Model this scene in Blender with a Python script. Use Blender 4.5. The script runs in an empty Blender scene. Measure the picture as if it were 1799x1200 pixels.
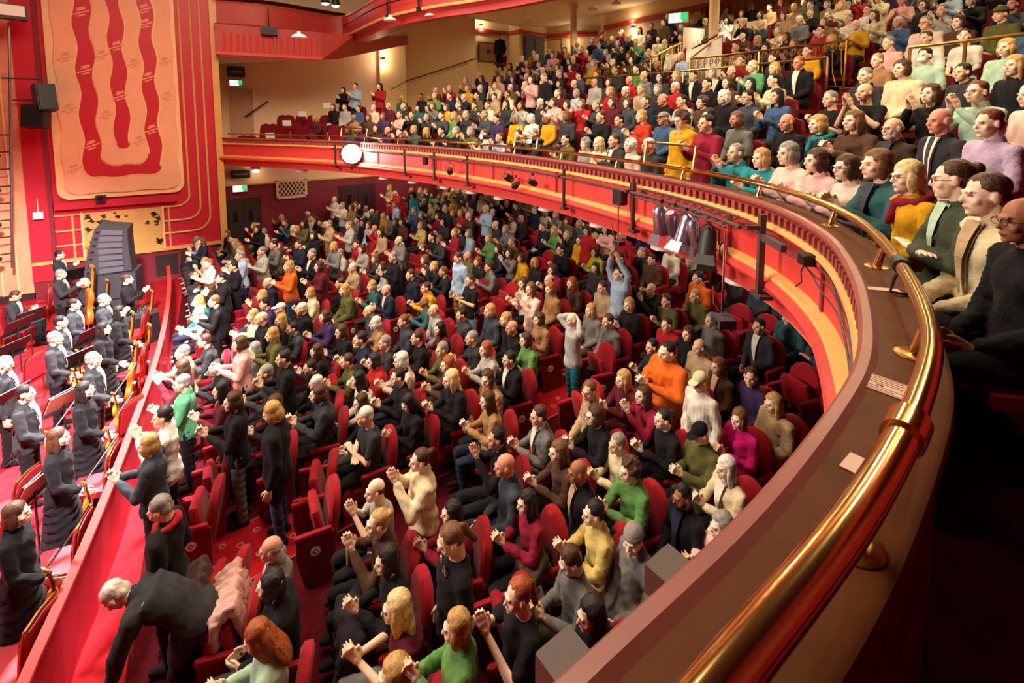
import bpy, bmesh, math, random
import numpy as np
from mathutils import Vector, Matrix
rnd = random.Random(7)
S = bpy.context.scene
COL = S.collection
PI = math.pi

# ------------------------------------------------------------------ camera, light, exposure
CAM_Z = 5.0
cd = bpy.data.cameras.new('camera'); cam = bpy.data.objects.new('camera', cd); COL.objects.link(cam)
PITCH = math.atan(0.089); YAW = math.radians(32)
cd.sensor_width = 36.0; cd.lens = 850.0 / 1799.0 * 36.0
cd.shift_x = (899.5 - 900.0) / 1799.0
cd.shift_y = -(600.0 - 273.85) / 1799.0
cd.clip_start = 0.05
cam.location = (0, 0, CAM_Z)
cam.rotation_euler = (PI / 2 - PITCH, 0, -YAW)
S.camera = cam

w = bpy.data.worlds.new('world'); S.world = w; w.use_nodes = True
w.node_tree.nodes['Background'].inputs[0].default_value = (1.0, 0.75, 0.55, 1)
w.node_tree.nodes['Background'].inputs[1].default_value = 0.05

S.view_settings.view_transform = 'Standard'; S.view_settings.look = 'None'
S.view_settings.gamma = 1.0; S.view_settings.use_curve_mapping = False
S.view_settings.exposure = 0.35
try:
    S.cycles.use_denoising = True
    S.cycles.max_bounces = 6; S.cycles.diffuse_bounces = 3; S.cycles.glossy_bounces = 3
    S.cycles.sample_clamp_indirect = 4.0
    S.cycles.caustics_reflective = False; S.cycles.caustics_refractive = False
except Exception:
    pass

def lamp(name, kind, loc, target, power, color, size=1.0, size_y=None, angle=60, blend=0.5):
    l = bpy.data.lights.new(name, kind); l.energy = power; l.color = color
    if kind == 'AREA':
        l.size = size
        if size_y: l.shape = 'RECTANGLE'; l.size_y = size_y
    else:
        l.shadow_soft_size = size
    if kind == 'SPOT': l.spot_size = math.radians(angle); l.spot_blend = blend
    o = bpy.data.objects.new(name, l); COL.objects.link(o); o.location = loc
    if target is not None:
        d = Vector(target) - Vector(loc)
        o.rotation_euler = d.to_track_quat('-Z', 'Y').to_euler()
    return o
WARM = (1.0, 0.80, 0.56)
# house lights in the auditorium ceiling
lamp('house_light', 'AREA', (2.5, 9.5, 11.8), (3.5, 10.5, 0), 2500, WARM, 9, 11)
# stage lighting bars, over the orchestra and from the boxes
lamp('stage_light', 'SPOT', (0.0, 12.5, 9.0), (-5.6, 9.5, -1), 24000, (1.0, 0.92, 0.95), 0.5, angle=66, blend=0.45)
lamp('stage_light', 'SPOT', (-1.5, 3.5, 9.5), (-5.6, 12.5, -1), 20000, (1.0, 0.92, 0.95), 0.5, angle=58, blend=0.5)
lamp('stage_light', 'SPOT', (-7.5, 9.0, 8.0), (4.5, 8.0, 3.5), 5200, (1.0, 0.84, 0.74), 1.4, angle=100, blend=0.9)
# lights under the balcony
lamp('underbalcony_light', 'AREA', (9.5, 8.0, 3.1), (9.5, 8.0, 0), 110, WARM, 4.0, 9.0)
lamp('underbalcony_light', 'AREA', (6.0, 18.2, 3.1), (6.0, 19.5, 1.0), 100, WARM, 6.0, 2.0)

# ------------------------------------------------------------------ materials
def lin(h):
    h = h.lstrip('#'); c = [int(h[i:i + 2], 16) / 255 for i in (0, 2, 4)]
    return tuple((x / 12.92 if x <= .04045 else ((x + .055) / 1.055) ** 2.4) for x in c) + (1.0,)
MATS = {}
def mat(name, hexc, rough=0.6, metal=0.0, noise=0.0, nscale=8.0, bump=0.0, bscale=60.0, spec=0.5, emit=0.0, coat=0.0, objcol=False, vcol=False, sheen=0.0):
    if name in MATS: return MATS[name]
    m = bpy.data.materials.new(name); m.use_nodes = True
    nt = m.node_tree; b = nt.nodes['Principled BSDF']
    b.inputs['Roughness'].default_value = rough; b.inputs['Metallic'].default_value = metal
    b.inputs['Specular IOR Level'].default_value = spec
    b.inputs['Coat Weight'].default_value = coat
    b.inputs['Sheen Weight'].default_value = sheen
    c = lin(hexc); src = None
    if objcol:
        oi = nt.nodes.new('ShaderNodeObjectInfo'); src = oi.outputs['Color']
    if vcol:
        at = nt.nodes.new('ShaderNodeVertexColor'); at.layer_name = 'Col'
        if src is None: src = at.outputs['Color']
        else:
            mx = nt.nodes.new('ShaderNodeMix'); mx.data_type = 'RGBA'; mx.blend_type = 'MULTIPLY'; mx.inputs[0].default_value = 1
            nt.links.new(src, mx.inputs[6]); nt.links.new(at.outputs['Color'], mx.inputs[7]); src = mx.outputs[2]
    if noise > 0:
        tc = nt.nodes.new('ShaderNodeTexCoord'); nz = nt.nodes.new('ShaderNodeTexNoise')
        nz.inputs['Scale'].default_value = nscale; nz.inputs['Detail'].default_value = 5
        nt.links.new(tc.outputs['Object'], nz.inputs['Vector'])
        mr = nt.nodes.new('ShaderNodeMapRange'); mr.inputs[1].default_value = .3; mr.inputs[2].default_value = .7
        mr.inputs[3].default_value = 1 - noise; mr.inputs[4].default_value = 1 + noise * .6
        nt.links.new(nz.outputs['Fac'], mr.inputs[0])
        mx = nt.nodes.new('ShaderNodeMix'); mx.data_type = 'RGBA'; mx.blend_type = 'MULTIPLY'; mx.inputs[0].default_value = 1
        if src is None: mx.inputs[6].default_value = c
        else: nt.links.new(src, mx.inputs[6])
        nt.links.new(mr.outputs[0], mx.inputs[7]); src = mx.outputs[2]
    if src is None: b.inputs['Base Color'].default_value = c
    else: nt.links.new(src, b.inputs['Base Color'])
    if bump > 0:
        tc = nt.nodes.new('ShaderNodeTexCoord'); nz = nt.nodes.new('ShaderNodeTexNoise'); nz.inputs['Scale'].default_value = bscale
        nt.links.new(tc.outputs['Object'], nz.inputs['Vector'])
        bp = nt.nodes.new('ShaderNodeBump'); bp.inputs['Strength'].default_value = bump; bp.inputs['Distance'].default_value = .01
        nt.links.new(nz.outputs['Fac'], bp.inputs['Height']); nt.links.new(bp.outputs[0], b.inputs['Normal'])
    if emit > 0:
        b.inputs['Emission Color'].default_value = c; b.inputs['Emission Strength'].default_value = emit
    MATS[name] = m
    return m
RED = mat('red_paint', '#c41f33', .45, noise=.06, nscale=1.5)
FASCIA = mat('fascia_red_paint', '#d8403a', .5, noise=.07, nscale=2.5)
DEEP = mat('maroon_paint', '#7d1a2a', .6, noise=.08, nscale=2)
PEACH = mat('peach_plaster', '#f0ae88', .7, noise=.05, nscale=2)
PEACHD = mat('pale_gold_edge', '#f4c58c', .5, noise=.05, nscale=3)
GOLDP = mat('gold_paint', '#d9a45e', .42, noise=.1, nscale=6)
BRASS = mat('polished_brass', '#ecc27c', .15, 1.0, noise=.12, nscale=5)
BRASSD = mat('aged_brass', '#b98a48', .3, 1.0, noise=.2, nscale=12)
WOOD = mat('varnished_mahogany', '#5e341a', .6, noise=.25, nscale=6, spec=.12)
MOULD = mat('worn_dark_pink_moulding', '#8a4a44', .4, noise=.12, nscale=8)
CREAM = mat('cream_wall_paint', '#efd09a', .75, noise=.04, nscale=1)
CREAMP = mat('pinkish_cream_paint', '#ecc9a4', .75, noise=.04, nscale=1)
CEIL = mat('ceiling_cream_paint', '#efd2a6', .8, noise=.03, nscale=1)
SOFF = mat('soffit_red_paint', '#b5352c', .5, noise=.06, nscale=2)
DARK = mat('dark_brown_paint', '#2a1512', .6)
BLACK = mat('black_metal', '#141214', .45, noise=.1)
BLACKP = mat('black_plastic', '#1c1a1c', .5, noise=.15, nscale=10)
GREY = mat('grey_cabinet', '#3b3b42', .55, noise=.1, nscale=5)
CHROME = mat('chrome', '#c9c6cc', .18, 1.0)
ALU = mat('aluminium', '#a7a0b4', .3, .9, noise=.15, nscale=20)
WHITE = mat('white_enamel', '#efe8dc', .4)
PAPER = mat('paper', '#d9b59c', .8)
INK = mat('ink', '#5a4038', .8)
CARPET = mat('red_carpet', '#4a0911', .95, noise=.25, nscale=14, bump=.3, bscale=200, spec=.1)
PITC = mat('pit_red_carpet', '#a91d25', .95, noise=.3, nscale=6, bump=.3, bscale=200, spec=.1)
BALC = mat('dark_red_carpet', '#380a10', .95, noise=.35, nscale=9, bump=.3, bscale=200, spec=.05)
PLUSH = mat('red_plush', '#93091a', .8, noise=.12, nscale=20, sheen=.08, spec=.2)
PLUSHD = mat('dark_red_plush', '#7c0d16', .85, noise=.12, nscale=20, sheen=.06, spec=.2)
SKIN = mat('skin', '#ffffff', .55, objcol=True, vcol=True, noise=.04, nscale=25, spec=.35)
CLOTH = mat('cloth', '#ffffff', .85, objcol=True, noise=.16, nscale=16, bump=.35, bscale=90, spec=.2, sheen=.03)
HAIR = mat('hair', '#ffffff', .55, objcol=True, noise=.35, nscale=38, bump=.6, bscale=70, spec=.35)
CROWD = mat('crowd_cloth_and_skin', '#ffffff', .75, vcol=True, noise=.1, nscale=20, spec=.25)
VARN = mat('orange_violin_varnish', '#c8701c', .25, noise=.15, nscale=10, coat=.4)
WALNUT = mat('dark_fingerboard', '#2a1a12', .4)
BOWW = mat('pale_bow_hair', '#e9e4ee', .4)
GLASS = mat('dark_lens', '#20181c', .1)
STEEL = mat('painted_steel', '#4a3a38', .5, noise=.1)
TEXTY = mat('cream_paint_mark', '#e6a884', .7)
TEXTD = mat('darker_peach_mark', '#d98f68', .7)
CURT = mat('gold_curtain', '#a57620', .8, noise=.2, nscale=4)
PLANK = mat('stage_wood_panel', '#d99872', .6, noise=.16, nscale=3)
GLOW = mat('warm_lamp', '#ffe2b0', .5, emit=9.0)
GLOWW = mat('white_lamp', '#fff6f0', .5, emit=14.0)
FOLLOW = mat('follow_spot_lens', '#ffffff', .3, emit=60.0)
GREENB = mat('green_beam_lens', '#d8fff0', .3, emit=14.0)
EXITG = mat('exit_sign_green', '#19b56c', .5, emit=1.2)
EXITW = mat('exit_sign_white', '#f4fff8', .5, emit=2.2)
SIGNB = mat('dark_sign_board', '#1f1c16', .5)
SIGNT = mat('dull_sign_letter', '#8c8f84', .6)

# ------------------------------------------------------------------ helpers
class MB:
    def __init__(s): s.v = []; s.f = []; s.m = []; s.mats = []
    def mi(s, m):
        if m not in s.mats: s.mats.append(m)
        return s.mats.index(m)
    def add(s, vs, fs, m):
        k = len(s.v); i = s.mi(m)
        s.v += [tuple(map(float, p)) for p in vs]
        s.f += [tuple(k + a for a in f) for f in fs]; s.m += [i] * len(fs)
    def box(s, c, d, m, rz=0, M=None):
        x, y, z = d[0] / 2, d[1] / 2, d[2] / 2
        vs = [Vector((a, b, e)) for a in (-x, x) for b in (-y, y) for e in (-z, z)]
        R = M if M is not None else Matrix.Rotation(rz, 3, 'Z')
        vs = [R @ p + Vector(c) for p in vs]
        s.add(vs, [(0, 1, 3, 2), (4, 6, 7, 5), (0, 4, 5, 1), (2, 3, 7, 6), (0, 2, 6, 4), (1, 5, 7, 3)], m)
    def tube(s, pts, r, m, n=8, caps=True):
        pts = [Vector(p) for p in pts]; rs = r if isinstance(r, (list, tuple)) else [r] * len(pts)
        vs = []; fs = []; u = None
        for i, p in enumerate(pts):
            t = (pts[min(i + 1, len(pts) - 1)] - pts[max(i - 1, 0)]).normalized()
            if u is None:
                u = t.cross(Vector((0, 0, 1)))
                if u.length < 1e-3: u = t.cross(Vector((1, 0, 0)))
            else: u = u - t * u.dot(t)
            u.normalize(); v = t.cross(u)
            for k in range(n):
                a = 2 * PI * k / n
                vs.append(p + (u * math.cos(a) + v * math.sin(a)) * rs[i])
        for i in range(len(pts) - 1):
            for k in range(n):
                fs.append((i * n + k, i * n + (k + 1) % n, (i + 1) * n + (k + 1) % n, (i + 1) * n + k))
        if caps:
            fs.append(tuple(range(n))[::-1]); fs.append(tuple((len(pts) - 1) * n + k for k in range(n)))
        s.add(vs, fs, m)
    def lathe(s, prof, m, n=16, M=None):
        vs = []; fs = []
        for r, z in prof:
            for k in range(n):
                a = 2 * PI * k / n; p = Vector((r * math.cos(a), r * math.sin(a), z))
                vs.append(M @ p if M is not None else p)
        L = len(prof)
        for i in range(L - 1):
            for k in range(n):
                fs.append((i * n + k, i * n + (k + 1) % n, (i + 1) * n + (k + 1) % n, (i + 1) * n + k))
        fs.append(tuple(range(n))[::-1]); fs.append(tuple((L - 1) * n + k for k in range(n)))
        s.add(vs, fs, m)
    def prism(s, out, fn, d0, d1, m):
        """outline (u,v) list -> solid between depth d0 and d1; fn(u,v,d)->xyz"""
        n = len(out)
        vs = [fn(u, v, d0) for u, v in out] + [fn(u, v, d1) for u, v in out]
        fs = [tuple(range(n)), tuple(range(2 * n - 1, n - 1, -1))] + [(i, n + i, n + (i + 1) % n, (i + 1) % n) for i in range(n)]
        s.add(vs, fs, m)
    def strip(s, A, B, m):
        n = len(A); s.add(list(A) + list(B), [(i, i + 1, n + i + 1, n + i) for i in range(n - 1)], m)
    def mesh(s, name, smooth=False):
        me = bpy.data.meshes.new(name); me.from_pydata(s.v, [], s.f); 
        for m in s.mats: me.materials.append(m)
        me.polygons.foreach_set('material_index', s.m)
        bm = bmesh.new(); bm.from_mesh(me); bmesh.ops.recalc_face_normals(bm, faces=bm.faces[:]); bm.to_mesh(me); bm.free()
        if smooth: 
            me.polygons.foreach_set('use_smooth', [True] * len(me.polygons))
            try: me.set_sharp_from_angle(angle=math.radians(40))
            except Exception: pass
        me.update(); return me
    def build(s, name, parent=None, smooth=False, loc=None, rz=None, kind=None, label=None, cat=None, group=None):
        return link(name, s.mesh(name, smooth), parent, loc, rz, kind, label, cat, group)
def link(name, me, parent=None, loc=None, rz=None, kind=None, label=None, cat=None, group=None):
    o = bpy.data.objects.new(name, me); COL.objects.link(o)
    if loc is not None: o.location = loc
    if rz is not None: o.rotation_euler = (0, 0, rz)
    if parent is not None: o.parent = parent
    tag(o, label, cat, group, kind); return o
def tag(o, label=None, cat=None, group=None, kind=None):
    if label: o['label'] = label
    if cat: o['category'] = cat
    if group: o['group'] = group
    if kind: o['kind'] = kind
def empty(name, loc, rz=0, label=None, cat=None, group=None, kind=None):
    o = bpy.data.objects.new(name, None); COL.objects.link(o); o.empty_display_size = .1
    o.location = loc; o.rotation_euler = (0, 0, rz); tag(o, label, cat, group, kind); return o
def copy_tree(o, parent=None):
    c = o.copy(); COL.objects.link(c)
    if parent is not None: c.parent = parent
    for ch in KIDS(o): copy_tree(ch, c)
    return c
def KIDS(o): return [x for x in o.children]
def text_mesh(name, body, size, m, parent, M, extrude=.002):
    cu = bpy.data.curves.new(name, 'FONT'); cu.body = body; cu.size = size; cu.extrude = extrude
    cu.align_x = 'CENTER'; cu.align_y = 'CENTER'
    t = bpy.data.objects.new('tmp_text', cu); COL.objects.link(t)
    dg = bpy.context.evaluated_depsgraph_get(); me = bpy.data.meshes.new_from_object(t.evaluated_get(dg))
    bpy.data.objects.remove(t); bpy.data.curves.remove(cu)
    me.transform(M); me.materials.clear(); me.materials.append(m)
    return link(name, me, parent)

# ------------------------------------------------------------------ balcony front curve
def spline(P, per=14):
    P = [np.array(p, float) for p in P]; P = [2 * P[0] - P[1]] + P + [2 * P[-1] - P[-2]]
    out = []
    for i in range(1, len(P) - 2):
        for t in np.linspace(0, 1, per, endpoint=False):
            a, b, c, d = P[i - 1:i + 3]
            out.append(.5 * (2 * b + (c - a) * t + (2 * a - 5 * b + 4 * c - d) * t * t + (3 * b - a - 3 * c + d) * t ** 3))
    out.append(P[-2]); return np.array(out)
def resample(P, n):
    d = np.r_[0, np.cumsum(np.linalg.norm(np.diff(P, axis=0), axis=1))]
    t = np.linspace(0, d[-1], n)
    return np.stack([np.interp(t, d, P[:, k]) for k in range(P.shape[1])], 1), d[-1]
MC = [(-2.6, .26), (-1.5, .36), (-.5, .43), (.41, .515), (.96, .55), (1.72, .68), (2.03, .78), (2.49, .98), (3.0, 1.25), (3.66, 1.70), (4.35, 2.49), (4.83, 3.6), (5.10, 5.05), (5.24, 6.7), (5.20, 8.5), (4.86, 10.6), (4.27, 12.7), (3.34, 15.0), (1.9, 17.15), (.25, 19.3)]
M0, MLEN = resample(spline(MC), 420)
for _ in range(12):
    M0[1:-1] = .25 * M0[:-2] + .5 * M0[1:-1] + .25 * M0[2:]
M0, MLEN = resample(M0, 420)
T0 = np.gradient(M0, axis=0); T0 /= np.linalg.norm(T0, axis=1)[:, None]
N0 = np.stack([T0[:, 1], -T0[:, 0]], 1)          # away from the stalls
for _ in range(60):
    N0[1:-1] = .25 * N0[:-2] + .5 * N0[1:-1] + .25 * N0[2:]
N0 /= np.linalg.norm(N0, axis=1)[:, None]
def off(d): return M0 + N0 * d
def arc(a, d, z):
    """point at arclength a (m along the front), offset d, height z"""
    f = np.clip(a / MLEN * 419, 0, 419); i = int(min(f, 418)); t = f - i
    p = M0[i] * (1 - t) + M0[i + 1] * t; n = N0[i] * (1 - t) + N0[i + 1] * t
    q = p + n * d; return Vector((q[0], q[1], z)), Vector((n[0], n[1], 0)).normalized()
def zf(s): return -.5 + .11 * (max(s, -.95) + .95) if s < 13 else 1.04
Z_LEDGE = 4.15
# ------------------------------------------------------------------ the setting
def grid_floor():
    mb = MB(); ss = np.linspace(-.95, 14, 31)
    A = [(s, -3.2, zf(s)) for s in ss]; B = [(s, 20.05, zf(s)) for s in ss]
    mb.strip(A, B, CARPET); mb.build('floor', kind='structure')
    mb = MB(); mb.add([(-14, -3.2, -.5), (-.95, -3.2, -.5), (-.95, 20.05, -.5), (-14, 20.05, -.5)], [(0, 1, 2, 3)], PITC)
    mb.build('floor_pit', kind='structure')
grid_floor()

def sheet(name, pts, m, kind='structure', parent=None):
    mb = MB(); mb.add(pts, [tuple(range(len(pts)))], m); return mb.build(name, kind=kind, parent=parent)
def vwall(mb, poly, z0, z1, m):
    for (a, b) in zip(poly[:-1], poly[1:]):
        mb.add([(a[0], a[1], z0), (b[0], b[1], z0), (b[0], b[1], z1), (a[0], a[1], z1)], [(0, 1, 2, 3)], m)

# far side wall at stalls level: maroon dado, cream frieze
mb = MB(); vwall(mb, [(.3, 20.0), (14, 20.0)], -.6, 2.38, DEEP); mb.build('wall_far_stalls', kind='structure')
mb = MB(); vwall(mb, [(.3, 19.98), (14, 19.98)], 2.42, 3.2, CREAMP); mb.box((7.1, 19.95, 2.40), (13.8, .06, .05), GOLDP); mb.build('trim_1', kind='structure')
mb = MB(); vwall(mb, [(14, -3.2), (14, 20.05)], .6, 3.2, DEEP); mb.build('wall_rear_stalls', kind='structure')
mb = MB(); vwall(mb, [(-14, -3.2), (18, -3.2)], -1.3, 12, DEEP); mb.build('wall_near', kind='structure')
mb = MB(); vwall(mb, [(-14, -3.2), (-14, 22)], -1.3, 12, mat('stage_back_cloth', '#8a6a58', .9)); mb.build('wall_stage_back', kind='structure')
# circle level walls
mb = MB()
FW = [(.36, 19.7), (.36, 22.5), (6.75, 22.5), (6.75, 22.28), (8.0, 22.28), (8.0, 22.5), (11.82, 22.5), (11.82, 25.4)]
vwall(mb, FW[:2] , 2.9, 12, PEACH); vwall(mb, FW[1:3], 2.9, 12, CREAMP); vwall(mb, FW[2:6], 2.9, 12, CREAM); vwall(mb, FW[5:], 2.9, 12, CREAM)
mb.build('wall_far', kind='structure')
mb = MB()
RW = [(11.82, 25.4), (15.6, 25.4), (15.6, 24.2), (17.6, 24.2), (19.2, 21.2), (17.8, 19.2), (17.8, -3.2)]
vwall(mb, RW, 2.9, 12, CREAM); mb.build('wall_rear', kind='structure')
# main ceiling and the sloping soffit of the upper circle
sheet('ceiling', [(-14, -3.2, 12), (20, -3.2, 12), (20, 26, 12), (-14, 26, 12)], mat('auditorium_ceiling', '#5a2a1c', .8))
RIM = [(.30, 19.2), (1.87, 19.05), (3.67, 19.60), (4.45, 19.75), (4.75, 19.0), (4.90, 15.4), (5.54, 13.15), (6.25, 11.7), (6.9, 9.6), (7.4, 6.5), (7.2, 2.5), (6.4, -3.2)]
RIMS, _ = resample(spline([(a, b) for a, b in RIM], 8), 90)
tn = np.gradient(RIMS, axis=0); tn /= np.linalg.norm(tn, axis=1)[:, None]; rn = np.stack([tn[:, 1], -tn[:, 0]], 1)
rn = np.where(((rn * (np.array([12., 12.]) - RIMS)).sum(1) < 0)[:, None], -rn, rn)
def ring(d, z): return [(p[0] + n[0] * d, p[1] + n[1] * d, z) for p, n in zip(RIMS, rn)]
mb = MB()
mb.strip(ring(0, 8.0), ring(0, 8.75), SOFF)
mb.strip(ring(0, 8.75), ring(.35, 8.8), DARK)
mb.strip(ring(0, 8.0), ring(.16, 7.88), SOFF)
mb.strip(ring(.16, 7.88), ring(.16, 7.72), SOFF)
mb.build('trim_2', kind='structure', smooth=True)
mb = MB(); mb.tube(ring(-.04, 7.99), .045, GOLDP, 6); mb.tube(ring(-.02, 8.72), .035, GOLDP, 6); mb.build('trim_3', kind='structure', smooth=True)
mb = MB(); mb.tube(ring(-.16, 8.35), .022, BLACK, 6); mb.build('lighting_bar', smooth=True, label='long black lighting bar running along the red upper circle front', cat='bar')
# soffit: from the rim back to the walls
mb = MB()
sel = [i for i in range(90) if RIMS[i][0] > 3.9 and RIMS[i][1] > -3.2]
A = [(RIMS[i][0] + rn[i][0] * .16, RIMS[i][1] + rn[i][1] * .16, 7.74) for i in sel]
B = [(17.9, min(25.5, -3.2 + (RIMS[i][1] + 3.2) / 23. * 29.), 10.15) for i in sel]
C1 = [tuple(.94 * a + .06 * b for a, b in zip(p[:2], q[:2])) + (7.86,) for p, q in zip(A, B)]
C2 = [tuple(.76 * a + .24 * b for a, b in zip(p[:2], q[:2])) + (9.7,) for p, q in zip(A, B)]
mb.strip(A, C1, SOFF); mb.strip(C1, C2, CEIL); mb.strip(C2, B, CEIL)
mb.build('ceiling_circle', kind='structure')
# fluted red box front on the far wall under the upper circle
fb = MB()
fb.box((1.95, 18.98, 7.42), (3.3, .22, .98), SOFF)
for i, x in enumerate(np.arange(.55, 3.5, .19)):
    if abs(x - 2.05) > .1: fb.tube([(x, 18.86, 7.0), (x, 18.86, 7.62)], .045, FASCIA, 6)
fb.box((1.95, 18.84, 6.97), (3.3, .12, .1), FASCIA); fb.box((2.05, 18.82, 7.4), (.07, .1, .9), SOFF)
ub = empty('upper_box_front', (0, 0, 0), label='fluted red box front below the upper circle rim at the far wall', cat='box front')
fb.build('fluted_panel', ub, smooth=False)
fb = MB(); fb.add([(3.6, 18.9, 6.93), (3.6, 18.9, 7.9), (4.8, 19.0, 7.9), (8.1, 22.2, 8.6), (8.1, 22.2, 8.2), (4.3, 19.4, 7.05)], [(0, 1, 2, 5), (2, 3, 4, 5)], SOFF)
fb.build('slanting_panel', ub)
fb = MB(); fb.add([(.38, 18.9, 6.92), (3.6, 18.9, 6.92), (8.1, 22.2, 8.2), (8.1, 22.44, 8.2), (.38, 22.44, 6.92)], [(0, 1, 2, 3, 4)], CEIL); fb.build('underside', ub)
# cornice trims on the rear walls
mb = MB(); mb.tube([(11.9, 25.3, 9.75), (15.5, 25.3, 9.75), (15.5, 24.1, 9.7), (17.5, 24.1, 9.6), (19.1, 21.2, 9.5), (17.7, 19.2, 9.4), (17.7, -3, 9.4)], .13, SOFF, 6); mb.build('trim_4', kind='structure')
mb = MB(); mb.lathe([(.2, 0), (.2, .15), (.15, .2), (.15, 4.6), (.22, 4.75), (.22, 4.9)], CREAM, 16, Matrix.Translation((14.3, 17.6, 5.0))); mb.build('pillar_1', kind='structure', smooth=True)
mb = MB(); mb.lathe([(.2, 0), (.2, .15), (.15, .2), (.15, 4.6), (.22, 4.75), (.22, 4.9)], CREAM, 16, Matrix.Translation((13.6, 9.8, 5.0))); mb.build('pillar_2', kind='structure', smooth=True)
# curtain on the rear wall
mb = MB(); A = []; B = []
for i in range(121):
    y = 13.3 - i * .055; x = 17.55 + .08 * math.sin(i * 1.05)
    A.append((x, y, 6.5)); B.append((x, y, 9.3))
mb.strip(A, B, CURT); mb.build('curtain', smooth=True, label='long pleated gold curtain hanging on the rear wall above the circle', cat='curtain')

# ------------------------------------------------------------------ proscenium wall (plane c = 19.3)
PW = empty('wall_proscenium', (0, 0, 0), kind='structure')
YP = 19.3
def fp(u, v, d): return (u, YP - d, v)
def rect(u0, v0, u1, v1): return [(u0, v0), (u1, v0), (u1, v1), (u0, v1)]
mb = MB(); mb.prism(rect(-4.05, .55, .36, 11.5), fp, -.3, 0, RED); mb.build('red_field', PW)
mb = MB(); mb.prism(rect(-4.6, -.5, .36, .55), fp, -.3, .02, DEEP)
mb.prism(rect(-1.7, -.35, -1.1, .35), fp, .02, .03, DARK); mb.prism(rect(-1.02, -.25, -.75, .38), fp, .02, .03, DARK); mb.build('dado', PW)
mb = MB(); mb.prism(rect(-4.62, .0, -4.05, 11.5), fp, -.3, .06, RED); mb.prism(rect(-4.15, .0, -4.05, 11.5), fp, .06, .1, DEEP); mb.build('red_pilaster', PW)
def tongue(xl, xr, yb, rad, amp, phase, top=11.4):
    out = []
    n = 90
    def wob(z, ph): return amp * math.sin(z * 4.6 + ph)
    zs = np.linspace(top, yb + rad, n)
    out += [(xl + wob(z, phase), z) for z in zs]
    for a in np.linspace(PI, 1.5 * PI, 8)[1:]: out.append((xl + rad + rad * math.cos(a), yb + rad + rad * math.sin(a)))
    k = max(2, int((xr - xl - 2 * rad) / .08))
    for t in np.linspace(0, 1, k)[1:-1]:
        u = xl + rad + (xr - xl - 2 * rad) * t; out.append((u, yb + amp * .6 * math.sin(u * 6 + phase)))
    for a in np.linspace(1.5 * PI, 2 * PI, 8): out.append((xr - rad + rad * math.cos(a), yb + rad + rad * math.sin(a)))
    out += [(xr + wob(z, phase + 1.2), z) for z in zs[::-1]]
    return out
for nm, a, d0, d1, m in (('gold_edge', (-3.93, -.80, 2.40, .30, 0, 0), 0, .10, PEACHD), ('peach_plate', (-3.74, -.90, 2.55, .28, .025, 0), .10, .14, PEACH),
        ('pale_rim', (-3.28, -1.33, 3.02, .26, .05, 1), .14, .155, PEACHD), ('red_plate', (-3.24, -1.37, 3.06, .24, .05, 1), .155, .17, RED),
        ('pale_rim', (-2.87, -1.70, 3.36, .34, .05, 2), .17, .185, PEACHD), ('peach_tongue', (-2.84, -1.73, 3.40, .32, .05, 2), .185, .22, PEACH),
        ('pale_rim', (-2.47, -2.10, 3.86, .18, .05, 3), .22, .232, PEACHD), ('red_tongue', (-2.45, -2.12, 3.90, .16, .05, 3), .232, .245, RED)):
    mb = MB(); mb.prism(tongue(*a), fp, d0, d1, m); mb.build(nm, PW)
mk = MB()
def mark(u, v, wd, d, m):
    for j, (dv, ww) in enumerate(((0, wd), (.09, wd * .55), (.14, wd * .45), (-.08, wd * .5))):
        ca, sa = math.cos(.38), math.sin(.38)
        o = [(-ww / 2, -.018), (ww / 2, -.018), (ww / 2, .018), (-ww / 2, .018)]
        mk.prism([(u + a * ca - b * sa, v + dv + a * sa + b * ca) for a, b in o], fp, d, d + .006, m)
for v in (4.0, 6.25, 7.95): mark(-3.06, v, .42, .17, TEXTY)
for v in (5.5, 7.0): mark(-2.28, v, .4, .245, TEXTY)
for v in (4.45, 6.1, 7.75, 8.2): mark(-1.56, v, .4, .17, TEXTY)
for v in (3.3, 5.1, 6.6): mark(-3.5, v, .38, .14, TEXTD)
for v in (4.9, 6.7): mark(-2.66, v, .34, .22, TEXTD)
for v in (4.1, 6.5): mark(-1.9, v, .34, .22, TEXTD)
for v in (5.5, 6.6): mark(-1.12, v, .34, .14, TEXTD)
o = mk.build('scroll_marks', PW, kind='stuff')
# gold line mouldings sweeping round the corner
for k, (x, zb, r) in enumerate(((-.68, 1.93, .35), (-.38, 1.46, .42), (-.12, 1.05, .48))):
    P = [(x, YP - .03, 11.4), (x, YP - .03, zb + r)]
    P += [(x - r + r * math.cos(a), YP - .03, zb + r - r * math.sin(a)) for a in np.linspace(0, PI / 2, 9)[1:]] + [(-1.42, YP - .03, zb)]
    mb = MB(); mb.tube(P, .032, GOLDP, 6); mb.build('gold_moulding', PW, smooth=True)
for P in ([(-4.05, 1.92), (-3.45, 1.92)], [(-4.05, 1.45), (-3.45, 1.45)], [(-4.05, 1.0), (-3.45, 1.0)], [(-3.65, 1.92), (-3.65, .55)], [(-1.27, 1.93), (-1.27, .6)]):
    mb = MB(); mb.tube([(a, YP - .03, b) for a, b in P], .03, GOLDP, 6); mb.build('gold_moulding', PW, smooth=True)
mb = MB(); mb.prism(rect(.16, .1, .36, 11.5), fp, 0, .12, GOLDP); mb.build('gold_pilaster', PW)
mb = MB(); mb.prism(rect(-4.6, .5, .36, .6), fp, 0, .1, GOLDP); mb.build('gold_skirting', PW)
mb = MB(); mb.prism(rect(-4.0, 2.12, -1.0, 2.34), fp, 0, .2, RED); mb.build('red_ledge', PW)
mb = MB(); mb.prism(rect(-3.44, .6, -1.42, 1.95), fp, 0, .04, GOLDP)
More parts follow.
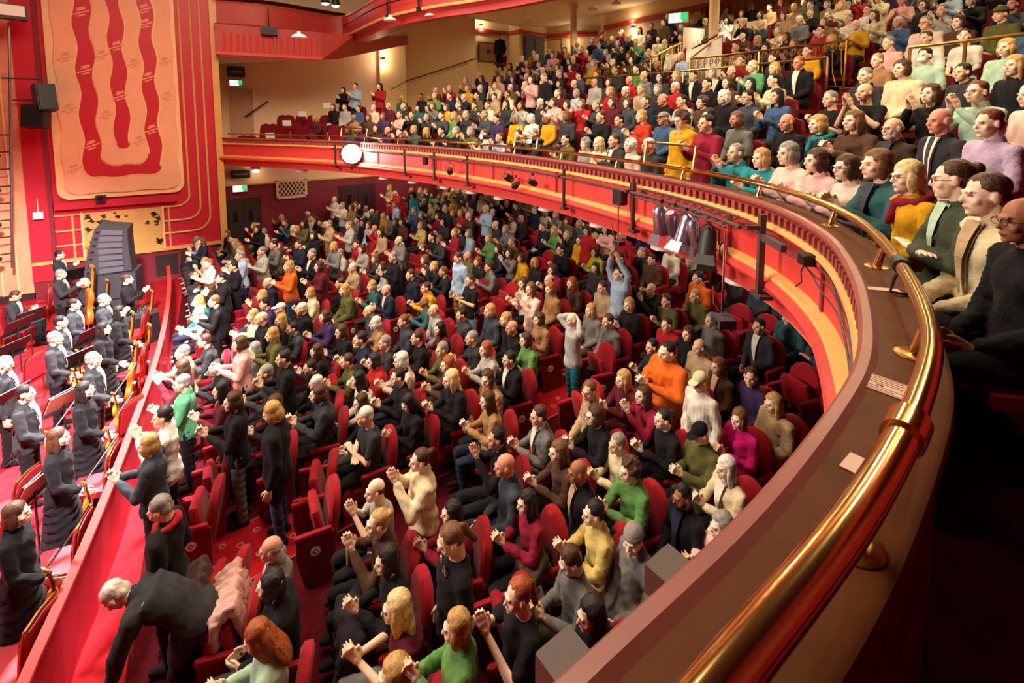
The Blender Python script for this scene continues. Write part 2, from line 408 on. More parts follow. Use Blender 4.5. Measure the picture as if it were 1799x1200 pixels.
mb.prism(rect(-3.46, .6, -3.41, 1.97), fp, .0, .06, PEACHD); mb.prism(rect(-1.45, .6, -1.4, 1.97), fp, .0, .06, PEACHD); mb.build('leaf_panel', PW)
lr = random.Random(3); lm = MB()
for i in range(30):
    u = lr.uniform(-3.35, -1.55); v = lr.uniform(.7, 1.85)
    if i < 20: u, v = (u, lr.choice((lr.uniform(1.7, 1.88), lr.uniform(.66, .9)))) if lr.random() < .6 else (lr.choice((lr.uniform(-3.38, -3.2), lr.uniform(-1.65, -1.5))), v)
    n = 7; s0 = lr.uniform(.04, .11); a0 = lr.uniform(0, 6)
    oo = [(u + s0 * (.55 if k % 2 else 1.2) * math.cos(a0 + k * 2 * PI / n), v + s0 * .8 * (.55 if k % 2 else 1.2) * math.sin(a0 + k * 2 * PI / n)) for k in range(n)]
    lm.prism(oo, fp, .04, .046, DARK)
lm.build('black_leaf_motifs', PW, kind='stuff')
# stage reveal left of the pilaster: vertical timber panels
ws = empty('wall_stage', (0, 0, 0), kind='structure')
for k in range(9):
    x1 = -4.62 - k * .34; mb = MB(); mb.prism(rect(x1 - .31, -.6, x1, 11.5), fp, -.3 - .05 * k, .02 - .05 * k, PLANK)
    mb.tube([(x1 - .325, YP - .02 + .05 * k, -.6), (x1 - .325, YP - .02 + .05 * k, 11.4)], .025, PEACHD, 6); mb.build('timber_panel', ws)
mb = MB(); mb.prism(rect(-9, -.6, -7.6, 11.5), fp, -1.0, -.8, PLANK); mb.build('timber_return', ws)
mb = MB(); mb.prism(rect(-7.6, -.5, -4.62, -.3), fp, -.4, .05, DARK); mb.build('dark_plinth', ws)

# ------------------------------------------------------------------ balcony: tiers, parapet, ledge
NROW = 14; PITCHR = .85; RISE = .33; ZB = 3.32
def row_d(k): return .72 if k == 0 else .85 + PITCHR * k
def row_z(k): return ZB - .07 if k == 0 else ZB + RISE * k
# the back rows stop short of the far wall, where the rear passage runs
ROW_ENDS = {3: 21.4, 4: 20.9, 5: 20.7, 6: 20.5, 7: 20.2, 8: 20.0, 9: 19.9, 10: 19.3, 11: 18.4, 12: 17.3, 13: 16.0, 14: 14.9, 15: 14.6}
def row_end(k): return int(ROW_ENDS.get(k, MLEN) / MLEN * 419)
tiers = MB()
d0 = .22
for k in range(NROW + 2):
    d1 = (1.2 if k == 0 else row_d(k) + .35); z = row_z(k)
    m = BALC
    hi = 420 if k not in ROW_ENDS else row_end(k)
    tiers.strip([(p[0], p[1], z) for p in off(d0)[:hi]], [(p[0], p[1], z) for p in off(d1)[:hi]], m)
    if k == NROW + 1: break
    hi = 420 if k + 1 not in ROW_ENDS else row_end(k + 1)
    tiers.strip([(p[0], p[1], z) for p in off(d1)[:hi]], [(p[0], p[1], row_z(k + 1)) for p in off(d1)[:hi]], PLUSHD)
    d0 = d1
tiers.build('floor_balcony', kind='structure')
mb = MB(); mb.strip([(p[0], p[1], 3.2) for p in off(.05)], [(p[0], p[1], 3.2) for p in off(16.)], mat('balcony_soffit', '#d8b896', .8)); mb.build('ceiling_balcony', kind='structure')

BF = empty('trim_balcony', (0, 0, 0), kind='structure')
def loft(prof, m, name, smooth=True, lo=0, hi=420):
    mb = MB(); 
    for (a, b) in zip(prof[:-1], prof[1:]):
        A = [(p[0], p[1], a[1]) for p in off(a[0])][lo:hi]; B = [(p[0], p[1], b[1]) for p in off(b[0])][lo:hi]
        mb.strip(A, B, m)
    me = mb.mesh(name, False)
    bm = bmesh.new(); bm.from_mesh(me); bmesh.ops.remove_doubles(bm, verts=bm.verts[:], dist=1e-5); bmesh.ops.recalc_face_normals(bm, faces=bm.faces[:]); bm.to_mesh(me); bm.free()
    if smooth:
        me.polygons.foreach_set('use_smooth', [True] * len(me.polygons)); me.set_sharp_from_angle(angle=math.radians(38))
    return link(name, me, BF)
loft([(.045, 4.148), (.05, 4.152), (.228, 4.152), (.242, 4.145), (.246, 4.12), (.235, 4.08), (.22, 4.06), (.22, 3.24)], WOOD, 'wooden_ledge')
loft([(.22, 3.24), (.06, 3.24)], DARK, 'parapet_base')
loft([(.05, 4.152), (.03, 4.165), (.0, 4.160), (-.014, 4.14), (-.010, 4.115), (.012, 4.10), (.022, 4.085), (.03, 4.085)], MOULD, 'ledge_nosing')
loft([(.03, 4.085), (.035, 3.995)], FASCIA, 'dentil_band', False)
loft([(.035, 3.995), (-.005, 3.985), (-.02, 3.965), (-.02, 3.945), (.02, 3.925), (.05, 3.915)], GOLDP, 'gold_band')
loft([(.05, 3.915), (.05, 3.56)], FASCIA, 'red_fascia')
loft([(.05, 3.56), (.0, 3.545), (-.035, 3.535), (-.045, 3.515), (-.04, 3.50)], GOLDP, 'gold_band')
loft([(-.04, 3.50), (-.085, 3.485), (-.10, 3.455), (-.085, 3.42), (-.03, 3.39), (.05, 3.38), (.06, 3.2)], FASCIA, 'red_lip')
# dentils, one by one where they can be told apart, then joined further off
dm = MB(); dm.box((0, 0, 0), (.05, .03, .075), MOULD); dme = dm.mesh('dentil')
far = MB(); a = .6; cnt = 0
while a < MLEN - .3:
    p, n = arc(a, .012, 4.04)
    if 2.0 < a < 10.5:
        o = link('dentil', dme, BF); o.location = p; o.rotation_euler = (0, 0, math.atan2(n.y, n.x) + PI / 2); cnt += 1
    else:
        far.box(p, (.05, .03, .075), MOULD, math.atan2(n.y, n.x) + PI / 2)
    a += .115
far.build('dentil_row', BF, kind='stuff')
# panel joints on the fascia
for a in (4.3, 6.6, 8.3, 10.2, 12.2, 14.3, 16.5, 19.0):
    p, n = arc(a, .045, 3.735); mb = MB(); mb.box(p, (.05, .02, .36), DEEP, math.atan2(n.y, n.x) + PI / 2); mb.build('fascia_joint', BF)
# ------------------------------------------------------------------ locating helpers (real positions along the balcony front)
def proj(p):
    v = cam_inv @ Vector(p); f = -v.z
    return (899.5 + 850 * v.x / f, 273.85 - 850 * v.y / f, f)
bpy.context.view_layer.update(); cam_inv = cam.matrix_world.inverted()

# ------------------------------------------------------------------ brass rail on the ledge
RZ = 4.285
def rail_d(a): return .165 + .03 * min(1, max(0, (near_arc(2.6) - a) / 1.3))
def rail_pts(a0, a1, d=None, z=RZ, step=.12):
    n = max(2, int((a1 - a0) / step)); return [arc(a0 + (a1 - a0) * i / n, rail_d(a0 + (a1 - a0) * i / n) if d is None else d, z)[0] for i in range(n + 1)]
A_J = 4.06      # where the thick tube meets the thin one
def near_arc(x, d=.165):  # arclength for a given x near the camera
    return min(np.linspace(0, 8, 801), key=lambda a: abs(arc(a, d, 0)[0].x - x))
A_J = near_arc(1.31)
rail = empty('brass_rail', arc(A_J, .155, Z_LEDGE)[0], label='polished brass rail on short posts along the wooden balcony ledge', cat='rail')
def rpart(name, mb): 
    o = mb.build(name, rail, smooth=True); o.matrix_parent_inverse = Matrix.Translation(rail.location).inverted(); return o
mb = MB(); mb.tube(rail_pts(A_J - .02, MLEN - .25), .029, BRASS, 14); rpart('thin_tube', mb)
mb = MB(); mb.tube(rail_pts(.2, A_J, step=.08), .0335, BRASS, 20); rpart('thick_tube', mb)
mb = MB(); mb.tube(rail_pts(A_J - .055, A_J + .035, step=.01), .042, BRASS, 24); rpart('collar', mb)
for a in (A_J - .27, A_J - 1.3, near_arc(2.07), near_arc(3.1), near_arc(3.95), 8.0, 9.3, 10.7, 12.2, 13.7, 15.2, 16.7, 18.2, 19.7, 21.2):
    p, n = arc(a, rail_d(a), RZ - .02); q, _ = arc(a, rail_d(a) - .03, Z_LEDGE)
    mb = MB(); mb.tube([q, p], .021, BRASS, 12); rpart('post', mb)
    if a < 9:
        mb = MB(); mb.lathe([(.058, 0), (.058, .006), (.05, .010), (.026, .012)], BRASSD, 20, Matrix.Translation(q)); rpart('flange', mb)
# black cable tie wrapped round the rail
pr, _ = arc(near_arc(2.72), .155, RZ)
mb = MB(); P = rail_pts(near_arc(2.70), near_arc(2.78), step=.01); mb.tube(P, .037, BLACKP, 14)
mb.tube([P[0], P[0] + Vector((-.02, .02, -.05)), P[0] + Vector((-.03, .03, -.12)), P[0] + Vector((.02, -.04, -.126))], .008, BLACKP, 6)
mb.build('cable_wrap', smooth=True, label='black cable wrapped round the brass rail where it bends', cat='cable')
# guard frames in front of the gangways
def guard(a0, a1, lab, h=.30, ups=2):
    t = empty('gangway_guard', arc((a0 + a1) / 2, .16, RZ)[0], label=lab, cat='guard rail')
    def gp(nm, pts):
        mb = MB(); mb.tube(pts, .019, BRASSD, 8); o = mb.build(nm, t, smooth=True); o.matrix_parent_inverse = Matrix.Translation(t.location).inverted()
    gp('top_bar', rail_pts(a0, a1, .2, RZ + h)); 
    for k in range(ups):
        a = a0 + (a1 - a0) * k / (ups - 1)
        gp('upright', [arc(a, .155, RZ)[0], arc(a, .2, RZ + h)[0]])
    return t
def arc_px(px, d, z, lo=4.5, hi=None):
    return min(np.linspace(lo, hi or MLEN, 900), key=lambda a: abs(proj(arc(a, d, z)[0])[0] - px))
guard(arc_px(1222, .2, 4.6), arc_px(1136, .2, 4.6), 'brass guard frame above the rail in front of the person in mustard coat')
guard(arc_px(945, .2, 4.5), arc_px(905, .2, 4.5), 'small brass guard frame on the rail beside the green-lit lamp', .2)
guard(arc_px(645, .2, 4.5), arc_px(600, .2, 4.5), 'pale guard frame on the rail just above the dazzling follow spot', .25)

# papers on the ledge
def slip(name, c, sx, sy, rz, lab, cat, lines=0):
    t = empty(name, (c[0], c[1], 4.1535), rz, label=lab, cat=cat)
    mb = MB(); mb.box((0, 0, .0012), (sx, sy, .0018), PAPER); mb.build('sheet', t)
    if lines:
        k = MB(); r_ = random.Random(2)
        for i in range(lines):
            L = sy * r_.uniform(.45, .75) if i else sy * .6
            k.box((-sx * .36 + i * sx * .72 / (lines - 1), r_.uniform(-.1, .05) * sy, .0024), (.0032 if i != 2 else .008, L if i != 2 else L * .25, .0006), INK)
        k.box((sx * .45, 0, .0024), (.002, sy * .9, .0006), INK); k.box((-sx * .45, 0, .0024), (.002, sy * .9, .0006), INK)
        k.build('printed_lines', t, kind='stuff')
    return t
slip('notice_card', (1.744, 0.609), .105, .15, .12, 'pinkish printed notice card lying beside the collar of the brass rail', 'card', 7)
slip('paper_slip', (2.708, 0.975), .045, .14, .75, 'narrow blank paper slip on the ledge near the second brass post', 'paper')
slip('paper_slip', (1.286, 0.492), .075, .045, .1, 'small folded paper half hidden under the thick brass tube', 'paper')

# ------------------------------------------------------------------ lamps and hardware on the balcony front
ORI = lambda n: math.atan2(n.y, n.x) + PI / 2
def bracket(px, lab, ztop=4.05, big=False):
    a = arc_px(px, -.13, 3.7); p, n = arc(a, -.13, 0); t = empty('lamp_bracket', (p.x, p.y, 3.34), ORI(n), label=lab, cat='bracket')
    wd = .055 if big else .04
    mb = MB(); mb.box((0, 0, (ztop - 3.34) / 2), (wd, .05, ztop - 3.34), STEEL); mb.build('upright', t)
    mb = MB(); mb.box((0, -.02, .02), (.13 if not big else .19, .12, .035), STEEL); mb.build('foot', t)
    mb = MB(); mb.box((0, .07, ztop - 3.34 - .12), (.035, .13, .035), STEEL); mb.build('clamp', t)
    if big:
        mb = MB(); mb.box((-.20, 0, ztop - 3.34 - .20), (.40, .045, .06), STEEL); mb.build('side_arm', t)
    return a
bracket(1336, 'tall brown steel bracket with side arm on the near balcony front', 4.10, True)
for px, lab in ((1112, 'steel bracket on the red fascia beside the cluster of silver lamps'), (990, 'steel bracket below the rail, second along from the silver lamps'), (820, 'thin steel bracket beside the black moving lamps'), (762, 'thin steel bracket, second along from the dazzling follow spot'), (710, 'thin steel bracket nearest the dazzling follow spot'), (588, 'thin steel bracket on the stage side of the dazzling follow spot')):
    bracket(px, lab)
a0, a1 = arc_px(1300, -.2, 3.92), arc_px(600, -.2, 3.92)
mb = MB(); mb.tube([arc(a0 + (a1 - a0) * i / 70, -.20, 3.915)[0] for i in range(71)], .021, STEEL, 8)
fb_ = mb.build('lamp_bar', smooth=True, label='long dark pipe carrying lamps along the red balcony front', cat='bar')
# ladder truss behind the lamps
mb = MB(); a2, a3 = arc_px(1292, -.16, 3.95), arc_px(1125, -.16, 3.95); N_ = 12
for d, z in ((-.13, 3.98), (-.26, 3.88)): mb.tube([arc(a2 + (a3 - a2) * i / 30, d, z)[0] for i in range(31)], .012, STEEL, 6)
for i in range(N_):
    u = a2 + (a3 - a2) * i / N_; v = a2 + (a3 - a2) * (i + 1) / N_
    mb.tube([arc(u, -.13, 3.98)[0], arc((u + v) / 2, -.26, 3.88)[0], arc(v, -.13, 3.98)[0]], .007, STEEL, 5)
mb.build('ladder_truss', smooth=True, label='slim ladder truss above the silver lamps on the balcony front', cat='truss')
def par_can(px, z, m, lab, tilt=.5, s=1.0, yaw=0, d=-.24, barn=True):
    a = arc_px(px, d, z); p, n = arc(a, d, z); t = empty('stage_lamp', p, ORI(n) + yaw, label=lab, cat='lamp')
    M = Matrix.Rotation(-tilt, 4, 'X')
    mb = MB(); mb.lathe([(.0, .17), (.045, .165), (.07, .13), (.078, .05), (.085, -.12), (.082, -.14), (.074, -.13), (.07, -.10), (.0, -.09)][1:], m, 18, M @ Matrix.Scale(s, 4)); mb.build('can', t, smooth=True)
    mb = MB(); mb.tube([Vector((-.10, 0, .0)) * s, Vector((-.10, 0, .14)) * s, Vector((0, 0, .20)) * s, Vector((.10, 0, .14)) * s, Vector((.10, 0, 0)) * s], .009 * s, m, 6); mb.build('yoke', t, smooth=True)
    mb = MB(); mb.box((0, 0, .22 * s), (.03, .05, .05), STEEL); mb.build('clamp', t)
    if barn:
        for k in range(2):
            R_ = M @ Matrix.Rotation(k * PI, 4, 'Z')
            b = MB(); b.add([R_ @ Vector(q) * s for q in ((-.075, .075, -.13), (.075, .075, -.13), (.10, .13, -.24), (-.10, .13, -.24), (-.075, .08, -.13), (.075, .08, -.13), (.10, .135, -.24), (-.10, .135, -.24))], [(0, 1, 2, 3), (7, 6, 5, 4), (0, 4, 5, 1), (2, 6, 7, 3), (1, 5, 6, 2), (0, 3, 7, 4)], m); b.build('barn_door', t)
    return t
par_can(1160, 3.66, ALU, 'tall silver stage lamp at the outer end of the lamp cluster', .15, 1.15)
par_can(1183, 3.68, ALU, 'silver stage lamp, second of the cluster under the ladder truss', .5, 1.05, .4)
par_can(1203, 3.66, ALU, 'silver stage lamp, third of the cluster under the ladder truss', -.3, 1.1, .2)
par_can(1222, 3.66, ALU, 'silver stage lamp beside the black hooded lamp', .3, 1.0, -.3)
par_can(1242, 3.62, BLACKP, 'black hooded stage lamp hanging at the end of the silver cluster', -.5, 1.1, .9)
for px, z, s, lab, yw in ((893, 3.72, .9, 'black moving lamp under the lamp bar on the balcony front', .5), (905, 3.6, .8, 'black lamp lying low on the fascia below the lamp bar', 1.2), (790, 3.66, .9, 'black lamp on the fascia between two thin brackets', .9), (935, 3.72, .7, 'small black lamp just past the black moving lamp', .2)):
    par_can(px, z, BLACKP, lab, 1.2, s, yw, -.25, False)
def box_speaker(px, z, d, size, lab, m=BLACKP, cable=True):
    a = arc_px(px, d, z); p, n = arc(a, d, z); t = empty('box_speaker', p, ORI(n) + .25, label=lab, cat='speaker')
    mb = MB(); mb.box((0, 0, 0), size, m); o = mb.build('cabinet', t)
    mb = MB(); mb.box((0, size[1] / 2 + .004, 0), (size[0] * .86, .008, size[2] * .86), BLACK); mb.build('grille', t)
    if cable: mb = MB(); mb.tube([(0, .02, -size[2] / 2), (.02, .03, -size[2] / 2 - .06), (-.03, .05, -size[2] / 2 - .12), (.02, .06, -size[2] / 2 - .17)], .006, BLACKP, 5); mb.build('cable', t)
box_speaker(1417, 3.93, -.06, (.10, .08, .08), 'small black box speaker under the dentils of the near balcony front')
box_speaker(1088, 3.80, -.16, (.17, .13, .22), 'black box lamp hung on the balcony front beside a thin pole', cable=False)
box_speaker(747, 3.80, -.16, (.10, .10, .18), 'small black box on the fascia between thin brackets near the spot', cable=False)
box_speaker(1112, 3.98, -.1, (.08, .05, .1), 'tiny black junction box on top of the fascia bracket', cable=False)
def hang_pole(px, ztop, zbot, d, lab, bw):
    a = arc_px(px, d, ztop); p, n = arc(a, d, ztop); t = empty('hanging_pole', (p.x, p.y, zbot), ORI(n), label=lab, cat='pole')
    mb = MB(); mb.tube([(0, 0, 0), (0, 0, ztop - zbot)], .012, CHROME, 8); mb.build('tube', t, smooth=True)
    mb = MB(); mb.box((-.03, 0, -.06), (bw, bw * .8, bw * .42), GREY); mb.box((-.03, bw * .4, -.06), (bw * .5, .03, bw * .2), BLACKP); mb.build('projector_box', t)
    mb = MB(); mb.tube([(bw * .3, 0, 0), (bw * .55, .03, .05), (bw * .75, .03, .22)], .008, CHROME, 6); mb.build('cable', t)
hang_pole(1274, 3.88, 3.06, -.33, 'pale hanging pole with grey box below the tall bracket', .20)
hang_pole(1086, 3.75, 3.22, -.22, 'thin pale hanging pole with small grey box under the black box lamp', .14)
# loose cables looped along the fascia
mb = MB(); r_ = random.Random(9)
for k in range(4):
    pts = []
    a_s, a_e = arc_px(1430, -.05, 3.8, 3), arc_px(1290, -.05, 3.9)
    for i in range(34):
        u = i / 33; pts.append(arc(near_arc(1.9) + (a_e - near_arc(1.9)) * u, -.0 - .012 * k - .015 * math.sin(u * 9 + k), 3.90 - .02 * k + .022 * math.sin(u * 23 + k * 2))[0])
    mb.tube(pts, .0065, STEEL, 5)
mb.build('cable_run', smooth=True, kind='stuff', label='loose dark cables looped along the near red fascia', cat='cables')
mb = MB(); pts = []
q, n = arc(arc_px(1262, -.15, 3.6), -.1, 3.6)
for i in range(24):
    u = i / 23 * 2 * PI * .85; pts.append(q + Vector((n.y, -n.x, 0)) * .07 * math.cos(u) + Vector((0, 0, .09 * math.sin(u) - .05)))
mb.tube(pts, .008, BLACKP, 6); mb.build('cable_loop', smooth=True, label='black cable loop hanging in front of the red fascia', cat='cable')
# follow spot
def lantern(px, z, d, lab, lens, r, aim, name='follow_spot', L=.5):
    a = arc_px(px, d, z); p, n = arc(a, d, z); dirn = (Vector(aim) - p).normalized()
    t = empty(name, p, 0, label=lab, cat='spotlight')
    R_ = dirn.to_track_quat('Z', 'Y').to_matrix().to_4x4()
    mb = MB(); mb.lathe([(r * .6, -L), (r * 1.0, -L * .8), (r * 1.1, -.05), (r * 1.2, 0), (r * 1.05, .0)], BLACKP, 18, R_); mb.build('housing', t, smooth=True)
    mb = MB(); mb.lathe([(r, .0), (r, .012), (r * .6, .03), (.01, .035)], lens, 18, R_); mb.build('lens', t, smooth=True)
    mb = MB(); mb.tube([(0, 0, -r), (0, 0, -r - .2)], .025, BLACK, 6); mb.build('stand', t)
    return t
lantern(617, 3.82, -.22, 'dazzling white follow spot on the far balcony front', FOLLOW, .27, (0, 0, 5.0), L=.55)
lantern(932, 4.45, .25, 'small green-white beam lamp on the far rail, the nearer of two', GREENB, .055, (-2, 9, 5.2), 'beam_lamp', .3)
lantern(845, 4.45, .25, 'small green-white beam lamp on the far rail, the further of two', GREENB, .045, (-2, 9, 5.2), 'beam_lamp', .3)
# dish lamps under the balcony lip
proto = None
for i, (px, lab) in enumerate(((1165, 'white dish lamp below the silver stage lamps'), (1052, 'white dish lamp under the balcony lip below the thin hanging pole'), (960, 'white dish lamp under the lip below the second steel bracket'), (880, 'white dish lamp under the lip below the black moving lamp'), (830, 'white dish lamp under the lip below the thin bracket'), (783, 'white dish lamp under the lip, below the box between brackets'), (727, 'white dish lamp under the lip below the bracket nearest the spot'), (675, 'white dish lamp under the lip just past the dazzling spot'), (530, 'white dish lamp under the lip over the lattice grille'), (447, 'white dish lamp under the lip above the double doors'), (1300, 'white dish lamp under the near balcony lip behind the tall bracket'))):
    a = arc_px(px, .30, 3.15, 4.2); p, n = arc(a, .30, 3.10)
    if proto is None:
        t = empty('ceiling_lamp', p, 0, label=lab, cat='lamp', group='dish lamps under the balcony lip')
        mb = MB(); mb.lathe([(.05, .11), (.06, .09), (.13, .07), (.165, .03), (.17, .0), (.16, .0), (.15, .02)], WHITE, 20); mb.build('shade', t, smooth=True)
        mb = MB(); mb.lathe([(.15, .012), (.14, .025), (.08, .03)], GLOW, 20); mb.build('diffuser', t, smooth=True); proto = t
    else:
        t = copy_tree(proto); t.location = p; t['label'] = lab

# ------------------------------------------------------------------ walls: doors, signs, lamps
def on_far(y, px, py):
    """point on plane c = y seen at a picture position"""
    d = cam.matrix_world.to_3x3() @ Vector(((px - 899.5) / 850, -(py - 273.85) / 850, -1)); k = y / d.y
    return Vector((d.x * k, y, CAM_Z + d.z * k))
def double_door(name, c, wd, h, m, lab, parent_y):
    t = empty(name, c, 0, kind='structure')
    mb = MB(); mb.box((0, -.02, h / 2), (wd + .16, .06, h + .1), mat('door_frame', '#3b0f12', .5)); mb.build('frame', t)
    for s in (-1, 1):
        mb = MB(); mb.box((s * wd / 4, -.06, h / 2), (wd / 2 - .02, .04, h - .04), m); lf = mb.build('leaf', t)
        mb = MB(); mb.box((s * .07, -.10, h * .55), (.03, .03, .25), CHROME); mb.build('handle', lf)
        mb = MB(); mb.box((s * wd / 4, -.085, h * .72), (.14, .012, .4), GLASS); mb.build('vision_panel', lf)
double_door('door_1', (.90, 20.0, -.30), 1.0, 2.15, DARK, '', 0)
double_door('door_2', (5.0, 20.0, .12), 1.3, 1.9, mat('dark_maroon_door', '#3a0d18', .5), '', 0)
t = empty('door_3', (1.12, 22.5, 4.0), kind='structure')
mb = MB(); mb.box((0, -.02, 1.0), (1.0, .05, 2.05), CREAMP); mb.build('frame', t); mb = MB(); mb.box((0, -.05, 1.0), (.86, .04, 1.95), mat('beige_door', '#b98f6c', .6)); l_ = mb.build('leaf', t); mb = MB(); mb.box((.34, -.09, .95), (.03, .04, .2), CHROME); mb.build('handle', l_)
t = empty('door_4', (16.6, 24.15, 7.2), kind='structure')
mb = MB(); mb.box((0, -.03, 1.15), (1.5, .06, 2.3), mat('grey_blue_door', '#3a3a42', .5)); mb.build('frame', t)
for s in (-1, 1):
    mb = MB(); mb.box((s * .34, -.08, 1.1), (.62, .04, 2.1), mat('grey_blue_door', '#3a3a42', .5)); l_ = mb.build('leaf', t); mb = MB(); mb.box((s * .08, -.12, 1.0), (.03, .03, .25), CHROME); mb.build('handle', l_)
def wall_sign(name, c, sx, sz, face, lab, cat, txt=None, tcol=SIGNT, ty=.0, extra=None):
    t = empty(name, c, 0, label=lab, cat=cat)
    mb = MB(); mb.box((0, -.02, 0), (sx, .04, sz), face); mb.build('board', t)
    if txt:
        mb = MB(); [mb.box(((i - 3.5) * sx * .085, -.042, 0), (sx * .05, .006, sz * (.2 + .05 * (i % 2))), tcol) for i in range(8)]; mb.build('worn_lettering', t, kind='stuff')
    return t
def exit_sign(c, lab, rz=0, s=1.0):
    t = empty('exit_sign', c, rz, label=lab, cat='sign'); t.scale = (s, s, s)
    mb = MB(); mb.box((0, -.03, 0), (.46, .06, .24), WHITE); mb.build('case', t)
    mb = MB(); mb.box((-.06, -.065, 0), (.30, .01, .2), EXITW); mb.build('white_panel', t)
    mb = MB(); mb.box((.13, -.068, .02), (.15, .012, .16), EXITG); mb.build('green_panel', t)
    # running figure and arrow, cut as thin plates
    mb = MB(); mb.lathe([(.016, -.004), (.016, .004)], EXITG, 10, Matrix.Translation((-.10, -.075, .06)) @ Matrix.Rotation(PI / 2, 4, 'X'))
    mb.tube([(-.10, -.075, .04), (-.11, -.075, -.01), (-.07, -.075, -.03), (-.075, -.075, -.08)], .010, EXITG, 5); mb.tube([(-.11, -.075, -.01), (-.15, -.075, -.06)], .010, EXITG, 5)
    mb.tube([(-.14, -.075, .02), (-.10, -.075, .035), (-.06, -.075, .015)], .008, EXITG, 5); mb.tube([(0, -.075, 0), (.04, -.075, 0)], .01, EXITG, 5); mb.build('running_figure', t)
exit_sign(on_far(19.9, 421, 331), 'green and white exit sign over the dark stalls double doors')
exit_sign(on_far(22.4, 414, 146), 'green and white exit sign on the cream wall above the beige circle door')
exit_sign((12.6, 10.35, 7.95), 'green and white exit sign above the bright circle gangway', -1.05, 1.3)
wall_sign('dark_sign', on_far(19.85, 422, 306), .62, .30, SIGNB, 'dark lettered sign board on the cream frieze above the stalls exit sign', 'sign', True)
wall_sign('dark_sign', on_far(22.4, 414, 126), .62, .42, SIGNB, 'dark lettered sign board on the cream wall above the upper exit sign', 'sign', True)
for px, py, y, lab in ((380, 100, 22.35, 'small dark blue lamp high on the wall beside the gold pilaster'), (384, 308, 19.9, 'small dark lamp on the cream frieze beside the gold pilaster')):
    t = empty('wall_lamp', on_far(y, px, py), label=lab, cat='lamp'); mb = MB(); mb.box((0, -.05, 0), (.2, .1, .2), mat('dark_blue', '#231d38', .5)); mb.build('body', t); mb = MB(); mb.lathe([(.06, 0), (.05, .03), (.02, .035)], GLASS, 12, Matrix.Translation((0, -.1, 0)) @ Matrix.Rotation(PI / 2, 4, 'X')); mb.build('lens', t)
# lattice grille
g = empty('lattice_grille', on_far(19.95, 512, 331), label='cream lattice grille on the maroon far wall of the stalls', cat='grille')
mb = MB(); mb.box((0, -.01, 0), (1.0, .02, .66), DARK); mb.build('backing', g)
mb = MB()
for sx, sz, x, z in ((1.06, .07, 0, .33), (1.06, .07, 0, -.33), (.07, .7, -.5, 0), (.07, .7, .5, 0)): mb.box((x, -.04, z), (sx, .05, sz), CREAMP)
mb.build('frame', g)
mb = MB()
for k in range(-6, 7):
    for s in (-1, 1):
        x = k * .14; lo, hi = -.30, .30
        a = Vector((x - s * .2, 0, lo)); b = Vector((x + s * .2, 0, hi))
        ts = [t for t in np.linspace(0, 1, 25) if abs((a + (b - a) * t).x) < .47]
        if len(ts) > 2: mb.tube([a + (b - a) * ts[0] + Vector((0, -.035, 0)), a + (b - a) * ts[-1] + Vector((0, -.035, 0))], .018, CREAMP, 4)
mb.build('lattice', g)
def sconce(c, lab, rz=0, power=14):
    t = empty('wall_sconce', c, rz, label=lab, cat='wall lamp')
    mb = MB(); mb.lathe([(.05, -.09), (.10, -.06), (.11, .06), (.05, .09)], CHROME, 14, Matrix.Translation((0, -.10, 0))); mb.build('body', t, smooth=True)
    for s in (1, -1):
        mb = MB(); mb.lathe([(.075, 0), (.085, .05 * s), (.02, .07 * s)], GLOW, 14, Matrix.Translation((0, -.10, .09 * s))); mb.build('bulb', t, smooth=True)
    l = lamp('sconce_light', 'POINT', Vector(c) + Matrix.Rotation(rz, 3, 'Z') @ Vector((0, -.22, .3)), None, power, WARM, .06)
    l = lamp('sconce_light', 'POINT', Vector(c) + Matrix.Rotation(rz, 3, 'Z') @ Vector((0, -.22, -.3)), None, power, WARM, .06)
sconce(on_far(22.28, 671, 103), 'glowing wall sconce on the cream pier above the standing people')
sconce(on_far(25.35, 843, 44), 'glowing wall sconce in the recess beside the framed poster')
sconce((17.75, 17.2, 9.15), 'glowing wall sconce high on the rear wall beyond the cream column', -PI / 2)
sconce((18.35, 22.4, 9.2), 'glowing wall sconce beside the dark rear double door', -PI / 2 - .5, 8)
for px, py, lab in ((449, 297, 'glowing lamp under the balcony near the dark sign board'), (635, 304, 'glowing lamp under the balcony just past the follow spot')):
    p = on_far(19.7, px, py); t = empty('wall_lamp', (p.x, p.y, 2.85), label=lab, cat='lamp'); mb = MB(); mb.lathe([(.1, 0), (.12, .06), (.05, .1)], GLOW, 14); mb.build('bulb', t, smooth=True); mb = MB(); mb.box((0, .1, .05), (.08, .2, .06), BRASSD); mb.build('arm', t)
# framed poster and handrail on the far circle wall
t = empty('framed_poster', on_far(25.35, 856, 92), label='brown framed poster in the recess under the wall sconce', cat='poster')
mb = MB(); mb.box((0, -.02, 0), (1.25, .04, 1.15), mat('frame_wood', '#5a3d22', .5)); mb.build('frame', t); mb = MB(); mb.box((0, -.045, 0), (1.1, .01, 1.0), mat('poster_tan', '#a07c50', .7)); mb.build('print', t); mb = MB(); mb.box((.05, -.052, .05), (.3, .008, .22), mat('poster_blot', '#4a3828', .7)); mb.build('printed_shape', t)
mb = MB(); mb.tube([on_far(22.3, px, py) for px, py in ((685, 158), (712, 143), (835, 103))], .03, WALNUT, 6)
mb.build('wall_handrail', smooth=True, label='dark sloping handrail on the cream far wall of the circle', cat='handrail')
mb = MB(); mb.tube([on_far(22.3, px, py) for px, py in ((430, 205), (470, 178))], .03, WALNUT, 6); mb.build('wall_handrail', smooth=True, label='short dark handrail on the wall beside the beige circle door', cat='handrail')
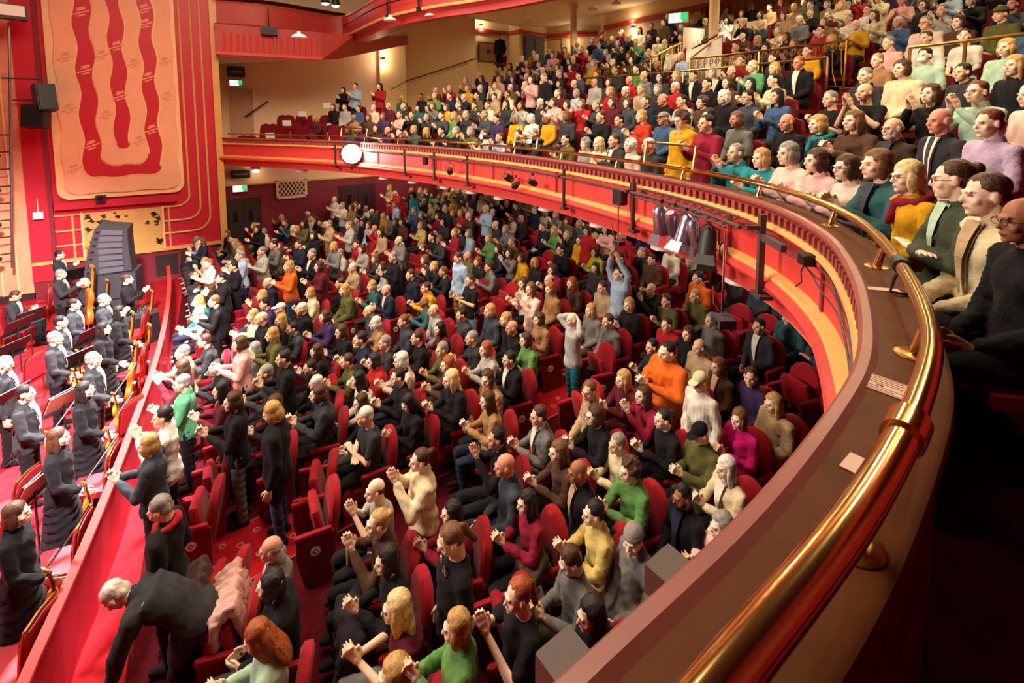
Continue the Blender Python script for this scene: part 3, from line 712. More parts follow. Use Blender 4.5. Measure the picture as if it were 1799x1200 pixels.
# downlights in the soffits above
dl = None
for k, (px, py, z, lab) in enumerate(((525, 66, 7.0, 'white dish lamp below the fluted red box front'), (685, 36, 7.75, 'white dish lamp under the red upper rim beside the slanting panel'), (757, 29, 7.8, 'white dish lamp under the upper rim, second from the slanting panel'), (828, 21, 7.85, 'white dish lamp under the upper rim, third from the slanting panel'), (892, 7, 8.0, 'white dish lamp under the upper rim above the circle recess'), (1040, 18, 9.2, 'bright dish lamp on the cream soffit before the cream column'), (1082, 7, 9.2, 'bright dish lamp on the cream soffit beside the cream column'), (928, 41, 9.5, 'small bright lamp over the dark rear double door'))):
    d = cam.matrix_world.to_3x3() @ Vector(((px - 899.5) / 850, -(py - 273.85) / 850, -1)); kk = (z - CAM_Z) / d.z; p = Vector((d.x * kk, d.y * kk, z))
    if dl is None:
        t = empty('soffit_lamp', p, label=lab, cat='lamp', group='dish lamps under the upper circle')
        mb = MB(); mb.lathe([(.04, .16), (.05, .1), (.15, .07), (.2, 0), (.19, 0)], WHITE, 18); mb.build('shade', t, smooth=True); mb = MB(); mb.lathe([(.18, .005), (.17, .03), (.05, .05)], GLOW, 18); mb.build('diffuser', t, smooth=True); dl = t
    else: t = copy_tree(dl); t.location = p; t['label'] = lab
    lamp('soffit_light', 'SPOT', p + Vector((0, 0, -.02)), p + Vector((0, 0, -5)), 130 if z > 7.4 else 60, (1.0, .82, .52), .06, angle=165, blend=.4)
for px, py, lab in ((571, 6, 'dazzling ceiling spotlight, the larger of the pair high over the box'), (589, 10, 'dazzling ceiling spotlight, the lower of the pair high over the box')):
    d = cam.matrix_world.to_3x3() @ Vector(((px - 899.5) / 850, -(py - 273.85) / 850, -1)); kk = 19.5 / d.y; p = Vector((d.x * kk, d.y * kk, CAM_Z + d.z * kk))
    t = empty('ceiling_spotlight', p, label=lab, cat='lamp'); mb = MB(); mb.lathe([(.14, .0), (.16, .05), (.12, .25), (.03, .3), (.02, 2.2)], BLACK, 14); mb.build('housing', t, smooth=True); mb = MB(); mb.lathe([(.13, 0), (.12, -.03), (.03, -.06)], GLOWW, 14); mb.build('lens', t, smooth=True)
# extra dish lamps added out of view, to brighten the near circle rows
for x, y, z in ((9.0, 9.0, 8.0), (8.6, 5.0, 8.0), (8.4, 1.5, 8.0), (12.5, 7.0, 9.4), (12.5, 3.0, 9.4), (12.5, 11.5, 9.4), (6.2, 2.2, 7.8), (15.5, 9.0, 9.3), (15.5, 5.0, 9.3)):
    t = copy_tree(dl); t.location = (x, y, z); t['label'] = 'added unseen dish lamp on the soffit over the near circle rows'; t['group'] = 'added unseen lamps over the near circle'; z -= .0
    lamp('soffit_light', 'SPOT', (x, y, z - .02), (x, y, 0), 190, (1.0, .80, .46), .06, angle=165, blend=.4)  # fill spot below each added lamp
# grey box speaker hung on the upper rim
p = on_far(18.8, 472, 55); t = empty('box_speaker', p, label='grey box speaker hanging from the upper circle bar above the fluted panel', cat='speaker')
mb = MB(); mb.box((0, 0, 0), (.5, .3, .26), GREY); mb.build('cabinet', t); mb = MB(); mb.box((0, -.155, 0), (.44, .01, .2), BLACK); mb.build('grille', t); mb = MB(); mb.tube([(0, 0, .12), (0, 0, .75)], .02, BLACK, 6); mb.build('drop_bar', t)
# black drop bars on the upper rim
for px in (522, 688, 745):
    i = min(range(90), key=lambda j: abs(proj((RIMS[j][0], RIMS[j][1], 8.3))[0] - px) + (100 if RIMS[j][1] < 5 else 0))
    q = Vector((RIMS[i][0] - rn[i][0] * .1, RIMS[i][1] - rn[i][1] * .1, 8.1)); t = empty('drop_bar', q, label='short black drop bar on the red upper circle rim above %s' % {522: 'the fluted panel', 688: 'the slanting panel', 745: 'the cream wall'}[px], cat='bar')
    mb = MB(); mb.box((0, 0, .2), (.05, .05, .7), BLACK); mb.build('bar', t); mb = MB(); mb.box((0, 0, -.12), (.12, .12, .1), BLACK); mb.build('clamp', t)

# ------------------------------------------------------------------ circle gangway (lit passage), brass rails
vp = empty('gangway_walls', (0, 0, 0), kind='structure')
vz = mat('bright_passage_wall', '#ead8bc', .7)
mb = MB(); mb.add([(12.9, 10.4, 5.9), (15.3, 11.3, 5.9), (15.3, 11.3, 8.0), (12.9, 10.4, 7.7)], [(0, 1, 2, 3)], vz); mb.add([(12.9, 9.2, 5.9), (15.3, 9.2, 5.9), (15.3, 9.2, 7.6), (12.9, 9.2, 7.0)], [(0, 1, 2, 3)], PLUSHD); mb.add([(15.3, 9.2, 5.9), (15.3, 11.3, 5.9), (15.3, 11.3, 8.0), (15.3, 9.2, 8.0)], [(0, 1, 2, 3)], vz); mb.build('passage_wall', vp)
lamp('gangway_light', 'AREA', (14.4, 10.2, 8.0), (14.4, 10.6, 6.5), 14, (1, .9, .75), .6)
def brass_barrier(pts, lab, scrolls=0, h=.75, n_up=4):
    t = empty('brass_barrier', pts[0], label=lab, cat='railing')
    def bp(nm, P, r):
        mb = MB(); mb.tube(P, r, BRASSD, 7); o = mb.build(nm, t, smooth=True); o.matrix_parent_inverse = Matrix.Translation(t.location).inverted(); return o
    bp('top_rail', pts, .028)
    P = [Vector(p) for p in pts]; L = [0]
    for a, b in zip(P[:-1], P[1:]): L.append(L[-1] + (b - a).length)
    def at_(u):
        u *= L[-1]; i = max(j for j in range(len(L)) if L[j] <= u + 1e-6); i = min(i, len(P) - 2)
        return P[i].lerp(P[i + 1], (u - L[i]) / max(1e-6, L[i + 1] - L[i]))
    for i in range(n_up): q = at_(i / (n_up - 1)); bp('post', [q, q - Vector((0, 0, h))], .024)
    if scrolls:
        bp('lower_rail', [p - Vector((0, 0, h * .93)) for p in P], .014)
        for i in range(scrolls):
            q = at_((i + .5) / scrolls); dr = (at_(min(1, (i + .6) / scrolls)) - at_((i + .4) / scrolls)).normalized(); H_ = h * .9
            S_ = []
            for k in range(15):
                a = k / 14 * 2.4 * PI; r2 = .085 * (1 - k / 18); S_.append(q + dr * r2 * math.sin(a) + Vector((0, 0, -.12 - r2 * math.cos(a) * -1)))
            bp('scroll_baluster', S_[::-1] + [q - Vector((0, 0, .25)), q - Vector((0, 0, H_ * .7)) + dr * .02, q - Vector((0, 0, H_)) + dr * .09], .012)
def on_row(px, d, z, lo=3, hi=None): 
    a = arc_px(px, d, z, lo, hi); return arc(a, d, z)[0]
TDZ = lambda d: ZB + RISE * max(0, (d - .85 + .35 + .5) // PITCHR)
q0, q1 = on_row(1205, row_d(6.7), 6.5), on_row(1268, row_d(6.9), 6.5); q2 = on_row(1180, row_d(6.4), 6.5)
mb = MB(); mb.add([(q0.x, q0.y, 4.9), (q1.x, q1.y, 4.9), (q1.x, q1.y, 7.05), (q0.x, q0.y, 6.75)], [(0, 1, 2, 3)], vz)
mb.add([(q2.x, q2.y, 4.9), (q0.x, q0.y, 4.9), (q0.x, q0.y, 6.9), (q2.x, q2.y, 6.3)], [(0, 1, 2, 3)], PLUSHD); mb.build('passage_wall', vp)
lamp('gangway_light', 'POINT', (q0.x - .8, q0.y - .2, 6.9), None, 9, (1, .9, .75), .1)
def curve_rail(pa, pb, rk, z, n=9):
    a, b = arc_px(pa, row_d(rk), z, 3), arc_px(pb, row_d(rk), z, 3); return [arc(a + (b - a) * i / (n - 1), row_d(rk), z)[0] for i in range(n)]
brass_barrier(curve_rail(1022, 1455, 4.5, 6.02), 'long plain brass barrier across the circle behind the fifth row', 0, 1.0, 5)
brass_barrier(curve_rail(1212, 1488, 5.45, 6.40), 'brass barrier with scroll balusters below the lit gangway', 22, .95, 3)
brass_barrier(curve_rail(1047, 1125, 5.2, 6.32), 'short scrolled brass barrier left of the sloping stair rail', 6, .8, 3)
qa, qb = on_row(1128, row_d(5.2), 6.4), on_row(1197, row_d(6.6), 7.0); brass_barrier([qa, qa.lerp(qb, .5), qb], 'sloping brass stair rail with scrolls rising to the exit sign', 7, .85, 3)
qa, qb = on_row(1212, row_d(6.2), 6.5), on_row(1268, row_d(7.2), 7.15); brass_barrier([qa, qb], 'dark sloping handrail inside the bright gangway', 0, .7, 2)
qa, qb = on_row(1262, row_d(7.3), 7.2), on_row(1215, row_d(7.5), 6.9); brass_barrier([qa, qb], 'thin brass handrail above the bright gangway', 0, .5, 2)
qa, qb = on_row(1598, row_d(5.2), 6.15), on_row(1795, row_d(5.2), 6.2); brass_barrier(curve_rail(1598, 1810, 4.6, 6.05), 'brass barrier at the upper right between two rows of seated people', 0, 1.0, 3)
brass_barrier(curve_rail(955, 985, 8.5, 7.9), 'thin brass handrail high in the circle near the rear cream wall', 0, .6, 2)
# steps of the red gangway cutting through the circle rows
for k, (pa, pb) in {2: (1428, 1455), 3: (1447, 1500), 4: (1466, 1518), 5: (1484, 1530), 6: (1502, 1545)}.items():
    z = row_z(k); a, b = arc_px(pa, row_d(k), z + 1.0, 3), arc_px(pb, row_d(k), z + 1.0, 3); t = empty('gangway_step', arc((a + b) / 2, row_d(k), z)[0], kind='structure')
    mb = MB(); A = [arc(a + (b - a) * i / 4, row_d(k) - .45, 0)[0] for i in range(5)]; B = [arc(a + (b - a) * i / 4, row_d(k) + .35, 0)[0] for i in range(5)]
    for zz, m_ in ((z + .17, CARPET),): mb.strip([p + Vector((0, 0, zz)) for p in A], [p + Vector((0, 0, zz)) for p in B], m_)
    mb.strip([p + Vector((0, 0, z)) for p in A], [p + Vector((0, 0, z + .17)) for p in A], PLUSHD)
    mb.tube([p + Vector((0, 0, z + .175)) for p in A], .018, ALU, 5)
    o = mb.build('step', t); o.matrix_parent_inverse = Matrix.Translation(t.location).inverted()
# ------------------------------------------------------------------ people: continuous bodies grown from joints
def ring_loft(V, Fc, rings, n=12):
    """rings: (center, ux, uy) ellipse axes -> closed solid"""
    k = len(V)
    for c, ux, uy in rings:
        for i in range(n):
            a = 2 * PI * i / n
            V.append(Vector(c) + ux * math.cos(a) + uy * math.sin(a))
    L = len(rings)
    for i in range(L - 1):
        for j in range(n):
            Fc.append((k + i * n + j, k + i * n + (j + 1) % n, k + (i + 1) * n + (j + 1) % n, k + (i + 1) * n + j))
    Fc.append(tuple(k + j for j in range(n))[::-1]); Fc.append(tuple(k + (L - 1) * n + j for j in range(n)))
def capsule(V, Fc, p0, r0, p1, r1, n=10):
    p0 = Vector(p0); p1 = Vector(p1); t = p1 - p0
    if t.length < 1e-5: t = Vector((0, 0, 1e-4))
    L = t.length; t.normalize()
    u = t.cross(Vector((0, 0, 1)));
    if u.length < .05: u = t.cross(Vector((1, 0, 0)))
    u.normalize(); v = t.cross(u); R = []
    for a in (80, 50, 22): a = math.radians(a); R.append((p0 - t * r0 * math.sin(a), u * r0 * math.cos(a), v * r0 * math.cos(a)))
    R.append((p0, u * r0, v * r0)); R.append((p1, u * r1, v * r1))
    for a in (22, 50, 80): a = math.radians(a); R.append((p1 + t * r1 * math.sin(a), u * r1 * math.cos(a), v * r1 * math.cos(a)))
    ring_loft(V, Fc, R, n)
def ellip(V, Fc, c, r, M=None, n=14, m=9):
    c = Vector(c); R = []
    for i in range(m):
        a = -PI / 2 + PI * (i + .5) / m
        q = [Vector((0, 0, r[2] * math.sin(a))), Vector((r[0] * math.cos(a), 0, 0)), Vector((0, r[1] * math.cos(a), 0))]
        if M is not None: q = [M @ x for x in q]
        R.append((c + q[0], q[1], q[2]))
    ring_loft(V, Fc, R, n)
def raw_mesh(V, Fc):
    me = bpy.data.meshes.new('raw'); me.from_pydata([tuple(v) for v in V], [], Fc); me.update()
    bm = bmesh.new(); bm.from_mesh(me); bmesh.ops.recalc_face_normals(bm, faces=bm.faces[:]); bm.to_mesh(me); bm.free(); return me
def evaluate(me, mods, vg=None):
    o = bpy.data.objects.new('raw', me); COL.objects.link(o)
    if vg is not None:
        g = o.vertex_groups.new(name='w')
        for val in np.unique(vg): g.add([int(i) for i in np.nonzero(vg == val)[0]], float(val), 'REPLACE')
    for t, kw in mods:
        md = o.modifiers.new(t, t)
        for k, v in kw.items(): setattr(md, k, v)
    bpy.context.view_layer.update()
    dg = bpy.context.evaluated_depsgraph_get(); out = bpy.data.meshes.new_from_object(o.evaluated_get(dg))
    bpy.data.objects.remove(o); bpy.data.meshes.remove(me); return out
def coords(me):
    a = np.empty(len(me.vertices) * 3, np.float32); me.vertices.foreach_get('co', a); return a.reshape(-1, 3)
def set_coords(me, a): me.vertices.foreach_set('co', a.astype(np.float32).ravel()); me.update()
def folds(me, amp, fr, seed):
    a = coords(me); n = np.empty(len(a) * 3, np.float32); me.vertices.foreach_get('normal', n); n = n.reshape(-1, 3)
    rs = np.random.RandomState(seed); f = 0
    for k in range(4):
        w_ = rs.normal(size=3) * fr * (1 + .5 * k); f = f + np.sin(a @ w_ + rs.uniform(0, 6)) / (1 + .6 * k)
    set_coords(me, a + n * (f * amp / 2)[:, None])
def grow(V, Fc, voxel, smooth, ratio, name, m, fold=0, seed=1, weight=None):
    me = evaluate(raw_mesh(V, Fc), [('REMESH', dict(mode='VOXEL', voxel_size=voxel)), ('SMOOTH', dict(iterations=smooth, factor=.5))])
    if fold: folds(me, fold, 26, seed)
    vg = weight(coords(me)) if weight else None
    kw = dict(ratio=ratio)
    if vg is not None: kw.update(vertex_group='w', vertex_group_factor=1.0)
    me = evaluate(me, [('DECIMATE', kw)], vg)
    me.name = name; me.polygons.foreach_set('use_smooth', [True] * len(me.polygons))
    me.materials.clear(); me.materials.append(m); return me

X = Vector((1, 0, 0)); Y = Vector((0, 1, 0)); Z = Vector((0, 0, 1))
ARMS = {  # elbow, wrist relative to the shoulder (x outward), hand direction
    'clap': ((.06, .10, -.25), (-.135, .33, -.13), (-.25, .62, .74)),
    'claphigh': ((.07, .16, -.20), (-.13, .29, .05), (-.15, .35, .92)),
    'lap': ((.05, .03, -.28), (-.09, .27, -.43), (-.35, .9, -.2)),
    'phone': ((.03, .08, -.27), (-.12, .31, -.17), (-.3, .7, .5)),
    'cross': ((.06, .10, -.26), (-.23, .22, -.24), (-.9, .1, .3)),
    'down': ((.06, -.03, -.30), (.05, .06, -.56), (0, .25, -.97)),
    'up': ((.07, .05, .25), (-.06, .12, .50), (-.35, .1, .93)),
    'head': ((.19, .08, .13), (-.04, -.02, .24), (-.9, -.25, .2)),
    'violin': ((.05, .06, -.28), (.04, .27, -.37), (.0, .8, -.6)),
    'cello': ((.10, .12, -.24), (-.06, .34, -.20), (-.4, .7, -.3)),
    'bend': ((.02, .10, -.28), (-.02, .16, -.52), (0, .2, -.95)),
}
POSES = {  # base, right arm, left arm, head pitch (down +), head turn
    'sit_clap': ('sit', 'clap', 'clap', .05, 0), 'sit_claphigh': ('sit', 'claphigh', 'claphigh', -.03, .1), 'sit_lap': ('sit', 'lap', 'lap', .08, 0),
    'sit_phone': ('sit', 'phone', 'phone', .45, 0), 'sit_cross': ('sit', 'cross', 'cross', .1, -.3), 'sit_turn': ('sit', 'lap', 'lap', .0, .55),
    'stand_clap': ('stand', 'clap', 'clap', .05, 0), 'stand_claphigh': ('stand', 'claphigh', 'claphigh', 0, .1), 'stand_down': ('stand', 'down', 'down', .35, 0),
    'stand_up': ('stand', 'up', 'up', -.1, 0), 'stand_head': ('stand', 'head', 'head', -.05, 0), 'stand_violin': ('stand', 'violin', 'down', .0, -.1),
    'sit_cello': ('sit', 'cello', 'lap', .1, 0), 'bend': ('bend', 'bend', 'bend', .3, 0),
}
def skeleton(pose):
    base, ra, la, hp, ht = POSES[pose]; J = {}
    if base == 'sit':
        J['P'] = Vector((0, -.02, .53)); J['A'] = Vector((0, -.045, .72)); J['C'] = Vector((0, -.04, .93)); J['N'] = Vector((0, -.025, 1.10)); J['H'] = Vector((0, .025, 1.245))
        sh = Vector((.168, -.035, 1.025)); kn = Vector((.115, .43, .51)); an = Vector((.115, .39, .09))
    elif base == 'stand':
        J['P'] = Vector((0, 0, .93)); J['A'] = Vector((0, .015, 1.10)); J['C'] = Vector((0, .005, 1.30)); J['N'] = Vector((0, -.01, 1.475)); J['H'] = Vector((0, .03, 1.62))
        sh = Vector((.172, -.01, 1.40)); kn = Vector((.10, .015, .50)); an = Vector((.10, -.02, .08))
    else:
        J['P'] = Vector((0, -.12, .90)); J['A'] = Vector((0, .0, 1.05)); J['C'] = Vector((0, .16, 1.15)); J['N'] = Vector((0, .30, 1.20)); J['H'] = Vector((0, .42, 1.25))
        sh = Vector((.18, .25, 1.16)); kn = Vector((.10, 0, .48)); an = Vector((.10, -.06, .08))
    J['hip'] = J['P'] + Vector((.09, 0, -.01)); J['sh'] = sh; J['kn'] = kn; J['an'] = an
    R = Matrix.Rotation(ht, 3, 'Z') @ Matrix.Rotation(-hp, 3, 'X')
    if base == 'bend': R = Matrix.Rotation(-.9, 3, 'X')
    J['R'] = R; J['base'] = base; J['arms'] = {1: ARMS[ra], -1: ARMS[la]}
    return J
def mir(v, s): return Vector((v[0] * s, v[1], v[2]))
def head_shapes(V, Fc, J):
    H = J['H']; R = J['R']
    def e(c, r): ellip(V, Fc, H + R @ Vector(c), r, R)
    e((0, -.014, .032), (.074, .094, .086)); e((0, .028, -.012), (.064, .066, .088)); e((0, .034, -.058), (.053, .056, .052))
    e((0, .070, -.093), (.022, .020, .018)); e((0, .086, .024), (.05, .012, .009))
    for s in (-1, 1):
        e((s * .077, -.006, -.004), (.011, .021, .033)); e((s * .042, .062, -.026), (.022, .022, .024))
    capsule(V, Fc, H + R @ Vector((0, .092, .012)), .008, H + R @ Vector((0, .106, -.024)), .013)
    e((0, .088, -.056), (.026, .011, .006)); e((0, .086, -.066), (.022, .010, .007))
    capsule(V, Fc, J['N'] + Vector((0, -.01, -.03)), .062, H + R @ Vector((0, -.03, -.06)), .054)
def hand(V, Fc, w_, d, s, nrm):
    d = d.normalized(); n = (nrm - d * nrm.dot(d)).normalized(); side = d.cross(n) * s
    capsule(V, Fc, w_, .023, w_ + d * .035, .026)
    for k in (-1.2, 0, 1.2):
        capsule(V, Fc, w_ + d * .03 + side * .016 * k, .016, w_ + d * .088 + side * .021 * k, .0145, 8)
    for k, L in ((-1.5, .062), (-.5, .078), (.5, .082), (1.5, .070)):
        a = w_ + d * .09 + side * .0225 * k; b = a + d * L * .55 + n * .006 + side * .003 * k; c = b + d * L * .45 + n * .018
        capsule(V, Fc, a, .0105, b, .0095, 8); capsule(V, Fc, b, .0095, c, .008, 8)
    a = w_ + d * .025 + side * .024 ; b = a + d * .035 + side * .032 + n * .012; c = b + d * .036 + side * .008
    capsule(V, Fc, a, .014, b, .012, 8); capsule(V, Fc, b, .012, c, .0095, 8)
def torso_rings(J, g):
    P, A, C, N = J['P'], J['A'], J['C'], J['N']
    ax = (N - P).normalized(); fy = ax.cross(X) * -1; fy = X.cross(ax) * -1; fy = ax.cross(X)
    q = .045 if g > 0 else 0
    return [(P - ax * (.10 + g), X * (.12 + g + q), fy * (.10 + g + q * .7)), (P - ax * .03, X * (.165 + g + q * .25), fy * (.125 + g + q * .3)), (P + ax * .06, X * (.162 + g), fy * (.122 + g)), (A, X * (.145 + g), fy * (.110 + g)),
            (C, X * (.168 + g), fy * (.118 + g)), (C + ax * .07, X * (.172 + g), fy * (.112 + g)), (N - ax * .06, X * (.13 + g), fy * (.085 + g)), (N - ax * .015, X * (.075 + g), fy * (.065 + g))]
def arm_pts(J, s):
    e, w_, d = J['arms'][s]; S0 = mir(J['sh'], s); return S0, S0 + mir(e, s), S0 + mir(w_, s), mir(d, s)
_mesh = {}
def body_mesh(pose):
    if ('b', pose) in _mesh: return _mesh['b', pose]
    J = skeleton(pose); V = []; Fc = []
    head_shapes(V, Fc, J); ring_loft(V, Fc, torso_rings(J, -.015), 14)
    hands = []
    for s in (-1, 1):
        a, b, c, d = arm_pts(J, s)
        capsule(V, Fc, a, .045, b, .038); capsule(V, Fc, b, .038, c, .025)
        hand(V, Fc, c, d, s, Vector((-s, .15, .1)) if d.z > -.5 else Vector((-s, 0, 0))); hands.append(c + d.normalized() * .09)
        h, k, n = mir(J['hip'], s), mir(J['kn'], s), mir(J['an'], s)
        capsule(V, Fc, h, .075, k, .05); capsule(V, Fc, k, .05, n, .034); capsule(V, Fc, n + Vector((0, -.02, -.03)), .034, n + Vector((0, .14, -.045)), .028)
    H = J['H']
    def weight(c):
        d = np.linalg.norm(c - np.array(H), axis=1); v = np.where(d < .16, 0.12, 1.0)
        front = ((c - np.array(H)) @ np.array(J['R'] @ Y)) > .03
        v = np.where((d < .14) & front, 0.0, v)
        for q in hands: v = np.where(np.linalg.norm(c - np.array(q), axis=1) < .11, .1, v)
        return v
    me = grow(V, Fc, .0072, 2, .16, 'body_' + pose, SKIN, weight=weight)
    # natural colouring of a face: brows, eyes, lips
    c = coords(me); q = (c - np.array(H)) @ np.array(J['R'])
    col = np.ones((len(c), 4), np.float32)
    def paint(cx, cz, rx, rz, k):
        for s in (-1, 1):
            mk_ = (((q[:, 0] - s * cx) / rx) ** 2 + ((q[:, 2] - cz) / rz) ** 2 < 1) & (q[:, 1] > .045)
            col[mk_, :3] = k
    paint(.031, .004, .014, .0075, (.2, .14, .12)); paint(.031, .024, .020, .005, (.42, .32, .27)); paint(0, -.061, .024, .009, (.78, .46, .44))
    at = me.color_attributes.new('Col', 'FLOAT_COLOR', 'POINT'); at.data.foreach_set('color', col.ravel())
    _mesh['b', pose] = me; return me
def top_mesh(pose, kind):
    if ('t', pose, kind) in _mesh: return _mesh['t', pose, kind]
    J = skeleton(pose); V = []; Fc = []; g = .012 if kind != 'coat' else .026
    ring_loft(V, Fc, torso_rings(J, g), 16)
    for s in (-1, 1):
        a, b, c, d = arm_pts(J, s); r = .058 + g * .6
        capsule(V, Fc, mir(Vector((.10, 0, 0)), s) + Vector((0, J['sh'].y, J['sh'].z + .015)), .055 + g * .5, a, r)
        if kind == 'short': capsule(V, Fc, a, r, a + (b - a) * .72, .055)
        else:
            capsule(V, Fc, a, r, b, .052 + g * .6); capsule(V, Fc, b, .052 + g * .6, b + (c - b) * .93, .036 + g * .5)
        h, k = mir(J['hip'], s), mir(J['kn'], s)
        if kind == 'coat':
            q = .62 if J['base'] != 'sit' else .5
            capsule(V, Fc, h, .115, h + (k - h) * q, .105)
    N = J['N']; H = J['H']
    if kind in ('coat', 'long', 'jacket'): capsule(V, Fc, N + Vector((0, -.012, -.03)), .074, N + Vector((0, -.012, .012)), .069)
    me = grow(V, Fc, .0115, 3, .22, 'top_' + pose + '_' + kind, CLOTH, fold=.010 if kind != 'short' else .007, seed=hash(pose + kind) % 1000 if False else sum(map(ord, pose + kind)))
    _mesh['t', pose, kind] = me; return me
def legs_mesh(pose, kind):
    if ('l', pose, kind) in _mesh: return _mesh['l', pose, kind]
    J = skeleton(pose); V = []; Fc = []
    P = J['P']; ellip(V, Fc, P + Vector((0, 0, -.03)), (.160, .120, .110))
    if kind == 'dress' and J['base'] != 'sit':
        ring_loft(V, Fc, [(Vector((0, P.y * t, P.z * t + .07 * (1 - t))), X * (.17 + .11 * (1 - t)), Y * (.135 + .10 * (1 - t))) for t in (1.0, .8, .6, .4, .2, .02)], 20)
    else:
        for s in (-1, 1):
            h, k, n = mir(J['hip'], s), mir(J['kn'], s), mir(J['an'], s)
            capsule(V, Fc, h, .096, k, .068); capsule(V, Fc, k, .068, n + Vector((0, 0, .0)), .05)
    me = grow(V, Fc, .013, 3, .2, 'legs_' + pose + kind, CLOTH, fold=.014 if kind == 'dress' else .008, seed=5)
    _mesh['l', pose, kind] = me; return me
def shoes_mesh(pose):
    if ('s', pose) in _mesh: return _mesh['s', pose]
    J = skeleton(pose); V = []; Fc = []
    for s in (-1, 1):
        n = mir(J['an'], s); capsule(V, Fc, n + Vector((0, -.03, -.03)), .046, n + Vector((0, .15, -.042)), .040)
    a = raw_mesh(V, Fc); a.polygons.foreach_set('use_smooth', [True] * len(a.polygons)); a.materials.append(CLOTH)
    _mesh['s', pose] = a; return a
def hair_mesh(kind):
    if ('h', kind) in _mesh: return _mesh['h', kind]
    V = []; Fc = []; m = HAIR; fold = .007
    def e(c, r): ellip(V, Fc, c, r, None)
    if kind == 'short': e((0, -.022, .050), (.080, .092, .083)); e((0, -.050, -.005), (.074, .060, .07))
    elif kind == 'balding':
        e((0, -.052, .004), (.079, .062, .052)); [e((s * .062, -.02, .012), (.017, .042, .040)) for s in (-1, 1)]
    elif kind == 'bob':
        e((0, -.02, .052), (.085, .094, .084)); e((0, -.045, -.03), (.088, .070, .105)); [e((s * .074, .005, -.035), (.019, .045, .085)) for s in (-1, 1)]
    elif kind == 'long':
        e((0, -.02, .052), (.084, .094, .083)); e((0, -.058, -.06), (.092, .058, .17)); e((0, -.085, -.20), (.098, .040, .15)); [e((s * .076, .004, -.07), (.018, .04, .13)) for s in (-1, 1)]
    elif kind == 'bun':
        e((0, -.022, .048), (.079, .092, .082)); e((0, -.05, 0), (.072, .056, .07)); e((0, -.115, .065), (.042, .040, .040))
    elif kind == 'pony':
        e((0, -.022, .048), (.079, .092, .082)); e((0, -.05, 0), (.072, .056, .07)); capsule(V, Fc, (0, -.11, .05), .030, (0, -.15, -.12), .022)
    elif kind == 'curly':
        r_ = random.Random(4)
        e((0, -.02, .05), (.085, .094, .085)); e((0, -.05, -.02), (.085, .07, .09))
        for _ in range(46):
            a = r_.uniform(0, 2 * PI); b = r_.uniform(-.5, 1.4); q = Vector((math.cos(a) * math.cos(b) * .088, math.sin(a) * math.cos(b) * .096 - .024, math.sin(b) * .088 + .042))
            if q.y > .045 and q.z < .085: continue
            e(q, (.022, .022, .022))
    elif kind == 'beanie':
        e((0, -.016, .055), (.084, .102, .088)); ring_loft(V, Fc, [(Vector((0, -.016, z)), X * .087, Y * .105) for z in (.028, .062)], 18); fold = .003
    elif kind == 'cap':
        e((0, -.018, .055), (.082, .099, .074)); ring_loft(V, Fc, [(Vector((0, .09, .052)), X * .062, Y * .075), (Vector((0, .09, .060)), X * .062, Y * .075)], 16); fold = 0
    elif kind == 'hat':
        e((0, -.016, .07), (.086, .104, .075)); ring_loft(V, Fc, [(Vector((0, -.01, .052)), X * .14, Y * .16), (Vector((0, -.01, .062)), X * .13, Y * .15)], 20); fold = 0
    me = grow(V, Fc, .0072, 2, .3, 'hair_' + kind, m if kind not in ('beanie', 'cap', 'hat') else CLOTH, fold=fold, seed=11)
    _mesh['h', kind] = me; return me
# small worn things, in head space
def glasses_mesh():
    if 'g' in _mesh: return _mesh['g']
    mb = MB()
    for s in (-1, 1):
        mb.tube([(s * .031 + .024 * math.cos(a), .100, .003 + .017 * math.sin(a)) for a in np.linspace(0, 2 * PI, 13)], .0022, BLACKP, 4, False)
        mb.tube([(s * .055, .099, .008), (s * .078, .06, .008), (s * .081, -.01, .004)], .0022, BLACKP, 4)
    mb.tube([(-.008, .102, .006), (.008, .102, .006)], .002, BLACKP, 4)
    _mesh['g'] = mb.mesh('glasses'); return _mesh['g']
def face_mask_mesh():
    if 'fm' in _mesh: return _mesh['fm']
    V = []; Fc = []; ellip(V, Fc, (0, .068, -.052), (.055, .052, .045)); me = raw_mesh(V, Fc); me.materials.append(WHITE); me.polygons.foreach_set('use_smooth', [True] * len(me.polygons)); _mesh['fm'] = me; return me
def beard_mesh():
    if 'bd' in _mesh: return _mesh['bd']
    V = []; Fc = []; ellip(V, Fc, (0, .052, -.088), (.048, .046, .036)); [ellip(V, Fc, (s * .056, .02, -.05), (.014, .032, .045)) for s in (-1, 1)]; ellip(V, Fc, (0, .092, -.047), (.026, .014, .006))
    me = grow(V, Fc, .007, 1, .4, 'beard', HAIR, fold=.004); _mesh['bd'] = me; return me
def scarf_mesh(pose):
    if ('sc', pose) in _mesh: return _mesh['sc', pose]
    J = skeleton(pose); N = J['N']; V = []; Fc = []
    P = [N + Vector((.092 * math.cos(a), -.012 + .088 * math.sin(a), -.012 - .035 * math.sin(a))) for a in np.linspace(0, 2 * PI, 13)]
    for a, b in zip(P[:-1], P[1:]): capsule(V, Fc, a, .034, b, .034, 8)
    capsule(V, Fc, N + Vector((.03, .10, -.05)), .035, N + Vector((.05, .13, -.20)), .030)
    me = grow(V, Fc, .01, 2, .35, 'scarf', CLOTH, fold=.008, seed=3); _mesh['sc', pose] = me; return me
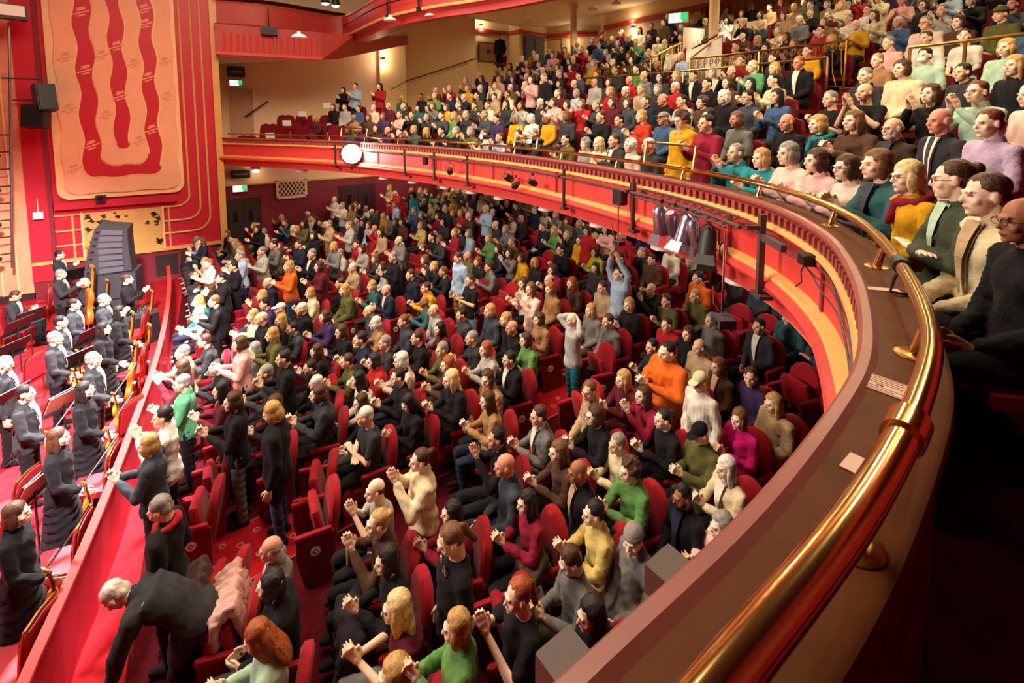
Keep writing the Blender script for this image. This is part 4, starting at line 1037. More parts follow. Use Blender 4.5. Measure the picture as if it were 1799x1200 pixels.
def shirt_mesh(pose, tie):
    k = ('sf', pose, tie)
    if k in _mesh: return _mesh[k]
    J = skeleton(pose); R_ = torso_rings(J, .0); g = .016; V = []; Fc = []
    # a narrow wedge that shows between the lapels
    mb = MB(); ax = (J['N'] - J['P']).normalized(); fy = ax.cross(X)
    if fy.y < 0: fy = -fy
    A = []; B = []; 
    for t, wd in ((0, .055), (.25, .05), (.5, .036), (.8, .02), (1, .008)):
        p = J['N'] * (1 - t) + (J['A'] * .8 + J['P'] * .2) * t
        dep = (.080, .122, .142, .137, .132)[[0, .25, .5, .8, 1].index(t)] + .013
        if tie: wd *= .42; dep += .006
        A.append(p - X * wd + fy * dep); B.append(p + X * wd + fy * dep)
    mb.strip(A, B, CLOTH); mb.strip([a - fy * .02 for a in A], [b - fy * .02 for b in B], CLOTH)
    me = mb.mesh('shirt_front'); _mesh[k] = me; return me

HAIRCOL = dict(dark='#1c1412', brown='#4a2d1a', lbrown='#6e4a2c', grey='#8d8780', white='#d8d2c8', blonde='#b98f54', lblonde='#d9bd86', ginger='#9a4f22', black='#0d0b0c', red='#6b2c18')
SKINCOL = dict(l='#e6b998', p='#f0cdb2', t='#cf9c78', b='#6a412c', m='#9c6848', r='#dd957c')
COLORS = dict(black='#141215', charcoal='#303033', navy='#1b2136', grey='#6d6b68', lgrey='#a8a59e', white='#ddd6c8', cream='#d9c9a2', teal='#1f7f86', red='#a61c22', crimson='#851530', maroon='#551320', orange='#d9651c', olive='#57552a',
    green='#5c8a48', mint='#a8c4ac', mustard='#c9930f', yellow='#c9b266', pink='#d9a49c', palepink='#dcbcae', magenta='#c4136c', brown='#4f3526', tan='#9c744c', beige='#b09672', purple='#3b2752', lilac='#b9a3bc', blue='#3a5578', lblue='#9db4c9', denim='#3e5470', dteal='#2c5558', lime='#97a827', slate='#3a4048', jade='#4f9468')
GARMENT = {'long': 'jumper', 'short': 'T-shirt', 'jacket': 'jacket', 'coat': 'coat', 'shirt': 'shirt', 'dress': 'dress'}
PEOPLE = []
def person(loc, rz, pose, hair, hcol, skin, kind, color, legs='charcoal', scale=1.0, fat=1.0, extras=(), label='', group=None, shoes=False):
    J = skeleton(pose)
    o = link('person', body_mesh(pose), None, loc, rz, None, label, 'person', group)
    o.scale = (scale * fat, scale * fat, scale); o.color = lin(SKINCOL[skin])
    mk_ = {'shirt': 'long', 'jacket': 'jacket', 'dress': 'long'}.get(kind, kind)
    if mk_ == 'jacket': mk_ = 'long'
    nm = {'long': 'jumper', 'short': 'tee_shirt', 'jacket': 'jacket', 'coat': 'coat', 'shirt': 'shirt', 'dress': 'dress_top'}[kind]
    c = link(nm, top_mesh(pose, mk_), o); c.color = lin(COLORS.get(color, color))
    c = link('skirt' if kind == 'dress' else 'trousers', legs_mesh(pose, 'dress' if kind == 'dress' else 'trousers'), o); c.color = lin(COLORS.get(legs, legs))
    HM = Matrix.Translation(J['H']) @ J['R'].to_4x4()
    if hair != 'bald':
        c = link({'beanie': 'beanie', 'cap': 'cap', 'hat': 'hat'}.get(hair, 'hair'), hair_mesh(hair), o); c.matrix_local = HM
        c.color = lin(HAIRCOL.get(hcol, COLORS.get(hcol, hcol)))
    if shoes:
        c = link('shoes', shoes_mesh(pose), o); c.color = lin('#15110f')
    for e in extras:
        if e == 'glasses': c = link('glasses', glasses_mesh(), o); c.matrix_local = HM
        elif e == 'necklace':
            mb = MB(); N_ = J['N']
            for s in (-1, 1): mb.tube([N_ + Vector((s * .055 + .032 * math.cos(a), .075 + .02 * (1 - s * s), -.06 + .032 * math.sin(a))) + Vector((0, .028, 0)) for a in np.linspace(0, 2 * PI, 15)], .008, CHROME, 6, False)
            mb.build('necklace', o, smooth=True)
        elif e == 'mask': c = link('face_mask', face_mask_mesh(), o); c.matrix_local = HM
        elif e.startswith('beard'): c = link('beard', beard_mesh(), o); c.matrix_local = HM; c.color = lin(HAIRCOL[e[6:] or 'grey'])
        elif e.startswith('scarf'): c = link('scarf', scarf_mesh(pose), o); c.color = lin(COLORS[e[6:]])
        elif e.startswith('shirt'): c = link('shirt_front', shirt_mesh(pose, False), o); c.color = lin(COLORS[e[6:]])
        elif e.startswith('tie'): c = link('tie', shirt_mesh(pose, True), o); c.color = lin(COLORS[e[4:]])
    PEOPLE.append(o); return o
# ------------------------------------------------------------------ stalls: pit barrier, aisle, seats
def unpz(px, py, z):
    d = cam.matrix_world.to_3x3() @ Vector(((px - 899.5) / 850, -(py - 273.85) / 850, -1)); k = (z - CAM_Z) / d.z
    return Vector((d.x * k, d.y * k, z))
BP, _ = resample(spline([(-1.75, 1.0), (-1.62, 3.5), (-1.50, 5.12), (-1.41, 5.9), (-1.30, 7.0), (-1.19, 8.5), (-1.06, 11.0), (-1.05, 13.5), (-1.14, 16.0), (-1.27, 17.7)], 6), 40)
pb = empty('pit_barrier', (-1.3, 7, -.5), label='long red cloth-covered barrier between orchestra and front stalls', cat='barrier')
PBN = [-.5, .38]
for i in range(8):
    lo, hi = i * 39 // 8, (i + 1) * 39 // 8; mb = MB(); seg = BP[lo:hi + 1]
    def wv(p, k, z): return (p[0] + k + (.012 * math.sin(p[1] * 9 + z * 2)), p[1], z)
    for k in (-.03, .03): mb.strip([wv(p, k, -.5) for p in seg], [wv(p, k, .36) for p in seg], RED)
    mb.strip([(p[0] - .03, p[1], .36) for p in seg], [(p[0] + .03, p[1], .36) for p in seg], RED)
    o = mb.build('cloth_panel', pb, smooth=False); o.matrix_parent_inverse = Matrix.Translation(pb.location).inverted()
mb = MB()
mb.strip([(p[0] - .045, p[1], .385) for p in BP], [(p[0] + .045, p[1], .385) for p in BP], mat('salmon_rail_paint', '#b03a34', .6, spec=.2)); mb.strip([(p[0] + .045, p[1], .385) for p in BP], [(p[0] + .045, p[1], .35) for p in BP], FASCIA); mb.strip([(p[0] - .045, p[1], .385) for p in BP], [(p[0] - .045, p[1], .35) for p in BP], FASCIA)
o = mb.build('top_rail', pb); o.matrix_parent_inverse = Matrix.Translation(pb.location).inverted()
# aisle carpets with nosing strips and printed ring motifs
def aisle(c0, c1, name):
    t = empty(name, (0, 0, 0), kind='structure')
    mb = MB(); ss = np.linspace(-.4, 11, 24); mb.strip([(s, c0, zf(s) + .008) for s in ss], [(s, c1, zf(s) + .008) for s in ss], mat('aisle_carpet', '#a4141f', .95, noise=.2, nscale=10, spec=.1)); mb.build('runner', t)
    for c in (c0, c1):
        mb = MB(); mb.tube([(s, c, zf(s) + .012) for s in ss], .012, mat('carpet_edge_strip', '#b9605a', .5), 5); mb.build('edge_strip', t)
    mb = MB(); r_ = random.Random(5)
    for i in range(60):
        for j in range(2):
            s = -.3 + i * .19; c = c0 + (c1 - c0) * (.28 + .44 * j) + (.06 if i % 2 else -.06)
            mb.tube([(s + .035 * math.cos(a), c + .035 * math.sin(a), zf(s) + .010) for a in np.linspace(0, 2 * PI, 9)], .008, mat('carpet_motif', '#c9807a', .9), 4, False)
    mb.build('ring_motifs', t, kind='stuff')
aisle(5.95, 6.85, 'floor_aisle_near'); aisle(13.0, 13.8, 'floor_aisle_far')

def make_seat_meshes():
    M_ = {}
    mb = MB()   # backrest: arched, padded
    out = []
    w2 = .245
    for x, z in ((-w2, .30), (w2, .30), (w2, .72), (.225, .84), (.17, .93), (.09, .975), (0, .985), (-.09, .975), (-.17, .93), (-.225, .84), (-w2, .72)): out.append((x, z))
    def f(x, z, d): return (x, -.20 - d - (z - .3) * .14 + .16 * x * x, z)
    lay = [(.02, .93), (.0, 1.0), (-.05, 1.0), (-.075, .93)]
    vs = []; n = len(out)
    for d, sc in ((.085, .90), (.065, 1.0), (.0, 1.0), (-.03, .88)): vs += [f(x * sc, .62 + (z - .62) * sc, d) for x, z in out]
    fs = [(i * n + k, i * n + (k + 1) % n, (i + 1) * n + (k + 1) % n, (i + 1) * n + k) for i in range(3) for k in range(n)] + [tuple(range(n)), tuple(3 * n + k for k in range(n))]
    mb.add(vs, fs, PLUSH); M_['backrest'] = mb.mesh('backrest', True)
    mb = MB(); vs = []
    for z, sc in ((.35, .9), (.37, 1.0), (.42, 1.0), (.445, .9)):
        for x, y in ((-.22, -.19), (.22, -.19), (.225, .16), (.19, .24), (0, .26), (-.19, .24), (-.225, .16)): vs.append((x * sc, .03 + (y - .03) * sc, z))
    fs = [(i * 7 + k, i * 7 + (k + 1) % 7, (i + 1) * 7 + (k + 1) % 7, (i + 1) * 7 + k) for i in range(3) for k in range(7)] + [tuple(range(7)), tuple(21 + k for k in range(7))]
    mb.add(vs, fs, PLUSH); M_['seat'] = mb.mesh('seat', True)
    tip = M_['seat'].copy(); tip.transform(Matrix.Translation((0, -.16, .40)) @ Matrix.Rotation(math.radians(78), 4, 'X') @ Matrix.Translation((0, .18, -.40))); M_['seat_up'] = tip
    mb = MB(); vs = []
    for z, sc in ((.585, .8), (.60, 1), (.63, 1), (.645, .75)):
        for x, y in ((-.03, -.24), (.03, -.24), (.03, .12), (.015, .15), (-.015, .15), (-.03, .12)): vs.append((x * sc, -.04 + (y + .04) * (.97 if sc < 1 else 1), z))
    fs = [(i * 6 + k, i * 6 + (k + 1) % 6, (i + 1) * 6 + (k + 1) % 6, (i + 1) * 6 + k) for i in range(3) for k in range(6)] + [tuple(range(6)), tuple(18 + k for k in range(6))]
    mb.add(vs, fs, PLUSH); M_['armrest'] = mb.mesh('armrest', True)
    mb = MB(); mb.prism([(-.27, .02), (.06, .02), (.14, .40), (.13, .59), (-.27, .59)], lambda u, v, d: (d, u, v), -.018, .018, PLUSHD); M_['end_panel'] = mb.mesh('end_panel')
    mb = MB(); mb.lathe([(.055, -.004), (.055, .004)], WHITE, 14, Matrix.Rotation(PI / 2, 4, 'Y'))
    mb.lathe([(.034, -.006), (.034, .006)], PLUSHD, 4, Matrix.Rotation(PI / 2, 4, 'Y')); mb.lathe([(.016, -.008), (.016, .008)], WHITE, 6, Matrix.Rotation(PI / 2, 4, 'Y')); M_['badge'] = mb.mesh('badge')
    return M_
SM = make_seat_meshes(); SEATS = []
def seat(loc, rz, label, up=False, group='red plush stalls seats', badge=True):
    t = empty('theatre_seat', loc, rz, label=label, cat='seat', group=group); SEATS.append(t)
    link('backrest', SM['backrest'], t); link('seat', SM['seat_up' if up else 'seat'], t)
    for s in (-1, 1):
        a = link('armrest', SM['armrest'], t); a.location = (s * .262, 0, 0); e = link('end_panel', SM['end_panel'], t); e.location = (s * .262, 0, 0)
        if badge: b = link('badge', SM['badge'], e); b.location = (s * .02, -.06, .42)
    return t

# ------------------------------------------------------------------ orchestra pit
PF = -.5
def chair_meshes():
    M_ = {}
    mb = MB(); o = [(-.2, .50), (.2, .50), (.21, .82), (.17, .92), (0, .95), (-.17, .92), (-.21, .82)]
    mb.prism(o, lambda u, v, d: (u, -.21 - d - (v - .5) * .12, v), -.025, .03, mat('red_chair_vinyl', '#a8202a', .55, noise=.1)); M_['backrest'] = mb.mesh('backrest')
    mb = MB(); mb.box((0, 0, .445), (.42, .42, .08), mat('red_chair_vinyl', '#a8202a', .55)); M_['seat'] = mb.mesh('seat')
    mb = MB(); mb.tube([(-.21, -.19, .42), (-.22, -.215, .5), (-.225, -.255, .82), (-.18, -.268, .94), (0, -.272, .97), (.18, -.268, .94), (.225, -.255, .82), (.22, -.215, .5), (.21, -.19, .42)], .014, BRASSD, 6); M_['back_frame'] = mb.mesh('back_frame', True)
    mb = MB(); mb.tube([(0, 0, .42), (0, 0, 0)], .013, BRASSD, 6); M_['leg'] = mb.mesh('leg', True)
    return M_
CM = chair_meshes()
def chair(px, py, rz, lab, z=.75):
    p = unpz(px, py, PF + z); t = empty('banquet_chair', (p.x, p.y, PF), rz, label=lab, cat='chair', group='red banquet chairs of the orchestra')
    for k in ('seat', 'backrest', 'back_frame'): link(k, CM[k], t)
    for sx in (-1, 1):
        for sy in (-1, 1): l = link('leg', CM['leg'], t); l.location = (sx * .18, sy * .18, 0)
for a in ((62, 520, 1.9, 'red banquet chair behind the horn player at the stage wall'), (80, 512, 1.7, 'red banquet chair beside the standing double bassist'), (243, 515, 1.2, 'red banquet chair behind the cellist beside the loudspeaker stack'), (232, 565, 1.4, 'red banquet chair by the black equipment case'), (226, 628, 1.5, 'empty red banquet chair with gilt frame beside the seated player with bow'),
          (207, 722, .9, 'red banquet chair with a grey folder lying on it'), (158, 818, 1.4, 'empty red banquet chair beside the long-haired violinist in black'), (97, 948, 1.4, 'empty red banquet chair beside the nearest violinist'), (14, 1118, 1.2, 'red banquet chair nearest the camera below the nearest violinist'), (137, 612, 1.3, 'orange-red banquet chair behind the standing player in grey tailcoat'), (40, 640, 1.0, 'red banquet chair among the music stands at the picture edge'), (8, 860, 1.2, 'red banquet chair beside the open cream score')):
    chair(*a)
def stand_meshes():
    M_ = {}
    mb = MB(); mb.box((0, 0, 0), (.52, .015, .34), BLACK); mb.box((0, .03, -.165), (.52, .06, .012), BLACK); mb.v = [tuple(Matrix.Rotation(math.radians(-28), 3, 'X') @ Vector(v) + Vector((0, 0, 1.12))) for v in mb.v]; M_['desk'] = mb.mesh('desk')
    mb = MB(); mb.tube([(0, -.02, .1), (0, -.02, 1.08)], .013, BLACK, 6); M_['pole'] = mb.mesh('pole')
    mb = MB(); mb.tube([(0, -.02, .12), (0, .26, .01)], .009, BLACK, 5); M_['leg'] = mb.mesh('leg')
    mb = MB(); mb.box((-.125, .02, 0), (.245, .008, .31), PAPER, M=Matrix.Rotation(math.radians(3), 3, 'Z')); mb.box((.125, .02, 0), (.245, .008, .31), PAPER, M=Matrix.Rotation(math.radians(-3), 3, 'Z')); mb.v = [tuple(Matrix.Rotation(math.radians(-28), 3, 'X') @ Vector(v) + Vector((0, 0, 1.12))) for v in mb.v]; M_['score'] = mb.mesh('score')
    return M_
TM = stand_meshes()
def music_stand(px, py, rz, lab, score=None):
    p = unpz(px, py, PF + 1.12); t = empty('music_stand', (p.x, p.y, PF), rz, label=lab, cat='music stand', group='black music stands of the orchestra')
    link('desk', TM['desk'], t); link('pole', TM['pole'], t)
    for k in range(3): l = link('leg', TM['leg'], t); l.rotation_euler = (0, 0, k * 2 * PI / 3)
    if score:
        o = link('open_score', TM['score'], None, (p.x, p.y, PF), rz, label=score, cat='sheet music')
for a in ((32, 572, -2.2, 'black music stand in front of the horn player'), (52, 556, -2.4, 'black music stand beside the horn player, nearer the bassists'), (22, 612, -2.2, 'black music stand near the picture edge below the horn player'), (136, 440 + 40, -2.6, 'black music stand at the double basses'), (158, 588, -2.2, 'black music stand between the middle cellists'), (140, 628, -2.4, 'black music stand behind the standing player in grey tailcoat'),
          (62, 850, -2.0, 'low music stand holding an open cream score beside the long-haired violinist', 'open cream score on the music stand beside the long-haired violinist'), (112, 700, -2.3, 'music stand holding brightly lit white sheets beside the violinist in black', 'brightly lit white open score on the stand in the middle of the orchestra'), (14, 700, -2.2, 'black music stand at the picture edge beside the violinist in dark suit')):
    music_stand(*a)
# string instruments
def fiddle_meshes():
    M_ = {}
    half = [(0, 0), (.05, .003), (.085, .02), (.103, .055), (.100, .09), (.078, .12), (.058, .15), (.055, .19), (.068, .22), (.080, .25), (.083, .285), (.07, .325), (.04, .35), (0, .357)]
    out = half + [(-x, z) for x, z in half[-2:0:-1]]
    mb = MB(); n = len(out); vs = []
    for d, s in ((-.032, .95), (-.026, 1), (.006, 1), (.014, .93)): vs += [(x * s, -d, .178 + (z - .178) * s) for x, z in out]
    mb.add(vs, [(i * n + k, i * n + (k + 1) % n, (i + 1) * n + (k + 1) % n, (i + 1) * n + k) for i in range(3) for k in range(n)] + [tuple(range(n)), tuple(3 * n + k for k in range(n))], VARN); M_['body'] = mb.mesh('body', True)
    mb = MB(); mb.box((0, -.024, .42), (.026, .012, .26), WALNUT); mb.box((0, -.022, .06), (.03, .012, .11), WALNUT); mb.box((0, -.024, .155), (.045, .02, .006), PAPER); M_['fingerboard'] = mb.mesh('fingerboard')
    mb = MB(); mb.tube([(0, -.012, .34), (0, -.010, .5), (0, -.012, .57), (0, .012, .59), (0, .01, .57)], .012, VARN, 6); mb.box((0, -.01, .54), (.07, .008, .008), WALNUT); mb.box((0, -.01, .56), (.07, .008, .008), WALNUT); M_['neck'] = mb.mesh('neck', True)
    mb = MB(); mb.tube([(0, 0, 0), (0, 0, -.09)], .006, CHROME, 5); M_['endpin'] = mb.mesh('endpin')
    return M_
FM = fiddle_meshes()
def fiddle(name, loc, M, s, lab, pin=False):
    t = bpy.data.objects.new(name, None); COL.objects.link(t); t.empty_display_size = .1
    t.matrix_world = Matrix.Translation(loc) @ M @ Matrix.Scale(s, 4); tag(t, lab, 'instrument', 'string instruments of the orchestra')
    for k in ('body', 'fingerboard', 'neck') + (('endpin',) if pin else ()): link(k, FM[k], t)
def bow(a, b, lab):
    t = empty('bow', a, label=lab, cat='bow', group='string players bows'); a = Vector(a); b = Vector(b); d = b - a
    mb = MB(); mb.tube([(0, 0, 0), d * .5 + Vector((0, 0, -.006)), d], .006, WALNUT, 5); mb.build('stick', t); mb = MB(); mb.tube([Vector((.012, .012, -.008)), d + Vector((.01, .01, -.008))], .010, BOWW, 5); mb.build('hair', t)
MUS = [  # px, py of head, pose, hair, haircol, label, instrument
 (102, 448, 'stand_clap', 'short', 'dark', 'dark-haired double bassist in black tailcoat standing at the stage wall', 'bass', 1),
 (104, 482, 'stand_clap', 'short', 'grey', 'grey-haired bassist in tailcoat standing in front of the other bassist', 'bass', 1),
 (147, 497, 'sit_cello', 'short', 'white', 'white-haired cellist in tailcoat seated left of the loudspeaker stack', 'cello', 0),
 (221, 491, 'stand_clap', 'bun', 'brown', 'woman cellist in black dress standing beside the loudspeaker stack', 'cello', 1),
 (180, 527, 'stand_clap', 'short', 'grey', 'grey-haired cellist in tailcoat in front of the loudspeaker stack', 'cello', 1),
 (127, 535, 'stand_violin', 'short', 'dark', 'dark-haired player in tailcoat with white shirt behind the middle desks', 'violin', 1),
 (207, 548, 'stand_violin', 'long', 'dark', 'dark-haired woman in black dress standing before the black equipment case', 'cello', 1),
 (24, 520, 'sit_phone', 'short', 'brown', 'horn player in tailcoat seated at the left picture edge', 'horn', 0),
 (103, 566, 'stand_violin', 'short', 'dark', 'dark-haired violinist seen from the side behind the one in grey tailcoat', 'violin', 1),
 (93, 595, 'stand_violin', 'short', 'grey', 'violinist in grey tailcoat standing beside the bright music stand', 'violin', 1),
 (178, 578, 'stand_violin', 'long', 'dark', 'long-haired woman in black standing beside the orange cello', 'cello', 1),
 (160, 632, 'stand_violin', 'short', 'grey', 'grey-haired player in tailcoat and white shirt holding a long bow', 'violin', 1),
 (144, 686, 'stand_violin', 'long', 'dark', 'dark-haired woman violinist in black beside the bright white score', 'violin', 1),
 (40, 692, 'stand_violin', 'short', 'dark', 'dark-haired violinist in dark suit and white shirt by the red carpet', 'violin', 1),
 (97, 770, 'stand_violin', 'long', 'brown', 'brown-haired woman violinist in long black dress beside an empty red chair', 'violin', 1),
 (22, 905, 'stand_violin', 'bob', 'brown', 'woman violinist in black dress nearest the camera, holding an orange violin', 'violin', 1),
 (4, 640, 'stand_down', 'short', 'white', 'brightly lit player in white shirt cut by the picture edge', None, 1),
]
def musicians():
    r_ = random.Random(12)
    for px, py, pose, hair, hc, lab, inst, st in MUS:
        z = PF + (1.62 if pose.startswith('stand') else 1.245); p = unpz(px, py, z)
        if p.y > 18.6: k = 18.6 / p.y; p = Vector((p.x * k, 18.6, CAM_Z + (p.z - CAM_Z) * k)); 
        base = p.z - (z - PF); tgt = Vector((1.0, -.12, 0)); rz = math.atan2(-tgt.x, tgt.y)
        woman = 'woman' in lab
        if inst in ('bass',) and base > PF + .05:
            rb = empty('riser', (p.x, p.y, PF), label='low dark riser under the %s' % ('rear bassist' if '448' == str(py) else 'front bassist'), cat='platform'); mb = MB(); mb.box((0, 0, (base - PF) / 2), (.9, .9, base - PF), DEEP); mb.build('platform', rb); mb = MB(); mb.box((0, 0, base - PF - .01), (.94, .94, .03), DARK); mb.build('edge', rb)
        o = person((p.x, p.y, base), rz, pose, hair, hc, 'l' if not woman else 'p', 'dress' if woman else 'jacket', 'black' if woman else 'charcoal', 'black', 1.0, 1.0, () if woman else ('shirt_white',), lab, 'orchestra players', True)
        Mp = Matrix.Translation((p.x, p.y, base)) @ Matrix.Rotation(rz, 4, 'Z')
        J = skeleton(pose)
        if inst == 'violin':
            h = arm_pts(J, 1)[2]; fiddle('violin', Mp @ (h + Vector((.02, .10, -.48))), Matrix.Rotation(rz + PI, 4, 'Z') @ Matrix.Rotation(-.12, 4, 'X'), 1.0, 'orange violin held by the ' + ' '.join(lab.split()[:9]))
            h2 = arm_pts(J, -1)[2]; a = Mp @ (h2 + Vector((0, .04, -.08))); b = Mp @ (h2 + Vector((-.10, .42, .46 if r_.random() < .6 or py > 850 else -.40))); bow(a, b, 'pale bow held by the ' + ' '.join(lab.split()[:9]))
        elif inst == 'cello':
            fiddle('cello', Mp @ Vector((-.06 if st else 0, .33, .2)), Matrix.Rotation(rz + PI, 4, 'Z') @ Matrix.Rotation(.12, 4, 'X'), 1.85, 'orange cello standing before the ' + ' '.join(lab.split()[:8]), True)
        elif inst == 'bass':
            fiddle('double_bass', Mp @ Vector((-.05, .46, .28)), Matrix.Rotation(rz + PI + .5, 4, 'Z') @ Matrix.Rotation(.10, 4, 'X'), 2.5, 'tall orange double bass held by the ' + ' '.join(lab.split()[:5]), True)
        elif inst == 'horn':
            t = empty('french_horn', Mp @ Vector((.05, .30, .80)), rz, label='small brass horn on the lap of the player at the left edge', cat='instrument'); mb = MB(); mb.tube([(.13 * math.cos(a), 0, .13 * math.sin(a)) for a in np.linspace(0, 2 * PI, 17)], .02, BRASS, 8, False); mb.tube([(.08 * math.cos(a), .02, .08 * math.sin(a)) for a in np.linspace(0, 2 * PI, 13)], .012, BRASS, 6, False); mb.build('coils', t, smooth=True); mb = MB(); mb.lathe([(.02, 0), (.03, .1), (.06, .18), (.14, .25)], BRASS, 16, Matrix.Translation((.12, 0, -.05)) @ Matrix.Rotation(2.4, 4, 'Y')); mb.build('bell', t, smooth=True)
        if not st:
            t = empty('banquet_chair', (p.x, p.y, base), rz, label='red banquet chair under the ' + ' '.join(lab.split()[:9]), cat='chair', group='red banquet chairs of the orchestra')
            for k in ('seat', 'backrest', 'back_frame'): link(k, CM[k], t)
            for sx in (-1, 1):
                for sy in (-1, 1): l = link('leg', CM['leg'], t); l.location = (sx * .18, sy * .18, 0)
musicians()
# loudspeaker stack
ps = unpz(205, 560, PF); ps.y = min(ps.y, 17.6)
t = empty('loudspeaker_stack', ps, -.1, label='tall curved grey line array loudspeaker standing on two bass cabinets', cat='loudspeaker')
mb = MB(); mb.box((0, 0, .33), (1.1, .8, .64), GREY); mb.build('bass_cabinet', t); mb = MB(); mb.box((0, 0, 1.0), (1.1, .8, .64), GREY); mb.build('bass_cabinet', t)
P = Vector((0, 0, 1.34)); ang = -.02
for k in range(7):
    M_ = Matrix.Translation(P) @ Matrix.Rotation(ang, 4, 'Y') @ Matrix.Rotation(.12 * k / 6, 4, 'X'); mb = MB(); wl, wr = .52 - .035 * k, .46 - .012 * k
    vs = [M_ @ Vector(v) for v in ((-wl, -.35, 0), (wr, -.28, 0), (wr, .28, 0), (-wl, .35, 0), (-wl + .03, -.35, .172), (wr - .01, -.28, .168), (wr - .01, .28, .168), (-wl + .03, .35, .172))]
    mb.add(vs, [(0, 1, 2, 3), (4, 7, 6, 5), (0, 4, 5, 1), (1, 5, 6, 2), (2, 6, 7, 3), (3, 7, 4, 0)], GREY)
    c = mb.build('array_cabinet', t); mb = MB(); mb.box(M_ @ Vector((-wl + .1, -.352, .09)), (.06, .02, .045), BLACK, M=M_.to_3x3()); mb.build('grip', c); mb = MB(); mb.box(M_ @ Vector((.05, -.325, .085)), (.5, .02, .12), mat('speaker_grille', '#57575f', .6), M=M_.to_3x3()); mb.build('grille', c)
    P = M_ @ Vector((0, 0, .175)); ang += .025
# equipment case
pe = unpz(262, 572, PF + .4); pe.x = min(pe.x, -1.75); t = empty('equipment_case', (pe.x, pe.y, PF), .5, label='black equipment case with knobs standing inside the pit barrier', cat='case')
mb = MB(); mb.box((0, 0, .35), (.85, .55, .7), BLACKP); mb.build('cabinet', t); mb = MB(); mb.box((0, 0, .74), (.8, .5, .10), GREY); mb.build('mixer', t)
mb = MB(); [mb.lathe([(.018, 0), (.016, .03)], CHROME, 8, Matrix.Translation((x, y, .79))) for x in np.linspace(-.32, .32, 7) for y in (-.15, 0, .15)]; mb.build('knobs', t, kind='stuff')
# lighting boom and speakers on the proscenium reveal
def boom(px, py0, py1, lab, c=18.7):
    a, b = on_far(c, px, py0), on_far(c, px + 6, py1); t = empty('lighting_boom', b, label=lab, cat='lighting boom')
    def bb(nm, mb): o = mb.build(nm, t, smooth=True); o.matrix_parent_inverse = Matrix.Translation(t.location).inverted(); return o
    mb = MB(); mb.tube([a, b], .03, ALU, 8); bb('pole', mb)
    for k in range(8):
        q = a.lerp(b, .45 + k * .07); mb = MB(); mb.tube([q, q + Vector((-.5, -.1, 0))], .02, BLACK, 5); bb('arm', mb)
        mb = MB(); R_ = Matrix.Rotation(1.2, 4, 'Y'); mb.lathe([(.04, .16), (.08, .1), (.09, -.12), (.085, -.16), (.06, -.14)], BLACKP, 12, Matrix.Translation(q + Vector((-.45 + .14 * (k % 2), -.2, -.12))) @ R_); bb('stage_lamp', mb)
boom(15, 40, 470, 'lighting boom with black lamps against the timber stage reveal')
def wing_speaker(px, py, lab, sz, rz):
    q = on_far(18.5, px, py); t = empty('box_speaker', q, rz, label=lab, cat='speaker'); mb = MB(); mb.box((0, 0, 0), sz, BLACKP, M=Matrix.Rotation(-.2, 3, 'X')); mb.build('cabinet', t); mb = MB(); mb.box((0, -sz[1] / 2 - .02, 0), (sz[0] * .85, .03, sz[2] * .85), BLACK, M=Matrix.Rotation(-.2, 3, 'X')); mb.build('grille', t); mb = MB(); mb.tube([(0, 0, sz[2] / 2), (0, .1, sz[2] / 2 + .15), (-.7, .5, sz[2] / 2 + .15)], .025, STEEL, 6); mb.build('bracket', t)
wing_speaker(78, 172, 'upper black speaker on a bracket beside the red pilaster', (.42, .36, .75), .5); wing_speaker(63, 205, 'lower black speaker on a bracket beside the timber reveal', (.5, .4, .62), -.2)
q = on_far(18.3, 12, 20); t = empty('flood_lamp', q, .4, label='large black flood lamp with pale lens at the top corner', cat='lamp'); mb = MB(); mb.box((0, 0, 0), (.75, .3, .4), BLACKP); mb.build('housing', t); mb = MB(); mb.box((0, -.16, .02), (.62, .03, .28), WHITE); mb.build('lens', t)
q = on_far(19.2, 180, 352); t = empty('small_lamp', q, label='tiny black lamp on the red ledge below the wavy panel', cat='lamp'); mb = MB(); mb.box((0, -.25, .1), (.24, .2, .18), BLACKP); mb.build('housing', t); mb = MB(); mb.lathe([(.07, 0), (.05, .02)], GLASS, 10, Matrix.Translation((0, -.36, .1)) @ Matrix.Rotation(PI / 2, 4, 'X')); mb.build('lens', t)
q = on_far(19.2, 68, 378); t = empty('wall_box', q, label='white socket box on the pink pilaster beside the basses', cat='box'); mb = MB(); mb.box((0, -.05, 0), (.22, .1, .2), WHITE); mb.build('case', t); mb = MB(); mb.tube([(0, -.05, .1), (0, -.05, .5)], .012, WHITE, 5); mb.build('conduit', t)
